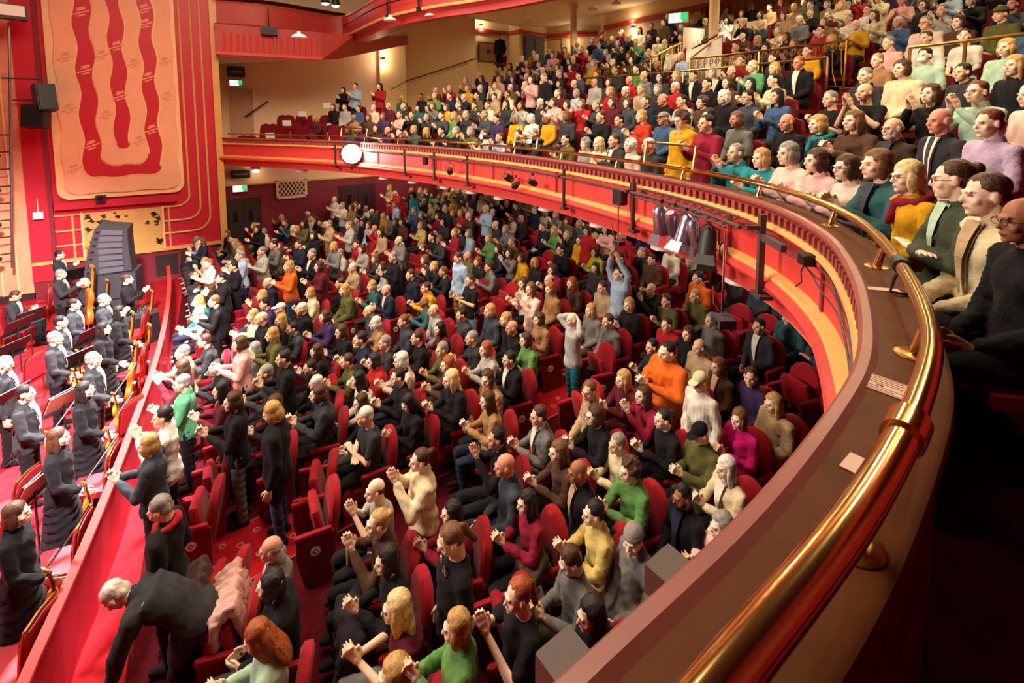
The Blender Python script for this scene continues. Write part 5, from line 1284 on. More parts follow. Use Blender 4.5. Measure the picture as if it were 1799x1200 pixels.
# ------------------------------------------------------------------ audience: x, y, floor, heading, pose, look, label
AUDIENCE = [
(-0.52, 9.27, -0.45, 1.58, 'stand_clap', 'short', 'grey', 'l', 'long', 'beige', 'charcoal', 0.96, 1.05, (), 'person with short grey hair in beige jumper, standing clapping, middle stalls', 's', 0),
(-0.51, 8.63, -0.45, 1.47, 'stand_claphigh', 'bob', 'brown', 'p', 'long', 'maroon', 'black', 0.98, 1.09, (), 'person with bobbed brown hair in maroon jumper, standing clapping high, middle stalls', 's', 0),
(-0.48, 8.12, -0.45, 1.52, 'stand_clap', 'short', 'grey', 'l', 'long', 'jade', 'black', 0.98, 1.03, (), 'person with short grey hair in jade jumper, standing clapping, middle stalls', 's', 0),
(-0.64, 7.17, -0.47, 1.46, 'stand_claphigh', 'short', 'dark', 'l', 'shirt', 'white', 'black', 1.04, 0.97, (), 'person with short dark hair in white shirt, standing clapping high, middle stalls', 's', 0),
(-0.75, 6.74, -0.48, 1.37, 'stand_clap', 'bob', 'blonde', 'p', 'jacket', 'slate', 'charcoal', 1.01, 1.01, (), 'person with bobbed blonde hair in slate jacket, standing clapping, middle stalls', 's', -1),
(-0.01, 7.56, -0.4, 1.49, 'stand_clap', 'long', 'dark', 'p', 'long', 'maroon', 'black', 0.97, 0.99, (), 'person with long dark hair in maroon jumper, standing clapping, middle stalls', 's', 0),
(0.12, 6.95, -0.38, 1.51, 'stand_clap', 'bob', 'brown', 'p', 'long', 'black', 'grey', 1.03, 1.0, (), 'person with bobbed brown hair in black jumper, standing clapping, middle stalls', 's', 0),
(-0.07, 9.13, -0.4, 1.63, 'sit_clap', 'short', 'dark', 'l', 'long', 'black', 'black', 0.96, 1.08, (), 'person with short dark hair in black jumper, clapping, middle stalls, by one in pink jumper', 's', 1),
(0.5, 9.2, -0.34, 1.69, 'sit_clap', 'long', 'grey', 'p', 'long', 'grey', 'brown', 1.01, 0.99, (), 'person with long grey hair in grey jumper, clapping, middle stalls', 's', 1),
(-0.24, 10.21, -0.42, 1.61, 'sit_clap', 'short', 'brown', 'l', 'long', 'charcoal', 'brown', 1.01, 1.01, (), 'person with short brown hair in charcoal jumper, clapping, middle stalls', 's', 0),
(-0.35, 11.87, -0.43, 1.66, 'sit_clap', 'short', 'white', 'l', 'long', 'lgrey', 'black', 1.01, 1.05, (), 'person with short white hair in light grey jumper, clapping, far stalls', 's', 0),
(-0.37, 12.64, -0.44, 1.64, 'sit_lap', 'long', 'blonde', 'p', 'long', 'teal', 'navy', 1.0, 1.09, (), 'person with long blonde hair in teal jumper, sitting, far stalls', 's', 0),
(-0.14, 13.35, -0.41, 1.83, 'sit_clap', 'bob', 'brown', 'p', 'long', 'black', 'brown', 0.97, 1.08, (), 'person with bobbed brown hair in black jumper, clapping, far stalls', 's', 0),
(-0.16, 14.44, -0.41, 1.97, 'stand_clap', 'short', 'ginger', 'p', 'shirt', 'palepink', 'charcoal', 0.96, 1.07, (), 'person with short ginger hair in pale pink shirt, standing clapping, far stalls', 's', 0),
(0.1, 12.67, -0.38, 1.66, 'stand_clap', 'short', 'dark', 'l', 'coat', 'black', 'black', 1.0, 1.01, (), 'person with short dark hair in black coat, standing clapping, far stalls', 's', 0),
(0.37, 13.66, -0.36, 1.87, 'stand_clap', 'short', 'dark', 'l', 'long', 'black', 'black', 0.95, 1.09, (), 'person with short dark hair in black jumper, standing clapping, far stalls', 's', 1),
(0.54, 14.06, -0.34, 1.75, 'stand_clap', 'short', 'grey', 'l', 'shirt', 'lblue', 'navy', 1.03, 1.04, (), 'person with short grey hair in light blue shirt, standing clapping, far stalls', 's', 1),
(1.18, 17.11, -0.27, 2.03, 'stand_clap', 'bob', 'dark', 'p', 'coat', 'black', 'black', 0.98, 1.08, (), 'person with bobbed dark hair in black coat, standing clapping, far stalls', 's', 2),
(-0.55, 5.5, -0.46, 1.23, 'stand_down', 'short', 'grey', 'l', 'coat', 'black', 'black', 1.01, 1.05, ('scarf_red',), 'person with short grey hair in black coat and red scarf, standing, near stalls', 's', 0),
(-0.45, 5.0, -0.45, 1.3, 'bend', 'short', 'white', 'p', 'coat', 'charcoal', 'black', 1.0, 1.08, (), 'person with short white hair in charcoal coat, bending forward, near stalls', 's', 0),
(0.16, 4.0, -0.38, 1.27, 'sit_phone', 'long', 'ginger', 'p', 'long', 'mint', 'black', 1.01, 1.01, (), 'person with long ginger hair in mint jumper, looking down, near stalls', 's', 1),
(0.33, 4.87, -0.36, 1.35, 'sit_lap', 'balding', 'grey', 'r', 'jacket', 'grey', 'charcoal', 0.95, 1.02, ('shirt_white',), 'balding grey-haired person in grey jacket, sitting, near stalls', 's', 1),
(0.29, 4.42, -0.36, 1.22, 'sit_lap', 'bob', 'dark', 'p', 'coat', 'black', 'charcoal', 0.99, 1.08, (), 'person with bobbed dark hair in black coat, sitting, near stalls', 's', 1),
(1.24, 4.44, -0.26, 1.36, 'sit_claphigh', 'bun', 'blonde', 'p', 'long', 'brown', 'black', 1.0, 1.04, (), 'person with pinned-up blonde hair in brown jumper, clapping high, near stalls', 's', 2),
(1.19, 3.99, -0.26, 1.44, 'sit_clap', 'bob', 'dark', 'p', 'long', 'black', 'brown', 1.01, 0.97, (), 'person with bobbed dark hair in black jumper, clapping, near stalls', 's', 2),
(1.13, 3.53, -0.27, 1.27, 'sit_clap', 'long', 'lblonde', 'p', 'short', 'maroon', 'grey', 1.02, 1.07, ('glasses',), 'person with long pale blonde hair in maroon T-shirt and glasses, clapping, near stalls', 's', 2),
(0.97, 3.12, -0.29, 1.39, 'sit_clap', 'bob', 'blonde', 'p', 'long', 'mustard', 'charcoal', 1.0, 1.09, (), 'person with bobbed blonde hair in mustard jumper, clapping, near stalls', 's', 2),
(1.58, 3.44, -0.22, 1.39, 'stand_down', 'pony', 'lbrown', 'p', 'short', 'black', 'dteal', 1.03, 1.1, ('necklace',), 'person with tied-back light brown hair in black T-shirt and necklace, standing, near stalls', 's', 2),
(1.36, 2.88, -0.25, 1.15, 'stand_clap', 'bob', 'blonde', 'p', 'coat', 'green', 'charcoal', 0.97, 0.97, (), 'person with bobbed blonde hair in green coat, standing clapping, near stalls', 's', 2),
(1.81, 2.77, -0.2, 1.35, 'stand_claphigh', 'pony', 'ginger', 'p', 'short', 'black', 'black', 1.0, 1.0, (), 'person with tied-back ginger hair in black T-shirt, standing clapping high, near stalls', 's', 2),
(1.34, 4.87, -0.25, 1.46, 'sit_claphigh', 'balding', 'brown', 'p', 'short', 'lgrey', 'black', 0.99, 0.98, (), 'balding brown-haired person in light grey T-shirt, clapping high, near stalls', 's', 2),
(1.74, 4.57, -0.2, 1.34, 'stand_claphigh', 'bun', 'brown', 'p', 'coat', 'cream', 'beige', 0.96, 1.04, (), 'person with pinned-up brown hair in cream coat, standing clapping high, near stalls', 's', 2),
(1.91, 4.16, -0.19, 1.26, 'sit_clap', 'long', 'dark', 'p', 'long', 'crimson', 'black', 0.95, 1.04, (), 'person with long dark hair in crimson jumper, clapping, near stalls, by one in cream coat', 's', 2),
(2.71, 4.65, -0.1, 1.24, 'sit_claphigh', 'short', 'black', 't', 'long', 'black', 'black', 1.03, 0.98, (), 'person with short black hair in black jumper, clapping high, near stalls', 's', 3),
(2.57, 4.22, -0.11, 1.24, 'sit_lap', 'bald', 'grey', 'r', 'long', 'slate', 'navy', 1.04, 1.04, (), 'bald person in slate jumper, sitting, near stalls', 's', 3),
(2.56, 3.78, -0.11, 1.41, 'sit_clap', 'long', 'dark', 'p', 'long', 'crimson', 'black', 0.96, 1.0, (), 'person with long dark hair in crimson jumper, clapping, near stalls, by one in slate jumper', 's', 3),
(3.32, 4.65, -0.03, 1.27, 'sit_clap', 'short', 'brown', 'l', 'jacket', 'grey', 'black', 1.03, 0.99, ('shirt_white',), 'person with short brown hair in grey jacket, clapping, near stalls', 's', 4),
(3.22, 4.11, -0.04, 1.28, 'sit_clap', 'long', 'lbrown', 'p', 'long', 'brown', 'black', 0.97, 1.09, (), 'person with long light brown hair in brown jumper, clapping, near stalls', 's', 4),
(4.11, 4.62, 0.06, 1.28, 'sit_turn', 'short', 'lbrown', 'l', 'shirt', 'beige', 'charcoal', 1.03, 1.03, ('glasses',), 'person with short light brown hair in beige shirt and glasses, turning round, near stalls', 's', 5),
(4.69, 4.58, 0.12, 1.41, 'sit_clap', 'long', 'blonde', 'p', 'long', 'maroon', 'maroon', 0.99, 1.07, (), 'person with long blonde hair in maroon jumper, clapping, near stalls', 's', 6),
(4.62, 4.15, 0.11, 1.3, 'sit_claphigh', 'long', 'brown', 'p', 'long', 'crimson', 'black', 1.01, 1.04, (), 'person with long brown hair in crimson jumper, clapping high, near stalls', 's', 5),
(4.5, 3.72, 0.1, 1.23, 'sit_clap', 'bun', 'dark', 'p', 'long', 'black', 'black', 0.98, 1.08, (), 'person with pinned-up dark hair in black jumper, clapping, near stalls', 's', 5),
(5.09, 4.18, 0.16, 1.48, 'stand_clap', 'bun', 'dark', 'p', 'coat', 'orange', 'black', 1.02, 1.22, (), 'person with pinned-up dark hair in orange coat, standing clapping, near stalls', 's', 6),
(5.58, 4.87, 0.22, 1.28, 'sit_clap', 'short', 'dark', 'l', 'long', 'navy', 'black', 0.99, 0.97, (), 'person with short dark hair in navy jumper, clapping, near stalls', 's', 7),
(6.07, 4.41, 0.27, 1.46, 'sit_lap', 'balding', 'brown', 'l', 'long', 'beige', 'black', 1.0, 1.03, (), 'balding brown-haired person in beige jumper, sitting, near stalls', 's', 7),
(5.93, 3.98, 0.26, 1.29, 'sit_lap', 'bob', 'lbrown', 'p', 'jacket', 'brown', 'black', 0.96, 1.02, ('shirt_cream',), 'person with bobbed light brown hair in brown jacket, sitting, near stalls', 's', 7),
(6.0, 3.55, 0.26, 1.34, 'sit_turn', 'short', 'brown', 'l', 'shirt', 'purple', 'black', 0.98, 1.0, (), 'person with short brown hair in purple shirt, turning round, near stalls', 's', 7),
(4.92, 3.54, 0.15, 1.49, 'stand_down', 'cap', 'cream', 'p', 'long', 'white', 'black', 0.99, 0.99, ('glasses',), 'person in cream cap in white jumper and glasses, standing, near stalls', 's', 6),
(3.87, 4.23, 0.03, 1.23, 'sit_clap', 'bob', 'brown', 'p', 'long', 'black', 'black', 1.02, 1.07, ('glasses',), 'person with bobbed brown hair in black jumper and glasses, clapping, near stalls', 's', 5),
(3.82, 3.8, 0.03, 1.37, 'sit_clap', 'short', 'grey', 'l', 'shirt', 'cream', 'black', 0.95, 1.03, (), 'person with short grey hair in cream shirt, clapping, near stalls', 's', 5),
(3.61, 3.4, 0.0, 1.37, 'sit_clap', 'curly', 'brown', 'p', 'long', 'green', 'black', 1.0, 1.05, (), 'person with curly brown hair in green jumper, clapping, near stalls', 's', 4),
(3.14, 3.68, -0.05, 1.2, 'sit_lap', 'bald', 'dark', 'm', 'jacket', 'black', 'black', 1.03, 0.98, ('shirt_beige',), 'bald person in black jacket, sitting, near stalls', 's', 4),
(4.57, 3.26, 0.11, 1.38, 'sit_phone', 'cap', 'black', 'p', 'coat', 'olive', 'black', 1.02, 1.01, (), 'person in black cap in olive coat, looking down, near stalls', 's', 5),
(5.16, 3.17, 0.17, 1.47, 'sit_clap', 'bob', 'lbrown', 'p', 'long', 'magenta', 'black', 0.99, 0.97, (), 'person with bobbed light brown hair in magenta jumper, clapping, near stalls', 's', 6),
(4.44, 2.84, 0.09, 1.24, 'sit_clap', 'long', 'white', 'p', 'jacket', 'cream', 'black', 0.97, 1.05, ('shirt_white',), 'person with long white hair in cream jacket, clapping, near stalls', 's', 5),
(3.81, 2.89, 0.02, 1.4, 'sit_lap', 'short', 'black', 'm', 'jacket', 'black', 'black', 0.97, 0.99, ('glasses', 'beard_dark', 'shirt_navy'), 'person with short black hair in black jacket and glasses, sitting, near stalls', 's', 5),
(5.73, 3.08, 0.23, 1.22, 'sit_lap', 'long', 'blonde', 'p', 'coat', 'beige', 'black', 0.98, 1.1, (), 'person with long blonde hair in beige coat, sitting, near stalls', 's', 7),
(2.48, 2.98, -0.12, 1.31, 'sit_phone', 'short', 'brown', 'p', 'long', 'grey', 'olive', 1.03, 0.99, (), 'person with short brown hair in grey jumper, looking down, near stalls', 's', 3),
(2.35, 2.56, -0.14, 1.32, 'sit_lap', 'long', 'dark', 'p', 'coat', 'black', 'black', 1.03, 1.07, (), 'person with long dark hair in black coat, sitting, near stalls', 's', 3),
(3.07, 2.83, -0.06, 1.4, 'sit_turn', 'beanie', 'grey', 'p', 'coat', 'grey', 'black', 1.0, 1.02, (), 'person in grey beanie in grey coat, turning round, near stalls', 's', 4),
(2.99, 3.26, -0.07, 1.2, 'sit_clap', 'short', 'dark', 'p', 'long', 'yellow', 'brown', 0.98, 1.04, (), 'person with short dark hair in yellow jumper, clapping, near stalls', 's', 4),
(2.96, 2.4, -0.07, 1.37, 'sit_lap', 'bob', 'grey', 'p', 'coat', 'grey', 'black', 1.01, 1.03, ('glasses',), 'person with bobbed grey hair in grey coat and glasses, sitting, near stalls', 's', 4),
(3.82, 2.46, 0.02, 1.22, 'sit_clap', 'bob', 'grey', 'p', 'long', 'palepink', 'black', 0.98, 1.04, (), 'person with bobbed grey hair in pale pink jumper, clapping, near stalls', 's', 5),
(0.81, 7.73, -0.31, 1.5, 'stand_clap', 'short', 'dark', 'l', 'jacket', 'black', 'black', 1.01, 1.02, (), 'person with short dark hair in black jacket, standing clapping, middle stalls', 's', 1),
(0.62, 7.33, -0.33, 1.55, 'sit_clap', 'bob', 'brown', 'p', 'long', 'black', 'black', 0.98, 1.08, (), 'person with bobbed brown hair in black jumper, clapping, middle stalls, by one in black jacket', 's', 1),
(1.2, 7.47, -0.26, 1.34, 'sit_lap', 'short', 'white', 'l', 'jacket', 'navy', 'black', 0.96, 1.03, ('shirt_white',), 'person with short white hair in navy jacket, sitting, middle stalls', 's', 2),
(1.2, 7.96, -0.26, 1.55, 'sit_lap', 'short', 'dark', 'l', 'long', 'black', 'brown', 0.98, 1.01, (), 'person with short dark hair in black jumper, sitting, middle stalls, by one in black jacket', 's', 2),
(0.52, 6.32, -0.34, 1.29, 'stand_down', 'bob', 'blonde', 'p', 'coat', 'black', 'denim', 1.04, 1.04, (), 'person with bobbed blonde hair in black coat, standing, middle stalls', 's', 1),
(1.73, 7.78, -0.21, 1.5, 'sit_clap', 'short', 'brown', 'l', 'long', 'olive', 'black', 0.97, 1.04, (), 'person with short brown hair in olive jumper, clapping, middle stalls', 's', 2),
(1.73, 7.06, -0.2, 1.35, 'sit_lap', 'long', 'black', 'p', 'long', 'white', 'black', 1.0, 1.04, (), 'person with long black hair in white jumper, sitting, middle stalls', 's', 2),
(1.63, 6.55, -0.22, 1.54, 'sit_lap', 'bob', 'brown', 'p', 'long', 'black', 'charcoal', 0.97, 0.98, (), 'person with bobbed brown hair in black jumper, sitting, middle stalls', 's', 2),
(1.57, 6.12, -0.22, 1.55, 'sit_cross', 'short', 'white', 'l', 'short', 'charcoal', 'black', 1.01, 1.03, (), 'person with short white hair in charcoal T-shirt, arms crossed, near stalls', 's', 2),
(2.2, 6.65, -0.15, 1.5, 'sit_clap', 'bun', 'dark', 'p', 'long', 'black', 'black', 1.03, 1.0, (), 'person with pinned-up dark hair in black jumper, clapping, middle stalls', 's', 3),
(2.39, 7.06, -0.13, 1.49, 'sit_clap', 'bob', 'white', 'p', 'long', 'palepink', 'charcoal', 1.03, 1.04, (), 'person with bobbed white hair in pale pink jumper, clapping, middle stalls', 's', 3),
(2.15, 6.07, -0.16, 1.55, 'sit_phone', 'long', 'dark', 'p', 'coat', 'black', 'black', 0.98, 1.0, (), 'person with long dark hair in black coat, looking down, near stalls', 's', 3),
(2.8, 6.1, -0.09, 1.55, 'sit_clap', 'long', 'lblonde', 'p', 'long', 'black', 'black', 1.03, 1.1, (), 'person with long pale blonde hair in black jumper, clapping, near stalls', 's', 4),
(2.94, 6.52, -0.07, 1.42, 'sit_clap', 'long', 'ginger', 'p', 'long', 'brown', 'navy', 1.0, 1.05, (), 'person with long ginger hair in brown jumper, clapping, middle stalls', 's', 4),
(3.03, 6.95, -0.06, 1.58, 'sit_clap', 'short', 'grey', 'l', 'long', 'olive', 'brown', 1.01, 0.99, (), 'person with short grey hair in olive jumper, clapping, middle stalls, by one in brown jumper', 's', 4),
(3.56, 6.44, -0.0, 1.42, 'sit_clap', 'bob', 'ginger', 'p', 'long', 'lgrey', 'black', 1.03, 0.99, (), 'person with bobbed ginger hair in light grey jumper, clapping, middle stalls', 's', 4),
(3.74, 6.03, 0.02, 1.43, 'sit_clap', 'short', 'dark', 'l', 'jacket', 'black', 'black', 0.99, 1.06, ('shirt_white',), 'person with short dark hair in black jacket, clapping, near stalls', 's', 4),
(3.23, 5.81, -0.04, 1.54, 'sit_turn', 'bob', 'brown', 'p', 'coat', 'tan', 'black', 1.0, 1.08, (), 'person with bobbed brown hair in tan coat, turning round, near stalls', 's', 4),
(2.36, 7.8, -0.14, 1.39, 'sit_clap', 'short', 'grey', 'l', 'long', 'charcoal', 'charcoal', 1.02, 0.99, (), 'person with short grey hair in charcoal jumper, clapping, middle stalls, by one in navy jumper', 's', 3),
(1.45, 12.14, -0.24, 1.7, 'stand_clap', 'long', 'blonde', 'p', 'long', 'orange', 'denim', 1.03, 1.08, (), 'person with long blonde hair in orange jumper, standing clapping, far stalls', 's', 2),
(1.37, 14.45, -0.25, 1.82, 'stand_clap', 'short', 'dark', 'l', 'long', 'grey', 'charcoal', 1.02, 1.06, (), 'person with short dark hair in grey jumper, standing clapping, far stalls', 's', 2),
(1.04, 14.15, -0.28, 1.9, 'stand_clap', 'short', 'grey', 'l', 'shirt', 'lgrey', 'black', 1.0, 1.05, (), 'short grey hair in light grey shirt, standing clapping, far stalls, by one in grey jumper', 's', 2),
(2.04, 12.65, -0.17, 1.85, 'stand_clap', 'short', 'grey', 'l', 'jacket', 'black', 'black', 1.03, 1.01, ('shirt_white',), 'person with short grey hair in black jacket, standing clapping, far stalls', 's', 3),
(2.02, 11.57, -0.17, 1.6, 'stand_clap', 'bob', 'brown', 'p', 'coat', 'maroon', 'black', 1.02, 1.0, (), 'person with bobbed brown hair in maroon coat, standing clapping, far stalls', 's', 3),
(2.46, 14.8, -0.13, 1.82, 'stand_clap', 'long', 'dark', 'p', 'coat', 'black', 'black', 0.97, 1.03, (), 'person with long dark hair in black coat, standing clapping, far stalls', 's', 3),
(1.94, 14.05, -0.18, 1.88, 'stand_clap', 'short', 'brown', 'l', 'jacket', 'navy', 'black', 0.99, 1.06, (), 'person with short brown hair in navy jacket, standing clapping, far stalls', 's', 2),
(2.91, 13.64, -0.08, 1.8, 'sit_clap', 'short', 'grey', 'l', 'shirt', 'lgrey', 'brown', 0.97, 1.05, (), 'person with short grey hair in light grey shirt, clapping, far stalls', 's', 4),
(3.44, 13.33, -0.02, 1.84, 'sit_clap', 'bob', 'brown', 'p', 'long', 'lgrey', 'brown', 1.01, 0.97, (), 'person with bobbed brown hair in light grey jumper, clapping, far stalls', 's', 4),
(4.15, 12.3, 0.06, 1.82, 'stand_clap', 'balding', 'grey', 'l', 'shirt', 'grey', 'black', 0.96, 1.09, (), 'balding grey-haired person in grey shirt, standing clapping, far stalls', 's', 5),
(3.5, 10.79, -0.01, 1.7, 'stand_clap', 'short', 'grey', 'l', 'long', 'black', 'black', 1.03, 0.98, (), 'person with short grey hair in black jumper, standing clapping, middle stalls', 's', 4),
(4.6, 9.59, 0.11, 1.69, 'stand_down', 'short', 'brown', 'l', 'shirt', 'lblue', 'yellow', 1.03, 1.05, (), 'person with short brown hair in light blue shirt, standing, middle stalls', 's', 5),
(4.34, 8.51, 0.08, 1.61, 'stand_clap', 'short', 'brown', 'l', 'short', 'black', 'lblue', 0.96, 1.0, (), 'person with short brown hair in black T-shirt, standing clapping, middle stalls', 's', 5),
(6.29, 16.94, 0.3, 1.75, 'stand_down', 'bob', 'dark', 'l', 'long', 'teal', 'black', 1.03, 1.07, (), 'person with bobbed dark hair in teal jumper, standing, far stalls', 's', 7),
(6.09, 18.28, 0.27, 1.76, 'stand_clap', 'short', 'dark', 'l', 'long', 'red', 'black', 1.01, 1.06, (), 'person with short dark hair in red jumper, standing clapping, far stalls', 's', 7),
(6.16, 19.35, 0.28, 1.76, 'stand_clap', 'bob', 'blonde', 'p', 'long', 'beige', 'black', 1.03, 0.99, (), 'person with bobbed blonde hair in beige jumper, standing clapping, far stalls', 's', 7),
(5.5, 11.7, 0.21, 1.52, 'stand_clap', 'bob', 'blonde', 'p', 'long', 'crimson', 'black', 0.97, 0.98, (), 'person with bobbed blonde hair in crimson jumper, standing clapping, far stalls', 's', 6),
(4.02, 18.19, 0.05, 1.98, 'stand_clap', 'short', 'grey', 'l', 'shirt', 'white', 'denim', 0.96, 1.0, (), 'person with short grey hair in white shirt, standing clapping, far stalls', 's', 5),
(4.05, 19.69, 0.05, 2.07, 'stand_clap', 'short', 'white', 'l', 'shirt', 'white', 'black', 0.95, 1.03, (), 'person with short white hair in white shirt, standing clapping, far stalls', 's', 5),
(3.11, 10.11, -0.05, 1.66, 'sit_clap', 'balding', 'ginger', 'l', 'jacket', 'navy', 'black', 0.98, 0.97, ('shirt_white',), 'balding ginger-haired person in navy jacket, clapping, middle stalls', 's', 4),
(2.93, 10.57, -0.07, 1.57, 'sit_clap', 'bob', 'blonde', 'p', 'long', 'dteal', 'charcoal', 0.98, 0.98, (), 'person with bobbed blonde hair in dark teal jumper, clapping, middle stalls', 's', 4),
(3.78, 10.43, 0.02, 1.65, 'sit_lap', 'short', 'brown', 'l', 'long', 'navy', 'charcoal', 1.02, 1.03, (), 'person with short brown hair in navy jumper, sitting, middle stalls', 's', 5),
(3.82, 9.58, 0.02, 1.47, 'sit_clap', 'short', 'brown', 'l', 'long', 'mustard', 'black', 0.98, 1.08, (), 'person with short brown hair in mustard jumper, clapping, middle stalls', 's', 5),
(2.51, 9.3, -0.12, 1.44, 'sit_lap', 'balding', 'grey', 'l', 'long', 'slate', 'black', 0.99, 1.03, (), 'balding grey-haired person in slate jumper, sitting, middle stalls', 's', 3),
(2.91, 8.44, -0.07, 1.53, 'sit_lap', 'short', 'lbrown', 'l', 'long', 'slate', 'black', 0.97, 1.04, (), 'person with short light brown hair in slate jumper, sitting, middle stalls', 's', 4),
(1.08, 10.72, -0.28, 1.69, 'sit_clap', 'cap', 'white', 'l', 'long', 'charcoal', 'brown', 1.01, 1.02, (), 'person in white cap in charcoal jumper, clapping, middle stalls', 's', 2),
(1.44, 10.38, -0.24, 1.6, 'sit_lap', 'short', 'white', 'l', 'long', 'black', 'charcoal', 1.01, 1.06, (), 'person with short white hair in black jumper, sitting, middle stalls', 's', 2),
(1.02, 10.08, -0.28, 1.72, 'sit_clap', 'long', 'blonde', 'p', 'long', 'black', 'charcoal', 1.02, 0.98, (), 'person with long blonde hair in black jumper, clapping, middle stalls', 's', 1),
(1.17, 9.66, -0.27, 1.7, 'sit_clap', 'short', 'dark', 'l', 'long', 'slate', 'charcoal', 0.98, 1.04, (), 'person with short dark hair in slate jumper, clapping, middle stalls', 's', 2),
(1.76, 9.65, -0.2, 1.59, 'sit_clap', 'bob', 'brown', 'p', 'long', 'purple', 'black', 1.01, 1.04, (), 'person with bobbed brown hair in purple jumper, clapping, middle stalls', 's', 2),
(2.47, 8.72, -0.12, 1.41, 'sit_clap', 'bob', 'white', 'p', 'long', 'tan', 'brown', 0.98, 1.06, (), 'person with bobbed white hair in tan jumper, clapping, middle stalls', 's', 3),
(4.28, 7.6, 0.08, 1.57, 'sit_lap', 'bob', 'blonde', 'p', 'long', 'slate', 'charcoal', 1.01, 1.06, (), 'person with bobbed blonde hair in slate jumper, sitting, middle stalls', 's', 5),
(4.37, 7.17, 0.09, 1.38, 'sit_lap', 'long', 'blonde', 'p', 'long', 'black', 'navy', 0.98, 1.09, (), 'person with long blonde hair in black jumper, sitting, middle stalls', 's', 5),
(3.87, 7.95, 0.03, 1.5, 'sit_lap', 'short', 'dark', 'l', 'long', 'slate', 'charcoal', 0.96, 1.04, (), 'person with short dark hair in slate jumper, sitting, middle stalls', 's', 4),
(1.02, 12.58, -0.28, 1.84, 'sit_lap', 'balding', 'ginger', 'l', 'long', 'navy', 'navy', 1.01, 1.05, (), 'balding ginger-haired person in navy jumper, sitting, far stalls', 's', 1),
(1.74, 11.22, -0.2, 1.63, 'sit_clap', 'bob', 'blonde', 'p', 'long', 'cream', 'charcoal', 0.98, 0.99, (), 'person with bobbed blonde hair in cream jumper, clapping, far stalls', 's', 2),
(2.37, 10.71, -0.14, 1.62, 'sit_lap', 'long', 'blonde', 'p', 'coat', 'olive', 'brown', 1.02, 1.06, (), 'person with long blonde hair in olive coat, sitting, middle stalls', 's', 3),
(2.41, 11.32, -0.13, 1.54, 'sit_lap', 'short', 'brown', 'l', 'long', 'black', 'charcoal', 0.97, 1.04, (), 'person with short brown hair in black jumper, sitting, far stalls', 's', 3),
(4.93, 7.2, 0.15, 1.51, 'stand_claphigh', 'long', 'lbrown', 'p', 'long', 'palepink', 'grey', 0.99, 0.98, (), 'person with long light brown hair in pale pink jumper, standing clapping high, middle stalls', 's', 6),
(4.83, 5.87, 0.14, 1.37, 'stand_head', 'bald', 'brown', 'p', 'shirt', 'lgrey', 'teal', 0.95, 0.99, (), 'bald person in light grey shirt, standing hands on head, near stalls', 's', 6),
(5.67, 5.93, 0.23, 1.44, 'sit_lap', 'short', 'brown', 'l', 'shirt', 'grey', 'charcoal', 0.97, 1.06, (), 'person with short brown hair in grey shirt, sitting, near stalls', 's', 7),
(6.43, 6.46, 0.31, 1.47, 'stand_up', 'pony', 'brown', 'p', 'long', 'lblue', 'slate', 1.03, 1.09, (), 'person with tied-back brown hair in light blue jumper, standing arms raised, middle stalls', 's', 7),
(7.62, 8.46, 0.44, 1.52, 'sit_clap', 'bob', 'dark', 't', 'long', 'lime', 'charcoal', 1.02, 0.98, (), 'person with bobbed dark hair in lime jumper, clapping, middle stalls', 's', 9),
(7.74, 8.88, 0.46, 1.55, 'stand_down', 'bob', 'brown', 'p', 'long', 'red', 'black', 1.04, 0.99, (), 'person with bobbed brown hair in red jumper, standing, middle stalls', 's', 9),
(8.19, 8.15, 0.51, 1.56, 'stand_down', 'short', 'dark', 'l', 'long', 'red', 'black', 1.01, 1.04, (), 'person with short dark hair in red jumper, standing, middle stalls', 's', 9),
(8.47, 7.81, 0.54, 1.64, 'sit_lap', 'short', 'grey', 'l', 'long', 'charcoal', 'brown', 0.96, 1.06, (), 'person with short grey hair in charcoal jumper, sitting, middle stalls', 's', 10),
(7.8, 7.83, 0.46, 1.54, 'sit_lap', 'short', 'dark', 'l', 'long', 'black', 'charcoal', 1.01, 1.02, (), 'person with short dark hair in black jumper, sitting, middle stalls, by one in red jumper', 's', 9),
(8.3, 7.35, 0.52, 1.64, 'sit_lap', 'short', 'dark', 'l', 'long', 'brown', 'black', 0.96, 1.05, (), 'person with short dark hair in brown jumper, sitting, middle stalls', 's', 10),
(6.42, 6.9, 0.31, 1.58, 'sit_lap', 'short', 'brown', 'l', 'shirt', 'beige', 'navy', 1.02, 1.04, (), 'person with short brown hair in beige shirt, sitting, middle stalls', 's', 7),
(6.22, 7.59, 0.29, 1.41, 'sit_lap', 'long', 'ginger', 'p', 'long', 'brown', 'charcoal', 0.97, 1.08, (), 'person with long ginger hair in brown jumper, sitting, middle stalls', 's', 7),
(6.33, 8.41, 0.3, 1.5, 'sit_clap', 'bob', 'brown', 'p', 'long', 'crimson', 'charcoal', 0.98, 1.08, (), 'person with bobbed brown hair in crimson jumper, clapping, middle stalls', 's', 7),
(5.94, 8.0, 0.26, 1.5, 'sit_lap', 'balding', 'brown', 'l', 'long', 'black', 'black', 0.99, 1.08, (), 'balding brown-haired person in black jumper, sitting, middle stalls', 's', 7),
(5.64, 7.55, 0.22, 1.45, 'sit_lap', 'bob', 'ginger', 'p', 'long', 'tan', 'charcoal', 1.03, 1.01, (), 'person with bobbed ginger hair in tan jumper, sitting, middle stalls', 's', 7),
(5.45, 8.24, 0.2, 1.53, 'sit_clap', 'long', 'brown', 'p', 'long', 'palepink', 'black', 1.0, 1.06, (), 'person with long brown hair in pale pink jumper, clapping, middle stalls', 's', 7),
(6.28, 6.05, 0.3, 1.57, 'sit_clap', 'bob', 'blonde', 'p', 'long', 'black', 'navy', 1.01, 0.97, (), 'person with bobbed blonde hair in black jumper, clapping, near stalls', 's', 7),
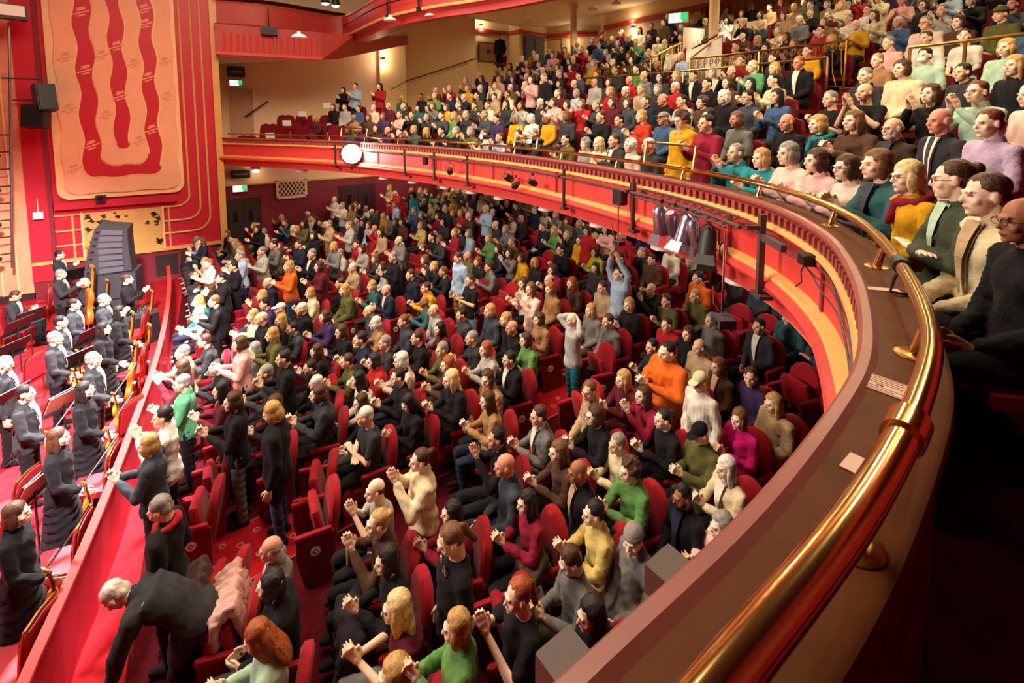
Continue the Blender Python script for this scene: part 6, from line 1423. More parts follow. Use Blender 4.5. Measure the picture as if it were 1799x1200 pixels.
(7.02, 6.2, 0.38, 1.38, 'sit_claphigh', 'bald', 'brown', 'l', 'long', 'black', 'charcoal', 1.01, 0.98, (), 'bald person in black jumper, clapping high, middle stalls', 's', 8),
(6.94, 5.77, 0.37, 1.52, 'sit_clap', 'short', 'brown', 'l', 'long', 'olive', 'navy', 0.97, 0.99, (), 'person with short brown hair in olive jumper, clapping, near stalls', 's', 8),
(7.47, 5.56, 0.43, 1.48, 'sit_lap', 'short', 'blonde', 'l', 'long', 'olive', 'charcoal', 0.97, 1.07, (), 'person with short blonde hair in olive jumper, sitting, near stalls', 's', 9),
(8.04, 5.93, 0.49, 1.38, 'sit_lap', 'short', 'dark', 'l', 'long', 'orange', 'brown', 1.02, 1.09, (), 'person with short dark hair in orange jumper, sitting, near stalls', 's', 9),
(6.32, 5.23, 0.3, 1.55, 'sit_lap', 'short', 'brown', 'p', 'long', 'red', 'charcoal', 0.96, 1.01, (), 'person with short brown hair in red jumper, sitting, near stalls', 's', 7),
(5.73, 6.45, 0.24, 1.51, 'sit_lap', 'long', 'blonde', 'p', 'long', 'grey', 'brown', 0.96, 1.03, (), 'person with long blonde hair in grey jumper, sitting, middle stalls', 's', 7),
(4.23, 6.74, 0.07, 1.35, 'sit_lap', 'bald', 'brown', 'r', 'long', 'black', 'navy', 1.03, 0.97, (), 'bald person in black jumper, sitting, middle stalls', 's', 5),
(7.24, 4.19, 0.4, 1.44, 'sit_lap', 'short', 'dark', 'l', 'jacket', 'charcoal', 'black', 1.0, 1.03, ('shirt_white',), 'person with short dark hair in charcoal jacket, sitting, near stalls', 's', 8),
(6.91, 4.81, 0.36, 1.28, 'sit_lap', 'short', 'grey', 'l', 'long', 'grey', 'brown', 0.98, 1.01, (), 'person with short grey hair in grey jumper, sitting, near stalls', 's', 8),
(4.21, 6.28, 0.07, 1.4, 'sit_clap', 'bob', 'brown', 'p', 'long', 'green', 'brown', 1.01, 0.98, (), 'person with bobbed brown hair in green jumper, clapping, middle stalls', 's', 5),
(1.86, 8.75, -0.19, 1.63, 'sit_clap', 'bob', 'brown', 'p', 'long', 'black', 'charcoal', 1.02, 0.97, (), 'person with bobbed brown hair in black jumper, clapping, middle stalls, by one in black jumper', 's', 2),
(2.06, 8.17, -0.17, 1.39, 'sit_clap', 'short', 'dark', 'l', 'long', 'navy', 'brown', 1.04, 1.1, (), 'person with short dark hair in navy jumper, clapping, middle stalls', 's', 3),
(1.39, 8.49, -0.24, 1.44, 'sit_clap', 'long', 'brown', 'p', 'long', 'black', 'black', 0.96, 1.0, (), 'person with long brown hair in black jumper, clapping, middle stalls', 's', 2),
(0.76, 8.84, -0.31, 1.59, 'stand_clap', 'bob', 'blonde', 'p', 'long', 'olive', 'black', 0.97, 1.01, (), 'person with bobbed blonde hair in olive jumper, standing clapping, middle stalls', 's', 1),
(0.66, 9.61, -0.32, 1.66, 'stand_clap', 'balding', 'grey', 'l', 'long', 'black', 'black', 0.99, 1.08, (), 'balding grey-haired person in black jumper, standing clapping, middle stalls', 's', 1),
(0.28, 8.82, -0.37, 1.59, 'stand_clap', 'bob', 'brown', 'p', 'long', 'pink', 'black', 0.99, 1.03, (), 'person with bobbed brown hair in pink jumper, standing clapping, middle stalls', 's', 1),
(2.84, 7.54, -0.08, 1.37, 'sit_clap', 'short', 'brown', 'l', 'long', 'black', 'navy', 1.03, 1.0, (), 'person with short brown hair in black jumper, clapping, middle stalls', 's', 4),
(3.35, 7.77, -0.03, 1.5, 'sit_clap', 'long', 'dark', 'p', 'long', 'maroon', 'charcoal', 0.95, 1.03, (), 'person with long dark hair in maroon jumper, clapping, middle stalls', 's', 4),
(3.5, 8.42, -0.01, 1.58, 'sit_lap', 'balding', 'grey', 'l', 'long', 'lgrey', 'navy', 0.99, 1.03, (), 'balding grey-haired person in light grey jumper, sitting, middle stalls', 's', 4),
(3.61, 7.03, 0.0, 1.34, 'sit_clap', 'short', 'grey', 'l', 'long', 'charcoal', 'brown', 0.97, 1.08, (), 'person with short grey hair in charcoal jumper, clapping, middle stalls, by one in olive jumper', 's', 4),
(4.82, 6.78, 0.13, 1.46, 'sit_clap', 'bob', 'brown', 'p', 'long', 'tan', 'black', 0.98, 1.02, (), 'person with bobbed brown hair in tan jumper, clapping, middle stalls', 's', 6),
(7.16, 9.21, 0.39, 1.69, 'sit_clap', 'short', 'dark', 'l', 'long', 'black', 'navy', 1.02, 1.0, (), 'person with short dark hair in black jumper, clapping, middle stalls, by one in red jumper', 's', 8),
(6.36, 11.36, 0.3, 1.6, 'sit_clap', 'bob', 'blonde', 'p', 'long', 'green', 'brown', 1.03, 1.04, (), 'person with bobbed blonde hair in green jumper, clapping, far stalls', 's', 7),
(6.8, 10.88, 0.35, 1.52, 'sit_clap', 'short', 'grey', 'l', 'long', 'olive', 'brown', 0.95, 1.05, (), 'person with short grey hair in olive jumper, clapping, middle stalls, by one in green jumper', 's', 8),
(6.35, 14.83, 0.3, 1.75, 'sit_clap', 'bob', 'red', 'p', 'long', 'crimson', 'brown', 1.01, 0.99, (), 'person with bobbed auburn hair in crimson jumper, clapping, far stalls', 's', 7),
(5.54, 14.32, 0.21, 1.77, 'sit_clap', 'bob', 'blonde', 'p', 'long', 'yellow', 'charcoal', 0.99, 0.99, (), 'person with bobbed blonde hair in yellow jumper, clapping, far stalls', 's', 6),
(2.86, 12.06, -0.08, 1.78, 'sit_clap', 'short', 'white', 'l', 'long', 'beige', 'black', 0.99, 1.01, (), 'person with short white hair in beige jumper, clapping, far stalls', 's', 4),
(3.01, 15.42, -0.06, 1.69, 'stand_clap', 'short', 'grey', 'l', 'coat', 'beige', 'black', 1.01, 1.0, (), 'person with short grey hair in beige coat, standing clapping, far stalls', 's', 4),
(3.48, 14.87, -0.01, 1.66, 'stand_clap', 'short', 'grey', 'l', 'shirt', 'lgrey', 'black', 0.99, 1.09, (), 'short grey hair in light grey shirt, standing clapping, far stalls, by one in beige coat', 's', 4),
(6.32, 4.8, 0.3, 1.52, 'sit_lap', 'bob', 'brown', 'p', 'long', 'black', 'brown', 0.97, 1.02, (), 'person with bobbed brown hair in black jumper, sitting, near stalls', 's', 7),
(3.01, 5.4, -0.06, 1.31, 'sit_clap', 'long', 'brown', 'p', 'long', 'tan', 'navy', 0.98, 0.99, (), 'person with long brown hair in tan jumper, clapping, near stalls', 's', 4),
(2.06, 7.42, -0.17, 1.59, 'sit_clap', 'bob', 'dark', 'p', 'long', 'red', 'navy', 1.0, 1.07, (), 'person with bobbed dark hair in red jumper, clapping, middle stalls', 's', 3),
(1.16, 7.01, -0.27, 1.39, 'sit_clap', 'bob', 'brown', 'p', 'long', 'charcoal', 'charcoal', 1.04, 1.09, (), 'person with bobbed brown hair in charcoal jumper, clapping, middle stalls', 's', 2),
(0.58, 8.14, -0.33, 1.58, 'sit_clap', 'short', 'grey', 'l', 'long', 'charcoal', 'charcoal', 1.04, 1.03, (), 'person with short grey hair in charcoal jumper, clapping, middle stalls, by one in black jacket', 's', 1),
(0.55, 10.03, -0.33, 1.62, 'stand_clap', 'long', 'blonde', 'p', 'long', 'cream', 'black', 0.95, 1.01, (), 'person with long blonde hair in cream jumper, standing clapping, middle stalls', 's', 1),
(3.38, 0.64, 3.25, 0.82, 'sit_lap', 'bald', 'black', 'm', 'long', 'black', 'black', 0.98, 0.98, ('glasses',), 'bald person in black jumper and glasses, sitting, front circle row', 'c', 0),
(3.74, 0.86, 3.25, 0.72, 'sit_lap', 'short', 'brown', 'p', 'jacket', 'cream', 'charcoal', 1.03, 1.05, ('shirt_beige',), 'person with short brown hair in cream jacket, sitting, front circle row', 'c', 0),
(4.06, 1.1, 3.25, 0.68, 'sit_cross', 'bun', 'brown', 'p', 'coat', '#3d4434', 'charcoal', 1.06, 0.97, ('glasses', 'shirt_mint'), 'person with pinned-up brown hair in dark olive coat and glasses, arms crossed, front circle row', 'c', 0),
(4.45, 1.47, 3.25, 0.87, 'sit_lap', 'bob', 'lblonde', 'p', 'long', 'mustard', 'charcoal', 1.02, 0.99, ('glasses', 'scarf_crimson'), 'person with bobbed pale blonde hair in mustard jumper and crimson scarf, sitting, front circle row', 'c', 0),
(4.72, 1.77, 3.25, 0.92, 'sit_clap', 'bob', 'lbrown', 'p', 'jacket', 'dteal', 'charcoal', 1.06, 1.09, ('shirt_slate',), 'person with bobbed light brown hair in dark teal jacket, clapping, front circle row', 'c', 0),
(4.96, 2.11, 3.25, 1.06, 'sit_clap', 'bob', 'brown', 'p', 'long', 'palepink', 'black', 1.0, 1.03, ('glasses',), 'person with bobbed brown hair in pale pink jumper and glasses, clapping, front circle row', 'c', 0),
(5.15, 2.46, 3.25, 1.0, 'sit_clap', 'bob', 'brown', 'p', 'long', 'pink', 'black', 1.02, 1.02, (), 'person with bobbed brown hair in pink jumper, clapping, front circle row', 'c', 0),
(5.33, 2.84, 3.25, 1.17, 'sit_clap', 'bob', 'grey', 'p', 'long', 'palepink', 'charcoal', 1.05, 1.02, (), 'person with bobbed grey hair in pale pink jumper, clapping, front circle row', 'c', 0),
(5.46, 3.22, 3.25, 1.28, 'sit_clap', 'bob', 'blonde', 'p', 'long', 'teal', 'black', 0.98, 1.02, (), 'person with bobbed blonde hair in teal jumper, clapping, front circle row', 'c', 0),
(5.58, 3.62, 3.25, 1.2, 'sit_claphigh', 'short', 'grey', 'l', 'long', 'teal', 'charcoal', 1.0, 1.04, (), 'person with short grey hair in teal jumper, clapping high, front circle row', 'c', 0),
(5.76, 4.59, 3.25, 1.36, 'stand_down', 'curly', 'brown', 'p', 'coat', 'mustard', 'yellow', 1.02, 1.08, ('glasses', 'scarf_beige'), 'person with curly brown hair in mustard coat and beige scarf, standing, front circle row', 'c', 0),
(5.69, 4.14, 3.25, 1.35, 'stand_clap', 'short', 'dark', 'l', 'long', 'crimson', 'black', 0.99, 1.09, (), 'person with short dark hair in crimson jumper, standing clapping, front circle row', 'c', 0),
(5.85, 5.29, 3.25, 1.29, 'sit_lap', 'short', 'white', 'r', 'long', 'charcoal', 'charcoal', 0.99, 1.07, (), 'person with short white hair in charcoal jumper, sitting, front circle row', 'c', 0),
(5.9, 5.73, 3.25, 1.34, 'sit_lap', 'curly', 'white', 'p', 'long', 'palepink', 'lgrey', 0.97, 1.06, (), 'person with curly white hair in pale pink jumper, sitting, front circle row', 'c', 0),
(5.93, 6.13, 3.25, 1.35, 'sit_clap', 'short', 'brown', 'l', 'jacket', 'charcoal', 'lgrey', 1.02, 1.04, ('shirt_white',), 'person with short brown hair in charcoal jacket, clapping, front circle row', 'c', 0),
(5.95, 6.55, 3.25, 1.49, 'sit_lap', 'long', 'lblonde', 'p', 'long', 'cream', 'charcoal', 0.96, 1.06, (), 'person with long pale blonde hair in cream jumper, sitting, front circle row', 'c', 0),
(5.97, 6.95, 3.25, 1.57, 'sit_lap', 'curly', 'grey', 'p', 'long', 'lgrey', 'charcoal', 0.94, 0.99, (), 'person with curly grey hair in light grey jumper, sitting, front circle row', 'c', 0),
(5.97, 7.53, 3.25, 1.56, 'sit_clap', 'short', 'dark', 'l', 'long', 'olive', 'navy', 0.98, 0.98, (), 'person with short dark hair in olive jumper, clapping, front circle row', 'c', 0),
(5.61, 1.33, 3.65, 1.01, 'sit_lap', 'short', 'red', 'p', 'long', 'lilac', 'charcoal', 1.01, 1.01, (), 'person with short auburn hair in lilac jumper, sitting, second circle row', 'c', 1),
(5.88, 1.74, 3.65, 1.04, 'sit_lap', 'balding', 'white', 'r', 'jacket', 'charcoal', 'charcoal', 1.02, 0.98, ('shirt_white', 'tie_slate'), 'balding white-haired person in charcoal jacket, sitting, second circle row', 'c', 1),
(6.11, 2.19, 3.65, 1.11, 'sit_lap', 'balding', 'grey', 'l', 'jacket', '#3a2a1c', 'black', 0.95, 1.03, ('glasses', 'beard_white', 'shirt_slate'), 'balding grey-haired person in brown leather jacket and glasses, sitting, second circle row', 'c', 1),
(6.3, 2.64, 3.65, 1.23, 'sit_clap', 'long', 'lbrown', 'p', 'long', 'brown', 'charcoal', 1.01, 1.1, (), 'person with long light brown hair in brown jumper, clapping, second circle row', 'c', 1),
(6.45, 3.09, 3.65, 1.04, 'sit_lap', 'bob', 'blonde', 'p', 'long', '#1d2a24', 'black', 0.97, 1.07, ('scarf_teal',), 'person with bobbed blonde hair in dark green jumper and teal scarf, sitting, second circle row', 'c', 1),
(6.57, 3.55, 3.65, 1.34, 'sit_lap', 'bald', 'grey', 'r', 'long', 'black', 'charcoal', 0.98, 1.01, (), 'bald person in black jumper, sitting, second circle row', 'c', 1),
(7.64, 4.8, 3.98, 1.32, 'sit_lap', 'short', 'dark', 'l', 'long', 'slate', 'black', 1.02, 1.0, ('glasses',), 'person with short dark hair in slate jumper and glasses, sitting, third circle row', 'c', 2),
(7.69, 5.27, 3.98, 1.41, 'sit_lap', 'bob', 'white', 'p', 'long', 'black', 'black', 1.04, 1.09, (), 'person with bobbed white hair in black jumper, sitting, third circle row', 'c', 2),
(6.8, 4.91, 3.65, 1.22, 'sit_lap', 'bob', 'dark', 'p', 'long', 'black', 'charcoal', 1.04, 0.98, (), 'person with bobbed dark hair in black jumper, sitting, second circle row', 'c', 1),
(7.74, 5.75, 3.98, 1.33, 'sit_lap', 'curly', 'brown', 'p', 'long', 'brown', 'navy', 0.97, 1.08, (), 'person with curly brown hair in brown jumper, sitting, third circle row', 'c', 2),
(7.77, 6.23, 3.98, 1.42, 'sit_clap', 'short', 'dark', 'l', 'shirt', 'lgrey', 'charcoal', 1.0, 1.09, (), 'person with short dark hair in light grey shirt, clapping, third circle row', 'c', 2),
(7.79, 6.71, 3.98, 1.4, 'sit_lap', 'balding', 'brown', 'r', 'long', 'black', 'charcoal', 1.03, 1.07, (), 'balding brown-haired person in black jumper, sitting, third circle row', 'c', 2),
(7.8, 7.18, 3.98, 1.47, 'sit_lap', 'short', 'brown', 'l', 'long', 'navy', 'charcoal', 1.01, 0.98, (), 'person with short brown hair in navy jumper, sitting, third circle row', 'c', 2),
(6.9, 5.92, 3.65, 1.47, 'sit_lap', 'cap', 'grey', 'r', 'long', 'blue', 'charcoal', 1.0, 1.08, (), 'person in grey cap in blue jumper, sitting, second circle row', 'c', 1),
(6.93, 6.46, 3.65, 1.31, 'sit_clap', 'bob', 'blonde', 'p', 'long', '#b5321d', 'brown', 1.03, 1.0, (), 'person with bobbed blonde hair in rust red jumper, clapping, second circle row', 'c', 1),
(7.8, 7.67, 3.98, 1.4, 'sit_lap', 'bob', 'brown', 'p', 'long', 'slate', 'brown', 0.99, 1.08, (), 'person with bobbed brown hair in slate jumper, sitting, third circle row', 'c', 2),
(6.95, 7.07, 3.65, 1.51, 'sit_lap', 'short', 'dark', 'l', 'long', 'slate', 'charcoal', 0.96, 1.03, (), 'person with short dark hair in slate jumper, sitting, second circle row', 'c', 1),
(7.78, 8.15, 3.98, 1.59, 'sit_lap', 'bob', 'brown', 'p', 'long', 'maroon', 'charcoal', 1.01, 1.02, (), 'person with bobbed brown hair in maroon jumper, sitting, third circle row', 'c', 2),
(6.95, 7.61, 3.65, 1.54, 'sit_clap', 'short', 'brown', 'l', 'long', 'black', 'brown', 1.02, 1.01, (), 'person with short brown hair in black jumper, clapping, second circle row', 'c', 1),
(7.7, 9.13, 3.98, 1.73, 'sit_claphigh', 'bob', 'lbrown', 'p', 'long', 'red', 'navy', 0.99, 1.02, (), 'person with bobbed light brown hair in red jumper, clapping high, third circle row', 'c', 2),
(7.75, 8.65, 3.98, 1.47, 'sit_clap', 'short', 'grey', 'l', 'long', 'slate', 'brown', 0.95, 1.01, (), 'person with short grey hair in slate jumper, clapping, third circle row', 'c', 2),
(7.63, 9.61, 3.98, 1.68, 'sit_clap', 'bob', 'brown', 'p', 'long', 'pink', 'navy', 0.98, 0.99, (), 'bobbed brown hair in pink jumper, clapping, third circle row, by one in pink jumper', 'c', 2),
(7.56, 10.08, 3.98, 1.74, 'sit_clap', 'bob', 'brown', 'p', 'long', 'pink', 'brown', 1.03, 1.06, (), 'bobbed brown hair in pink jumper, clapping, third circle row, by one in charcoal jumper', 'c', 2),
(7.47, 10.54, 3.98, 1.66, 'sit_lap', 'short', 'white', 'l', 'long', 'charcoal', 'black', 1.02, 0.98, (), 'person with short white hair in charcoal jumper, sitting, third circle row', 'c', 2),
(6.73, 9.89, 3.65, 1.67, 'sit_clap', 'bob', 'white', 'p', 'long', 'white', 'charcoal', 0.97, 1.08, (), 'person with bobbed white hair in white jumper, clapping, second circle row', 'c', 1),
(9.4, 9.23, 4.64, 1.49, 'sit_lap', 'bald', 'grey', 'r', 'long', 'red', 'navy', 0.97, 1.03, (), 'bald person in red jumper, sitting, fifth circle row', 'c', 4),
(8.56, 9.06, 4.31, 1.53, 'sit_lap', 'bob', 'blonde', 'p', 'long', 'red', 'charcoal', 0.98, 1.07, (), 'person with bobbed blonde hair in red jumper, sitting, fourth circle row', 'c', 3),
(8.61, 8.57, 4.31, 1.49, 'sit_lap', 'short', 'white', 'l', 'long', 'brown', 'charcoal', 0.97, 1.08, (), 'person with short white hair in brown jumper, sitting, fourth circle row', 'c', 3),
(8.63, 8.09, 4.31, 1.6, 'sit_lap', 'short', 'grey', 'l', 'long', 'beige', 'charcoal', 0.99, 1.06, (), 'person with short grey hair in beige jumper, sitting, fourth circle row', 'c', 3),
(8.65, 7.61, 4.31, 1.6, 'sit_lap', 'bob', 'grey', 'p', 'long', 'charcoal', 'brown', 0.98, 0.99, (), 'person with bobbed grey hair in charcoal jumper, sitting, fourth circle row', 'c', 3),
(8.65, 7.12, 4.31, 1.51, 'sit_lap', 'short', 'white', 'r', 'long', 'red', 'brown', 0.99, 1.09, (), 'person with short white hair in red jumper, sitting, fourth circle row', 'c', 3),
(9.48, 8.28, 4.64, 1.69, 'sit_lap', 'long', 'dark', 'p', 'long', 'slate', 'charcoal', 0.99, 1.05, (), 'person with long dark hair in slate jumper, sitting, fifth circle row', 'c', 4),
(9.44, 8.76, 4.64, 1.45, 'sit_lap', 'balding', 'grey', 'l', 'long', 'grey', 'black', 1.04, 0.97, (), 'balding grey-haired person in grey jumper, sitting, fifth circle row', 'c', 4),
(9.31, 9.91, 4.64, 1.76, 'sit_lap', 'bob', 'brown', 'p', 'long', 'brown', 'charcoal', 0.95, 0.99, (), 'person with bobbed brown hair in brown jumper, sitting, fifth circle row', 'c', 4),
(9.23, 10.4, 4.64, 1.68, 'sit_lap', 'balding', 'brown', 'r', 'shirt', 'lgrey', 'navy', 0.96, 1.03, (), 'balding brown-haired person in light grey shirt, sitting, fifth circle row', 'c', 4),
(9.09, 11.12, 4.64, 1.63, 'sit_lap', 'balding', 'brown', 'l', 'long', 'black', 'brown', 0.97, 1.03, (), 'balding brown-haired person in black jumper, sitting, fifth circle row', 'c', 4),
(9.5, 7.8, 4.64, 1.39, 'sit_lap', 'long', 'blonde', 'p', 'long', 'black', 'navy', 0.99, 1.0, (), 'long blonde hair in black jumper, sitting, fifth circle row, by one in slate jumper', 'c', 4),
(9.5, 7.32, 4.64, 1.57, 'sit_lap', 'short', 'dark', 'l', 'jacket', 'black', 'black', 0.96, 1.03, ('shirt_white',), 'person with short dark hair in black jacket, sitting, fifth circle row', 'c', 4),
(9.49, 6.83, 4.64, 1.58, 'sit_lap', 'bob', 'grey', 'p', 'long', 'cream', 'black', 0.99, 1.0, (), 'person with bobbed grey hair in cream jumper, sitting, fifth circle row', 'c', 4),
(8.63, 6.31, 4.31, 1.43, 'sit_lap', 'short', 'dark', 'l', 'long', 'black', 'charcoal', 1.02, 1.01, (), 'person with short dark hair in black jumper, sitting, fourth circle row', 'c', 3),
(8.6, 5.83, 4.31, 1.37, 'sit_lap', 'bob', 'brown', 'p', 'long', 'brown', 'navy', 1.02, 1.05, (), 'person with bobbed brown hair in brown jumper, sitting, fourth circle row', 'c', 3),
(9.48, 6.35, 4.64, 1.56, 'sit_claphigh', 'balding', 'brown', 'l', 'long', 'black', 'navy', 0.99, 1.09, (), 'balding brown-haired person in black jumper, clapping high, fifth circle row', 'c', 4),
(9.45, 5.86, 4.64, 1.4, 'sit_clap', 'short', 'lblonde', 'p', 'long', 'jade', 'navy', 1.04, 1.0, (), 'person with short pale blonde hair in jade jumper, clapping, fifth circle row', 'c', 4),
(8.56, 5.34, 4.31, 1.5, 'sit_clap', 'long', 'black', 'p', 'long', 'black', 'black', 0.98, 0.97, (), 'person with long black hair in black jumper, clapping, fourth circle row', 'c', 3),
(9.41, 5.38, 4.64, 1.35, 'sit_lap', 'long', 'blonde', 'p', 'long', 'black', 'charcoal', 0.98, 1.08, (), 'long blonde hair in black jumper, sitting, fifth circle row, by one in black jacket', 'c', 4),
(9.36, 4.9, 4.64, 1.43, 'sit_lap', 'short', 'ginger', 'r', 'jacket', 'black', 'black', 1.03, 1.04, ('glasses', 'shirt_white'), 'person with short ginger hair in black jacket and glasses, sitting, fifth circle row', 'c', 4),
(8.5, 4.87, 4.31, 1.21, 'sit_clap', 'short', 'dark', 'p', 'shirt', 'cream', 'charcoal', 1.01, 0.99, (), 'person with short dark hair in cream shirt, clapping, fourth circle row', 'c', 3),
(8.18, 11.34, 4.31, 1.6, 'stand_down', 'short', 'grey', 'l', 'coat', 'black', 'black', 1.04, 0.97, (), 'person with short grey hair in black coat, standing, fourth circle row', 'c', 3),
(8.06, 11.83, 4.31, 1.9, 'stand_clap', 'bob', 'brown', 'p', 'long', 'pink', 'black', 1.02, 1.02, (), 'person with bobbed brown hair in pink jumper, standing clapping, fourth circle row', 'c', 3),
(10.41, 12.94, 5.3, 1.93, 'sit_clap', 'bob', 'dark', 'p', 'long', 'red', 'charcoal', 0.98, 1.04, (), 'person with bobbed dark hair in red jumper, clapping, seventh circle row', 'c', 6),
(7.41, 3.42, 3.98, 1.23, 'sit_clap', 'short', 'grey', 'l', 'short', 'black', 'black', 0.97, 1.01, (), 'person with short grey hair in black T-shirt, clapping, third circle row', 'c', 2),
(7.3, 2.96, 3.98, 1.3, 'sit_claphigh', 'balding', 'brown', 'l', 'short', 'black', 'black', 1.03, 1.05, (), 'balding brown-haired person in black T-shirt, clapping high, third circle row', 'c', 2),
(7.04, 2.19, 3.98, 1.2, 'sit_claphigh', 'bob', 'brown', 'p', 'long', 'black', 'brown', 0.99, 1.0, (), 'person with bobbed brown hair in black jumper, clapping high, third circle row', 'c', 2),
(6.84, 1.74, 3.98, 1.12, 'sit_claphigh', 'short', 'red', 'p', 'long', 'mint', 'black', 0.99, 1.06, ('glasses',), 'person with short auburn hair in mint jumper and glasses, clapping high, third circle row', 'c', 2),
(7.94, 2.17, 4.31, 1.1, 'sit_lap', 'short', 'dark', 'l', 'jacket', 'charcoal', 'charcoal', 0.95, 0.97, (), 'person with short dark hair in charcoal jacket, sitting, fourth circle row', 'c', 3),
(9.04, 2.92, 4.64, 1.38, 'sit_lap', 'short', 'dark', 'p', 'long', 'mint', 'black', 0.96, 1.07, ('mask',), 'person with short dark hair in mint jumper and mask, sitting, fifth circle row', 'c', 4),
(8.15, 2.87, 4.31, 1.23, 'sit_lap', 'bob', 'brown', 'p', 'long', 'cream', 'charcoal', 1.04, 1.07, (), 'person with bobbed brown hair in cream jumper, sitting, fourth circle row', 'c', 3),
(8.27, 3.36, 4.31, 1.35, 'sit_lap', 'short', 'grey', 'p', 'long', 'charcoal', 'brown', 0.99, 1.07, (), 'person with short grey hair in charcoal jumper, sitting, fourth circle row', 'c', 3),
(9.17, 3.57, 4.64, 1.24, 'sit_lap', 'short', 'blonde', 'p', 'long', 'tan', 'brown', 0.96, 0.97, (), 'person with short blonde hair in tan jumper, sitting, fifth circle row', 'c', 4),
(10.07, 3.77, 4.97, 1.18, 'sit_lap', 'short', 'grey', 'p', 'long', 'pink', 'charcoal', 0.99, 0.98, (), 'person with short grey hair in pink jumper, sitting, sixth circle row', 'c', 5),
(9.98, 3.23, 4.97, 1.37, 'sit_lap', 'short', 'brown', 'l', 'shirt', 'white', 'brown', 0.99, 1.04, (), 'person with short brown hair in white shirt, sitting, sixth circle row', 'c', 5),
(10.89, 3.54, 5.3, 1.38, 'sit_lap', 'short', 'grey', 'l', 'long', 'palepink', 'brown', 1.03, 1.1, ('glasses',), 'person with short grey hair in pale pink jumper and glasses, sitting, seventh circle row', 'c', 6),
(10.81, 3.07, 5.3, 1.29, 'sit_lap', 'bob', 'brown', 'p', 'long', 'brown', 'navy', 0.98, 1.05, (), 'person with bobbed brown hair in brown jumper, sitting, seventh circle row', 'c', 6),
(9.87, 2.72, 4.97, 1.19, 'sit_turn', 'short', 'brown', 'p', 'short', 'white', 'charcoal', 0.96, 0.99, (), 'person with short brown hair in white T-shirt, turning round, sixth circle row', 'c', 5),
(8.77, 1.99, 4.64, 1.26, 'sit_lap', 'bob', 'blonde', 'p', 'long', 'mint', 'black', 0.96, 1.07, (), 'person with bobbed blonde hair in mint jumper, sitting, fifth circle row', 'c', 4),
(7.74, 1.67, 4.31, 1.09, 'sit_lap', 'long', 'blonde', 'p', 'coat', 'black', 'navy', 0.98, 1.0, (), 'person with long blonde hair in black coat, sitting, fourth circle row', 'c', 3),
(10.7, 2.53, 5.3, 1.19, 'sit_lap', 'hat', 'olive', 'l', 'long', 'olive', 'charcoal', 1.0, 1.05, (), 'person in brimmed olive hat in olive jumper, sitting, seventh circle row', 'c', 6),
(6.6, 1.29, 3.98, 0.91, 'sit_lap', 'short', 'white', 'p', 'long', 'palepink', 'navy', 0.95, 1.03, (), 'person with short white hair in pale pink jumper, sitting, third circle row', 'c', 2),
(12.85, 5.65, 5.96, 1.35, 'sit_clap', 'short', 'grey', 'l', 'shirt', 'white', 'brown', 0.99, 1.05, (), 'person with short grey hair in white shirt, clapping, ninth circle row', 'c', 8),
(12.8, 5.11, 5.96, 1.34, 'sit_clap', 'long', 'brown', 'p', 'long', 'cream', 'navy', 0.98, 1.05, (), 'person with long brown hair in cream jumper, clapping, ninth circle row', 'c', 8),
(13.69, 5.6, 6.29, 1.33, 'sit_lap', 'short', 'dark', 'l', 'long', 'white', 'brown', 0.96, 1.07, (), 'person with short dark hair in white jumper, sitting, tenth circle row', 'c', 9),
(13.74, 6.53, 6.29, 1.55, 'sit_lap', 'short', 'grey', 'p', 'long', 'maroon', 'navy', 0.97, 1.03, (), 'person with short grey hair in maroon jumper, sitting, tenth circle row', 'c', 9),
(15.45, 7.38, 6.95, 1.4, 'sit_lap', 'bob', 'grey', 'p', 'long', 'beige', 'charcoal', 0.95, 1.03, (), 'person with bobbed grey hair in beige jumper, sitting, twelfth circle row', 'c', 11),
(15.43, 8.32, 6.95, 1.63, 'sit_lap', 'short', 'white', 'l', 'long', 'beige', 'charcoal', 1.02, 1.03, (), 'person with short white hair in beige jumper, sitting, twelfth circle row', 'c', 11),
(13.75, 7.25, 6.29, 1.45, 'sit_lap', 'short', 'white', 'l', 'long', 'grey', 'brown', 0.98, 1.06, (), 'person with short white hair in grey jumper, sitting, tenth circle row', 'c', 9),
(14.59, 8.18, 6.62, 1.68, 'sit_lap', 'bob', 'brown', 'p', 'long', 'beige', 'navy', 0.99, 0.98, (), 'person with bobbed brown hair in beige jumper, sitting, eleventh circle row', 'c', 10),
(12.9, 7.35, 5.96, 1.43, 'sit_clap', 'short', 'grey', 'l', 'long', 'cream', 'charcoal', 0.95, 1.01, (), 'person with short grey hair in cream jumper, clapping, ninth circle row', 'c', 8),
(12.88, 6.2, 5.96, 1.49, 'sit_clap', 'bob', 'lbrown', 'p', 'long', 'tan', 'charcoal', 1.0, 0.97, (), 'person with bobbed light brown hair in tan jumper, clapping, ninth circle row', 'c', 8),
(15.45, 7.85, 6.95, 1.51, 'sit_lap', 'short', 'grey', 'l', 'long', 'olive', 'brown', 0.99, 1.09, (), 'person with short grey hair in olive jumper, sitting, twelfth circle row', 'c', 11),
(4.8, 18.94, 4.31, 2.25, 'stand_clap', 'short', 'dark', 'l', 'long', 'lblue', 'navy', 1.04, 1.07, (), 'person with short dark hair in light blue jumper, standing clapping, fourth circle row', 'c', 3),
(4.45, 19.42, 4.31, 2.33, 'stand_clap', 'bob', 'dark', 'p', 'coat', 'black', 'black', 0.96, 1.05, (), 'person with bobbed dark hair in black coat, standing clapping, fourth circle row', 'c', 3),
(5.46, 18.02, 4.31, 2.09, 'stand_clap', 'long', 'dark', 'p', 'long', 'red', 'crimson', 1.03, 1.08, (), 'person with long dark hair in red jumper, standing clapping, fourth circle row', 'c', 3),
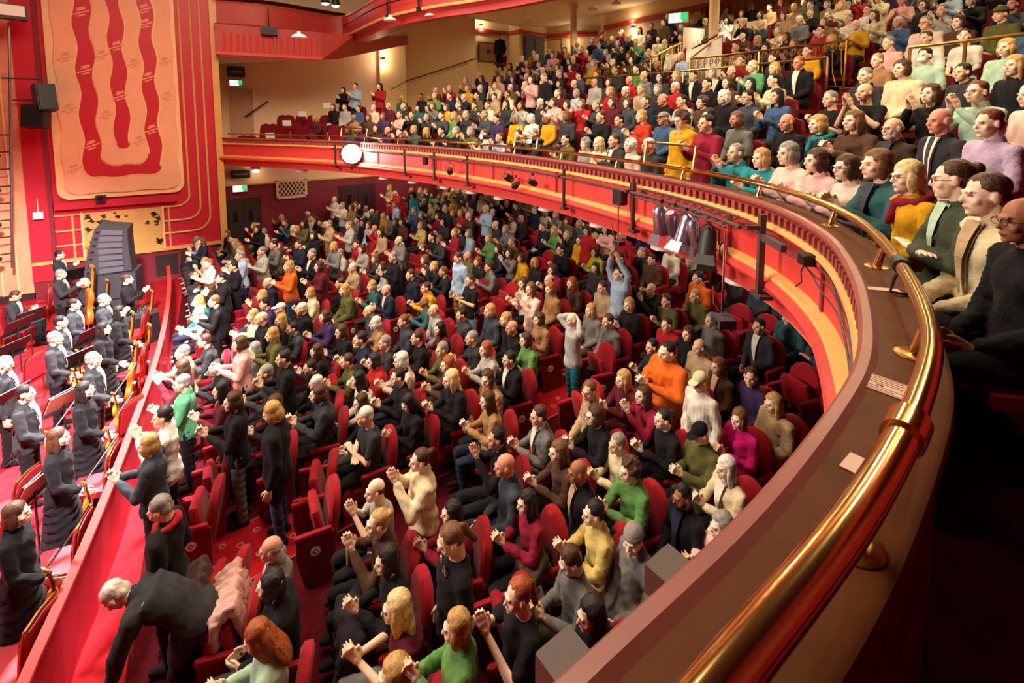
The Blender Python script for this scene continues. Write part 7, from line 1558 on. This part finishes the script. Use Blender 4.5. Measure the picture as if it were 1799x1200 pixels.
(12.02, 20.36, 6.95, 2.23, 'stand_down', 'short', 'dark', 'l', 'coat', 'navy', 'black', 1.04, 1.06, (), 'person with short dark hair in navy coat, standing, twelfth circle row', 'c', 11),
(14.85, 12.67, 6.95, 1.73, 'stand_down', 'short', 'grey', 'l', 'coat', 'navy', 'black', 1.04, 1.03, (), 'person with short grey hair in navy coat, standing, twelfth circle row', 'c', 11),
(14.07, 12.22, 6.62, 1.68, 'stand_down', 'short', 'dark', 'l', 'long', 'brown', 'black', 1.0, 0.99, (), 'person with short dark hair in brown jumper, standing, eleventh circle row', 'c', 10),
]
for (ax, ay, az, arz, pose, hair, hc, sk, kind, col, legs, sc, fat, ex, lab, area, k) in AUDIENCE:
    person((ax, ay, az), arz, pose, hair, hc, sk, kind, col, legs, sc, fat, ex, lab, 'stalls audience' if area == 's' else 'circle audience', area == 's' and proj((ax, ay, az))[2] < 8)

# ---- who else is there: places left over in the rows
fr = random.Random(21)
occ = [(a[0], a[1], a[15], a[16]) for a in AUDIENCE]
def heading(x, y, area, n=None):
    if area == 'c':
        v = Vector((-6 - x, 9.5 - y)); v.normalize(); v = v * .55 - Vector((n[0], n[1])) * .45
    else: v = Vector((-10 - x, (9.5 - y) * .55))
    return math.atan2(-v.x, v.y) + fr.uniform(-.12, .12)
CF = ['black', 'black', 'black', 'charcoal', 'charcoal', 'navy', 'brown', 'black', 'charcoal', 'navy', 'slate', 'grey', 'brown', 'charcoal', 'black', 'olive', 'beige', 'cream', 'white', 'lgrey', 'maroon', 'tan', 'blue', 'pink', 'dteal', 'mustard', 'red', 'purple', 'green', 'lblue']
HF = [('short', 'dark'), ('short', 'brown'), ('short', 'grey'), ('short', 'white'), ('balding', 'grey'), ('bald', 'brown'), ('bob', 'brown'), ('bob', 'blonde'), ('bob', 'grey'), ('long', 'brown'), ('long', 'blonde'), ('long', 'dark'), ('bob', 'lbrown'), ('short', 'lbrown')]
FILL = []; EMPTY = []
for k in range(14):
    c = .75
    while c < 19.4:
        c += .55
        if 5.8 < c < 7.0 or 12.9 < c < 13.9: continue
        s = -.05 + .9 * k - .006 * (c - 9.9) ** 2 + .35 * (c > 6.8) * 0
        if s > 12.6 or s < -.55: continue
        q = proj((s, c, zf(s) + 1.2))
        if q[2] < .5 or q[0] < 150 or q[0] > 1500 or q[1] > 1290: continue
        if any(o[2] == 's' and ((o[0] - s) / .60) ** 2 + ((o[1] - c) / .50) ** 2 < 1 for o in occ): continue
        rz = heading(s, c, 's')
        depth = q[2]
        pr = .0 if depth < 7.2 else (.72 if depth < 9 else .93)
        (FILL if fr.random() < pr else EMPTY).append((s, c, zf(s), rz, depth, 's', k))
for k in range(14):
    a = .3
    while a < MLEN - .2:
        a += .56
        p, n = arc(a, row_d(k), row_z(k)); q = proj(p + Vector((0, 0, 1.24)))
        if q[2] < 1.5 or q[0] > 1830 or q[0] < 380 or q[1] < -40: continue
        if p.y > 22.15 or (p.x > 17.2) or a > ROW_ENDS.get(k, 99) - .3: continue
        if math.hypot(p.x - 14.3, p.y - 17.6) < .55 or math.hypot(p.x - 13.6, p.y - 9.8) < .55: continue
        if (k in (5, 6, 7, 8) and 1195 < q[0] < 1282) or (k <= 2 and 1245 < q[0] < 1292) or {2: 1425 < q[0] < 1458, 3: 1440 < q[0] < 1502, 4: 1460 < q[0] < 1520, 5: 1478 < q[0] < 1535, 6: 1495 < q[0] < 1550}.get(k, False): continue
        if p.y > 19.2 and p.x < 6.5 and (q[0] < 585 or fr.random() < .55): EMPTY.append((p.x, p.y, p.z, heading(p.x, p.y, 'c', n), q[2], 'c', k)); continue
        if any(o[2] == 'c' and o[3] == k and (o[0] - p.x) ** 2 + (o[1] - p.y) ** 2 < .21 for o in occ): continue
        if q[0] < 610 and fr.random() < .7: EMPTY.append((p.x, p.y, p.z, heading(p.x, p.y, 'c', n), q[2], 'c', k)); continue
        FILL.append((p.x + fr.uniform(-.06, .06), p.y + fr.uniform(-.06, .06), p.z, heading(p.x, p.y, 'c', n), q[2], 'c', k))
FILL.sort(key=lambda f: f[4])
ORDW = ['front', 'second', 'third', 'fourth', 'fifth', 'sixth', 'seventh', 'eighth', 'ninth', 'tenth', 'eleventh', 'twelfth', 'thirteenth', 'fourteenth']
CN = {'lgrey': 'light grey', 'dteal': 'dark teal', 'lblue': 'light blue'}
HN = {'lbrown': 'light brown', 'lblonde': 'pale blonde'}
NIND = max(0, 298 - len(PEOPLE)); used_l = set(o['label'] for o in PEOPLE)
for f in FILL[:NIND]:
    for _ in range(40):
        hair, hc = fr.choice(HF); col = fr.choice(CF[3:]); pose = fr.choice(['sit_clap', 'sit_lap', 'sit_claphigh', 'sit_clap', 'sit_cross'])
        lab = 'person %s in %s jumper, %s, %s %s row' % ('with %s %s hair' % ({'bob': 'bobbed', 'balding': 'thinning'}.get(hair, hair), HN.get(hc, hc)) if hair != 'bald' else 'with bald head', CN.get(col, col), {'sit_clap': 'clapping', 'sit_lap': 'sitting', 'sit_claphigh': 'clapping high', 'sit_cross': 'arms crossed'}[pose], ORDW[f[6]], 'stalls' if f[5] == 's' else 'circle')
        if lab not in used_l: break
    used_l.add(lab)
    person(f[:3], f[3], pose, hair, hc, fr.choice('lprt'), 'long', col, 'charcoal', fr.uniform(.94, 1.04), fr.uniform(.97, 1.08), (), lab, 'stalls audience' if f[5] == 's' else 'circle audience')

# ---- the rest of the crowd, beyond the limit of individuals: one mesh
def low(me, ratio):
    m2 = evaluate(me.copy(), [('DECIMATE', dict(ratio=ratio))]); m2.calc_loop_triangles()
    t = np.empty(len(m2.loop_triangles) * 3, np.int32); m2.loop_triangles.foreach_get('vertices', t); v = coords(m2).copy()
    col = None
    if 'Col' in m2.color_attributes:
        col = np.empty(len(v) * 4, np.float32)
        try: m2.color_attributes['Col'].data.foreach_get('color', col); col = col.reshape(-1, 4)[:, :3]
        except Exception: col = None
    bpy.data.meshes.remove(m2); return v, t.reshape(-1, 3), col
LOWB = {}
for ps in ('sit_clap', 'sit_lap', 'sit_claphigh', 'stand_clap'):
    J = skeleton(ps); LOWB[ps] = (low(body_mesh(ps), .13), low(top_mesh(ps, 'long'), .10), low(legs_mesh(ps, 'trousers'), .07), J)
LOWH = {h: low(hair_mesh(h), .16) for h in ('short', 'balding', 'bob', 'long')}
VV = []; TT = []; CC = []; nv = 0
for f in FILL[NIND:]:
    ps = fr.choice(['sit_clap', 'sit_clap', 'sit_lap', 'sit_lap', 'sit_claphigh'] + (['stand_clap'] if f[5] == 's' and fr.random() < .3 else ['sit_lap']))
    hair, hc = fr.choice(HF); col = fr.choice(CF); sk = fr.choice('lllppptr' + 'm'); scl = fr.uniform(.94, 1.04)
    b, t_, l_, J = LOWB[ps]; R = np.array(Matrix.Rotation(f[3] + fr.uniform(-.2, .2), 3, 'Z')); o_ = np.array(f[:3])
    parts = [(b[0], b[1], np.array(lin(SKINCOL[sk])[:3])[None] * (b[2] if b[2] is not None else 1)), (t_[0], t_[1], np.array(lin(COLORS[col])[:3])[None] * np.ones((len(t_[0]), 1))), (l_[0], l_[1], np.array(lin(COLORS[fr.choice(['charcoal', 'black', 'navy'])])[:3])[None] * np.ones((len(l_[0]), 1)))]
    if hair != 'bald':
        h = LOWH[hair]; hv = h[0] @ np.array(J['R']).T + np.array(J['H']); parts.append((hv, h[1], np.array(lin(HAIRCOL[hc])[:3])[None] * np.ones((len(hv), 1))))
    for v, t3, cc in parts:
        VV.append(v * scl @ R.T + o_); TT.append(t3 + nv); CC.append(np.broadcast_to(cc, (len(v), 3))); nv += len(v)
VV = np.concatenate(VV); TT = np.concatenate(TT); CC = np.concatenate(CC)
me = bpy.data.meshes.new('audience_crowd'); me.vertices.add(len(VV)); me.vertices.foreach_set('co', VV.astype(np.float32).ravel())
me.loops.add(len(TT) * 3); me.loops.foreach_set('vertex_index', TT.astype(np.int32).ravel()); me.polygons.add(len(TT)); me.polygons.foreach_set('loop_start', np.arange(0, len(TT) * 3, 3, dtype=np.int32))
me.polygons.foreach_set('use_smooth', [True] * len(TT)); me.update(); me.validate()
at = me.color_attributes.new('Col', 'FLOAT_COLOR', 'POINT'); at.data.foreach_set('color', np.concatenate([CC, np.ones((len(CC), 1))], 1).astype(np.float32).ravel())
me.materials.append(CROWD); link('audience_crowd', me, kind='stuff', label='the rest of the applauding crowd, small in the distance, in stalls and circle', cat='crowd')
print('CROWD', len(FILL) - NIND, len(TT))

# ---- seats: nearest as things, the rest as one mesh
WANT = []
for o, a in zip(PEOPLE[17:], AUDIENCE):
    if a[15] == 's': WANT.append((a[0], a[1], a[2], a[3], proj((a[0], a[1], a[2]))[2], 'standing' if a[4][:2] != 'si' else 'sitting', a[14], a[16]))
sd = random.Random(2)
def seat_at(x, y, z, rz): return x, y, z, rz
for f in EMPTY:
    if f[5] == 's': WANT.append((f[0], f[1], f[2], f[3], f[4], 'empty', '', f[6]))
WANT.sort(key=lambda w_: w_[4])
far_seats = []
cnt = {}
# seats of people standing: a step behind them
def emit(w_, i):
    x, y, z, rz, dep, st, lab, k = w_
    if st == 'standing':
        x += .34 * math.sin(rz); y -= .34 * math.cos(rz); z = zf(x)
    return x, y, z, rz
placed = []
for i, w_ in enumerate(WANT):
    x, y, z, rz = emit(w_, i)
    z = zf(x)
    if x < -.62 or y > 19.6: continue
    if any(abs(x - p[0]) < .5 and abs(y - p[1]) < .44 for p in placed): continue
    placed.append((x, y))
    if len(SEATS) < 250:
        if w_[5] == 'empty':
            q = proj((x, y, z + .9)); nb = min(AUDIENCE, key=lambda a: (a[0] - x) ** 2 + (a[1] - y) ** 2)
            cl = CN.get(nb[9], nb[9]).replace('#3d4434', 'dark olive').replace('palepink', 'pale pink')
            key = ('e', nb[14]); cnt[key] = cnt.get(key, 0) + 1
            base = ' '.join(nb[14].replace('person with ', '').replace(',', '').split()[:10])
            lab = '%s red tip-up seat nearest the %s' % (['empty', 'vacant', 'unoccupied', 'unused', 'free', 'spare'][(cnt[key] - 1) % 6], base)
        else:
            base = w_[6].replace('person with ', '').replace('person in ', '')
            lab = ('red seat behind ' if w_[5] == 'standing' else 'red seat under ') + ' '.join(base.split()[:13])
        j = 0; l0 = lab
        while lab in used_l: lab = ' '.join(l0.split()[:12]) + ' ' + ['too', 'on the other side', 'again', 'further back', 'nearer the stage'][j % 5]; j += 1
        used_l.add(lab); seat((x, y, z), rz, lab, w_[5] != 'sitting')
    else: far_seats.append((x, y, z, rz, 's'))
for f in FILL: far_seats.append((f[0], f[1], f[2], f[3], f[5]))
for a in AUDIENCE:
    if a[15] == 'c': far_seats.append((a[0], a[1], a[2], a[3], 'c'))
for f in EMPTY:
    if f[5] == 'c': far_seats.append((f[0], f[1], f[2], f[3], 'c'))
sv = []; sf = []; sm_ = []
base = MB(); o_ = [(-.235, .30), (.235, .30), (.235, .74), (.17, .90), (0, .94), (-.17, .90), (-.235, .74)]
base.prism(o_, lambda u, v, d: (u, -.215 - d - (v - .3) * .12, v), .0, .07, PLUSH); base.box((0, .02, .39), (.44, .42, .07), PLUSH)
bv = np.array(base.v)
mbs = MB()
for x, y, z, rz, ar in far_seats:
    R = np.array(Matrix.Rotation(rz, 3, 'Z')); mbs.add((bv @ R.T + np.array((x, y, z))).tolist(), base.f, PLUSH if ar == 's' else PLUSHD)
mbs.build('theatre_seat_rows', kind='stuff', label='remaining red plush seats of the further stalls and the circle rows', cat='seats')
# ------------------------------------------------------------------ small belongings
def at_px(px, py, h):
    p = unpz(px, py, 0)
    for _ in range(25): p = unpz(px, py, zf(p.x) + h)
    return p
def drape(px, py, col, lab, h=.9, rz=1.45, s=1.0):
    V = []; Fc = []; r_ = random.Random(int(px))
    for i in range(9):
        x = (i - 4) * .055; L = r_.uniform(.35, .55)
        capsule(V, Fc, (x, -.02, .04 + r_.uniform(-.02, .02)), .05, (x * 1.1 + r_.uniform(-.03, .03), .12, -.05), .055); capsule(V, Fc, (x * 1.1, .12, -.05), .055, (x * 1.15, .16 + r_.uniform(-.03, .05), -L), .05)
        capsule(V, Fc, (x, -.02, .03), .05, (x * 1.05, -.13, -L * .7), .045)
    me = grow(V, Fc, .014, 2, .25, 'draped_coat', CLOTH, fold=.022, seed=int(py)); p = at_px(px, py, h)
    o = link('draped_coat', me, None, p, rz, None, lab, 'coat'); o.color = lin(col); o.scale = (s, s, s); 
    return p
drape(408, 1035, '#c99a8e', 'crumpled pale pink quilted coat draped over a front seat in the near block')
drape(345, 1030, '#4a3630', 'dark brown coat draped over the seat behind the bending person')
drape(628, 1085, '#231e22', 'black coat heaped on the lap beside the necklace wearer', .75)
drape(935, 960, '#5a4a2c', 'olive brown coat bunched on the seat beside the crimson jumper', .7)
drape(490, 862, '#2e3f6e', 'blue coat bundle on the floor beside the standing blonde person', .3, .3, .7)
def bottle(px, py, h, col, lab, rot, sc=1.0):
    p = at_px(px, py, h); t = empty('bottle', p, label=lab, cat='bottle'); t.rotation_euler = rot; t.scale = (sc, sc, sc)
    m = mat('bottle_' + col.strip('#'), col, .35)
    mb = MB(); mb.lathe([(.030, 0), (.036, .01), (.036, .19), (.028, .215), (.016, .23)], m, 16); mb.build('body', t, smooth=True); mb = MB(); mb.lathe([(.02, .228), (.022, .235), (.022, .265), (.01, .27)], BLACKP, 14); mb.build('cap', t, smooth=True)
bottle(1042, 962, .80, '#7fa3ad', 'pale blue metal flask held tilted before the person in yellow', (.5, .5, 0), 1.15)
bottle(614, 990, .62, '#8d8f2e', 'small yellow-green drink bottle standing by the person clapping high in brown', (0, 0, 0))
def phone(px, py, h, lit, lab):
    p = at_px(px, py, h); t = empty('phone', p, .4, label=lab, cat='phone'); t.rotation_euler = (-.5, 0, 1.2)
    mb = MB(); mb.box((0, 0, 0), (.15, .075, .009), BLACKP); mb.build('body', t)
    if lit: mb = MB(); mb.box((0, 0, .005), (.14, .066, .002), mat('lit_screen', '#a9c4e8', .3, emit=1.6)); mb.build('screen', t)
    else: mb = MB(); mb.lathe([(.018, 0), (.017, .012)], GLASS, 12, Matrix.Translation((.04, 0, .004))); mb.build('lens', t)
phone(978, 884, .68, True, 'phone with lit bluish screen beside the bald person in black jacket')
phone(948, 1046, .78, False, 'dark phone held by the person in olive jumper looking down')
p = at_px(835, 770, .12); t = empty('round_bag', (p.x, p.y, zf(p.x)), label='small pale round bag standing on the aisle carpet', cat='bag'); mb = MB(); mb.lathe([(.06, 0), (.10, .03), (.115, .12), (.09, .2), (.07, .215)], mat('pale_wicker', '#a89678', .8, noise=.3, nscale=40), 18); mb.build('body', t, smooth=True); mb = MB(); mb.tube([(.09 * math.cos(a), 0, .19 + .10 * math.sin(a)) for a in np.linspace(0, PI, 11)], .008, mat('pale_wicker', '#a89678', .8), 6); mb.build('handle', t, smooth=True)
# gift bag on the lap in the front circle row
own = next((o for o in PEOPLE if 'mustard jumper and crimson scarf' in o['label']), None)
if own:
    M_ = Matrix.Translation(own.location) @ Matrix.Rotation(own.rotation_euler.z, 4, 'Z'); t = empty('gift_bag', M_ @ Vector((-.02, .22, .60)), own.rotation_euler.z, label='small brown paper bag on the lap of the person in mustard jumper', cat='bag')
    KR = mat('kraft_paper', '#9a7440', .8); mb = MB()
    for c, d in (((0, -.045, .09), (.16, .004, .18)), ((0, .045, .09), (.16, .004, .18)), ((-.08, 0, .09), (.004, .09, .18)), ((.08, 0, .09), (.004, .09, .18)), ((0, 0, .002), (.16, .09, .004))): mb.box(c, d, KR)
    mb.build('body', t); 
    for s in (-1, 1): mb = MB(); mb.tube([(.045 * math.cos(a), s * .043, .18 + .05 * math.sin(a)) for a in np.linspace(0, PI, 9)], .003, KR, 5); mb.build('handle', t)
# cards on empty seats
for px, py, lab in ((480, 219, 'white card on an empty far circle seat, nearest the balcony front'), (508, 205, 'white card on an empty far circle seat, second up the tier'), (535, 190, 'white card on an empty far circle seat, third up the tier'), (578, 175, 'white card on an empty far circle seat, topmost of the four')):
    k = {480: 0, 508: 1, 535: 2, 578: 3}[px]; q = on_row(px, row_d(k), row_z(k) + .8); t = empty('reserved_card', q + Vector((-.1, -.1, .18)), -.6, label=lab, cat='card', group='cards on the empty far circle seats'); t.rotation_euler = (.2, 0, -.5); mb = MB(); mb.box((0, 0, 0), (.30, .008, .2), WHITE); mb.build('sheet', t)
p = at_px(375, 656, .95); t = empty('reserved_card', p, label='white card lying over a red seat back in the second stalls row', cat='card'); t.rotation_euler = (.6, .5, .4); mb = MB(); mb.box((0, 0, 0), (.26, .008, .13), WHITE); mb.build('sheet', t)
# box speakers clamped outside the near ledge
for px, py, lab in ((1000, 1165, 'small grey box speaker outside the near ledge at the bottom edge'), (1180, 1008, 'small grey box speaker outside the near ledge, further along')):
    p = unpz(px, py, 4.12); a = near_arc(p.x, -.03); q, n = arc(a, -.042, 4.10); t = empty('box_speaker', q, ORI(n), label=lab, cat='speaker'); mb = MB(); mb.box((0, 0, 0), (.075, .05, .06), mat('grey_box_top', '#5a4c48', .6)); mb.build('cabinet', t); mb = MB(); mb.box((0, .028, 0), (.06, .006, .045), BLACK); mb.build('grille', t); mb = MB(); mb.box((0, .0, -.04), (.03, .03, .03), STEEL); mb.build('clamp', t)
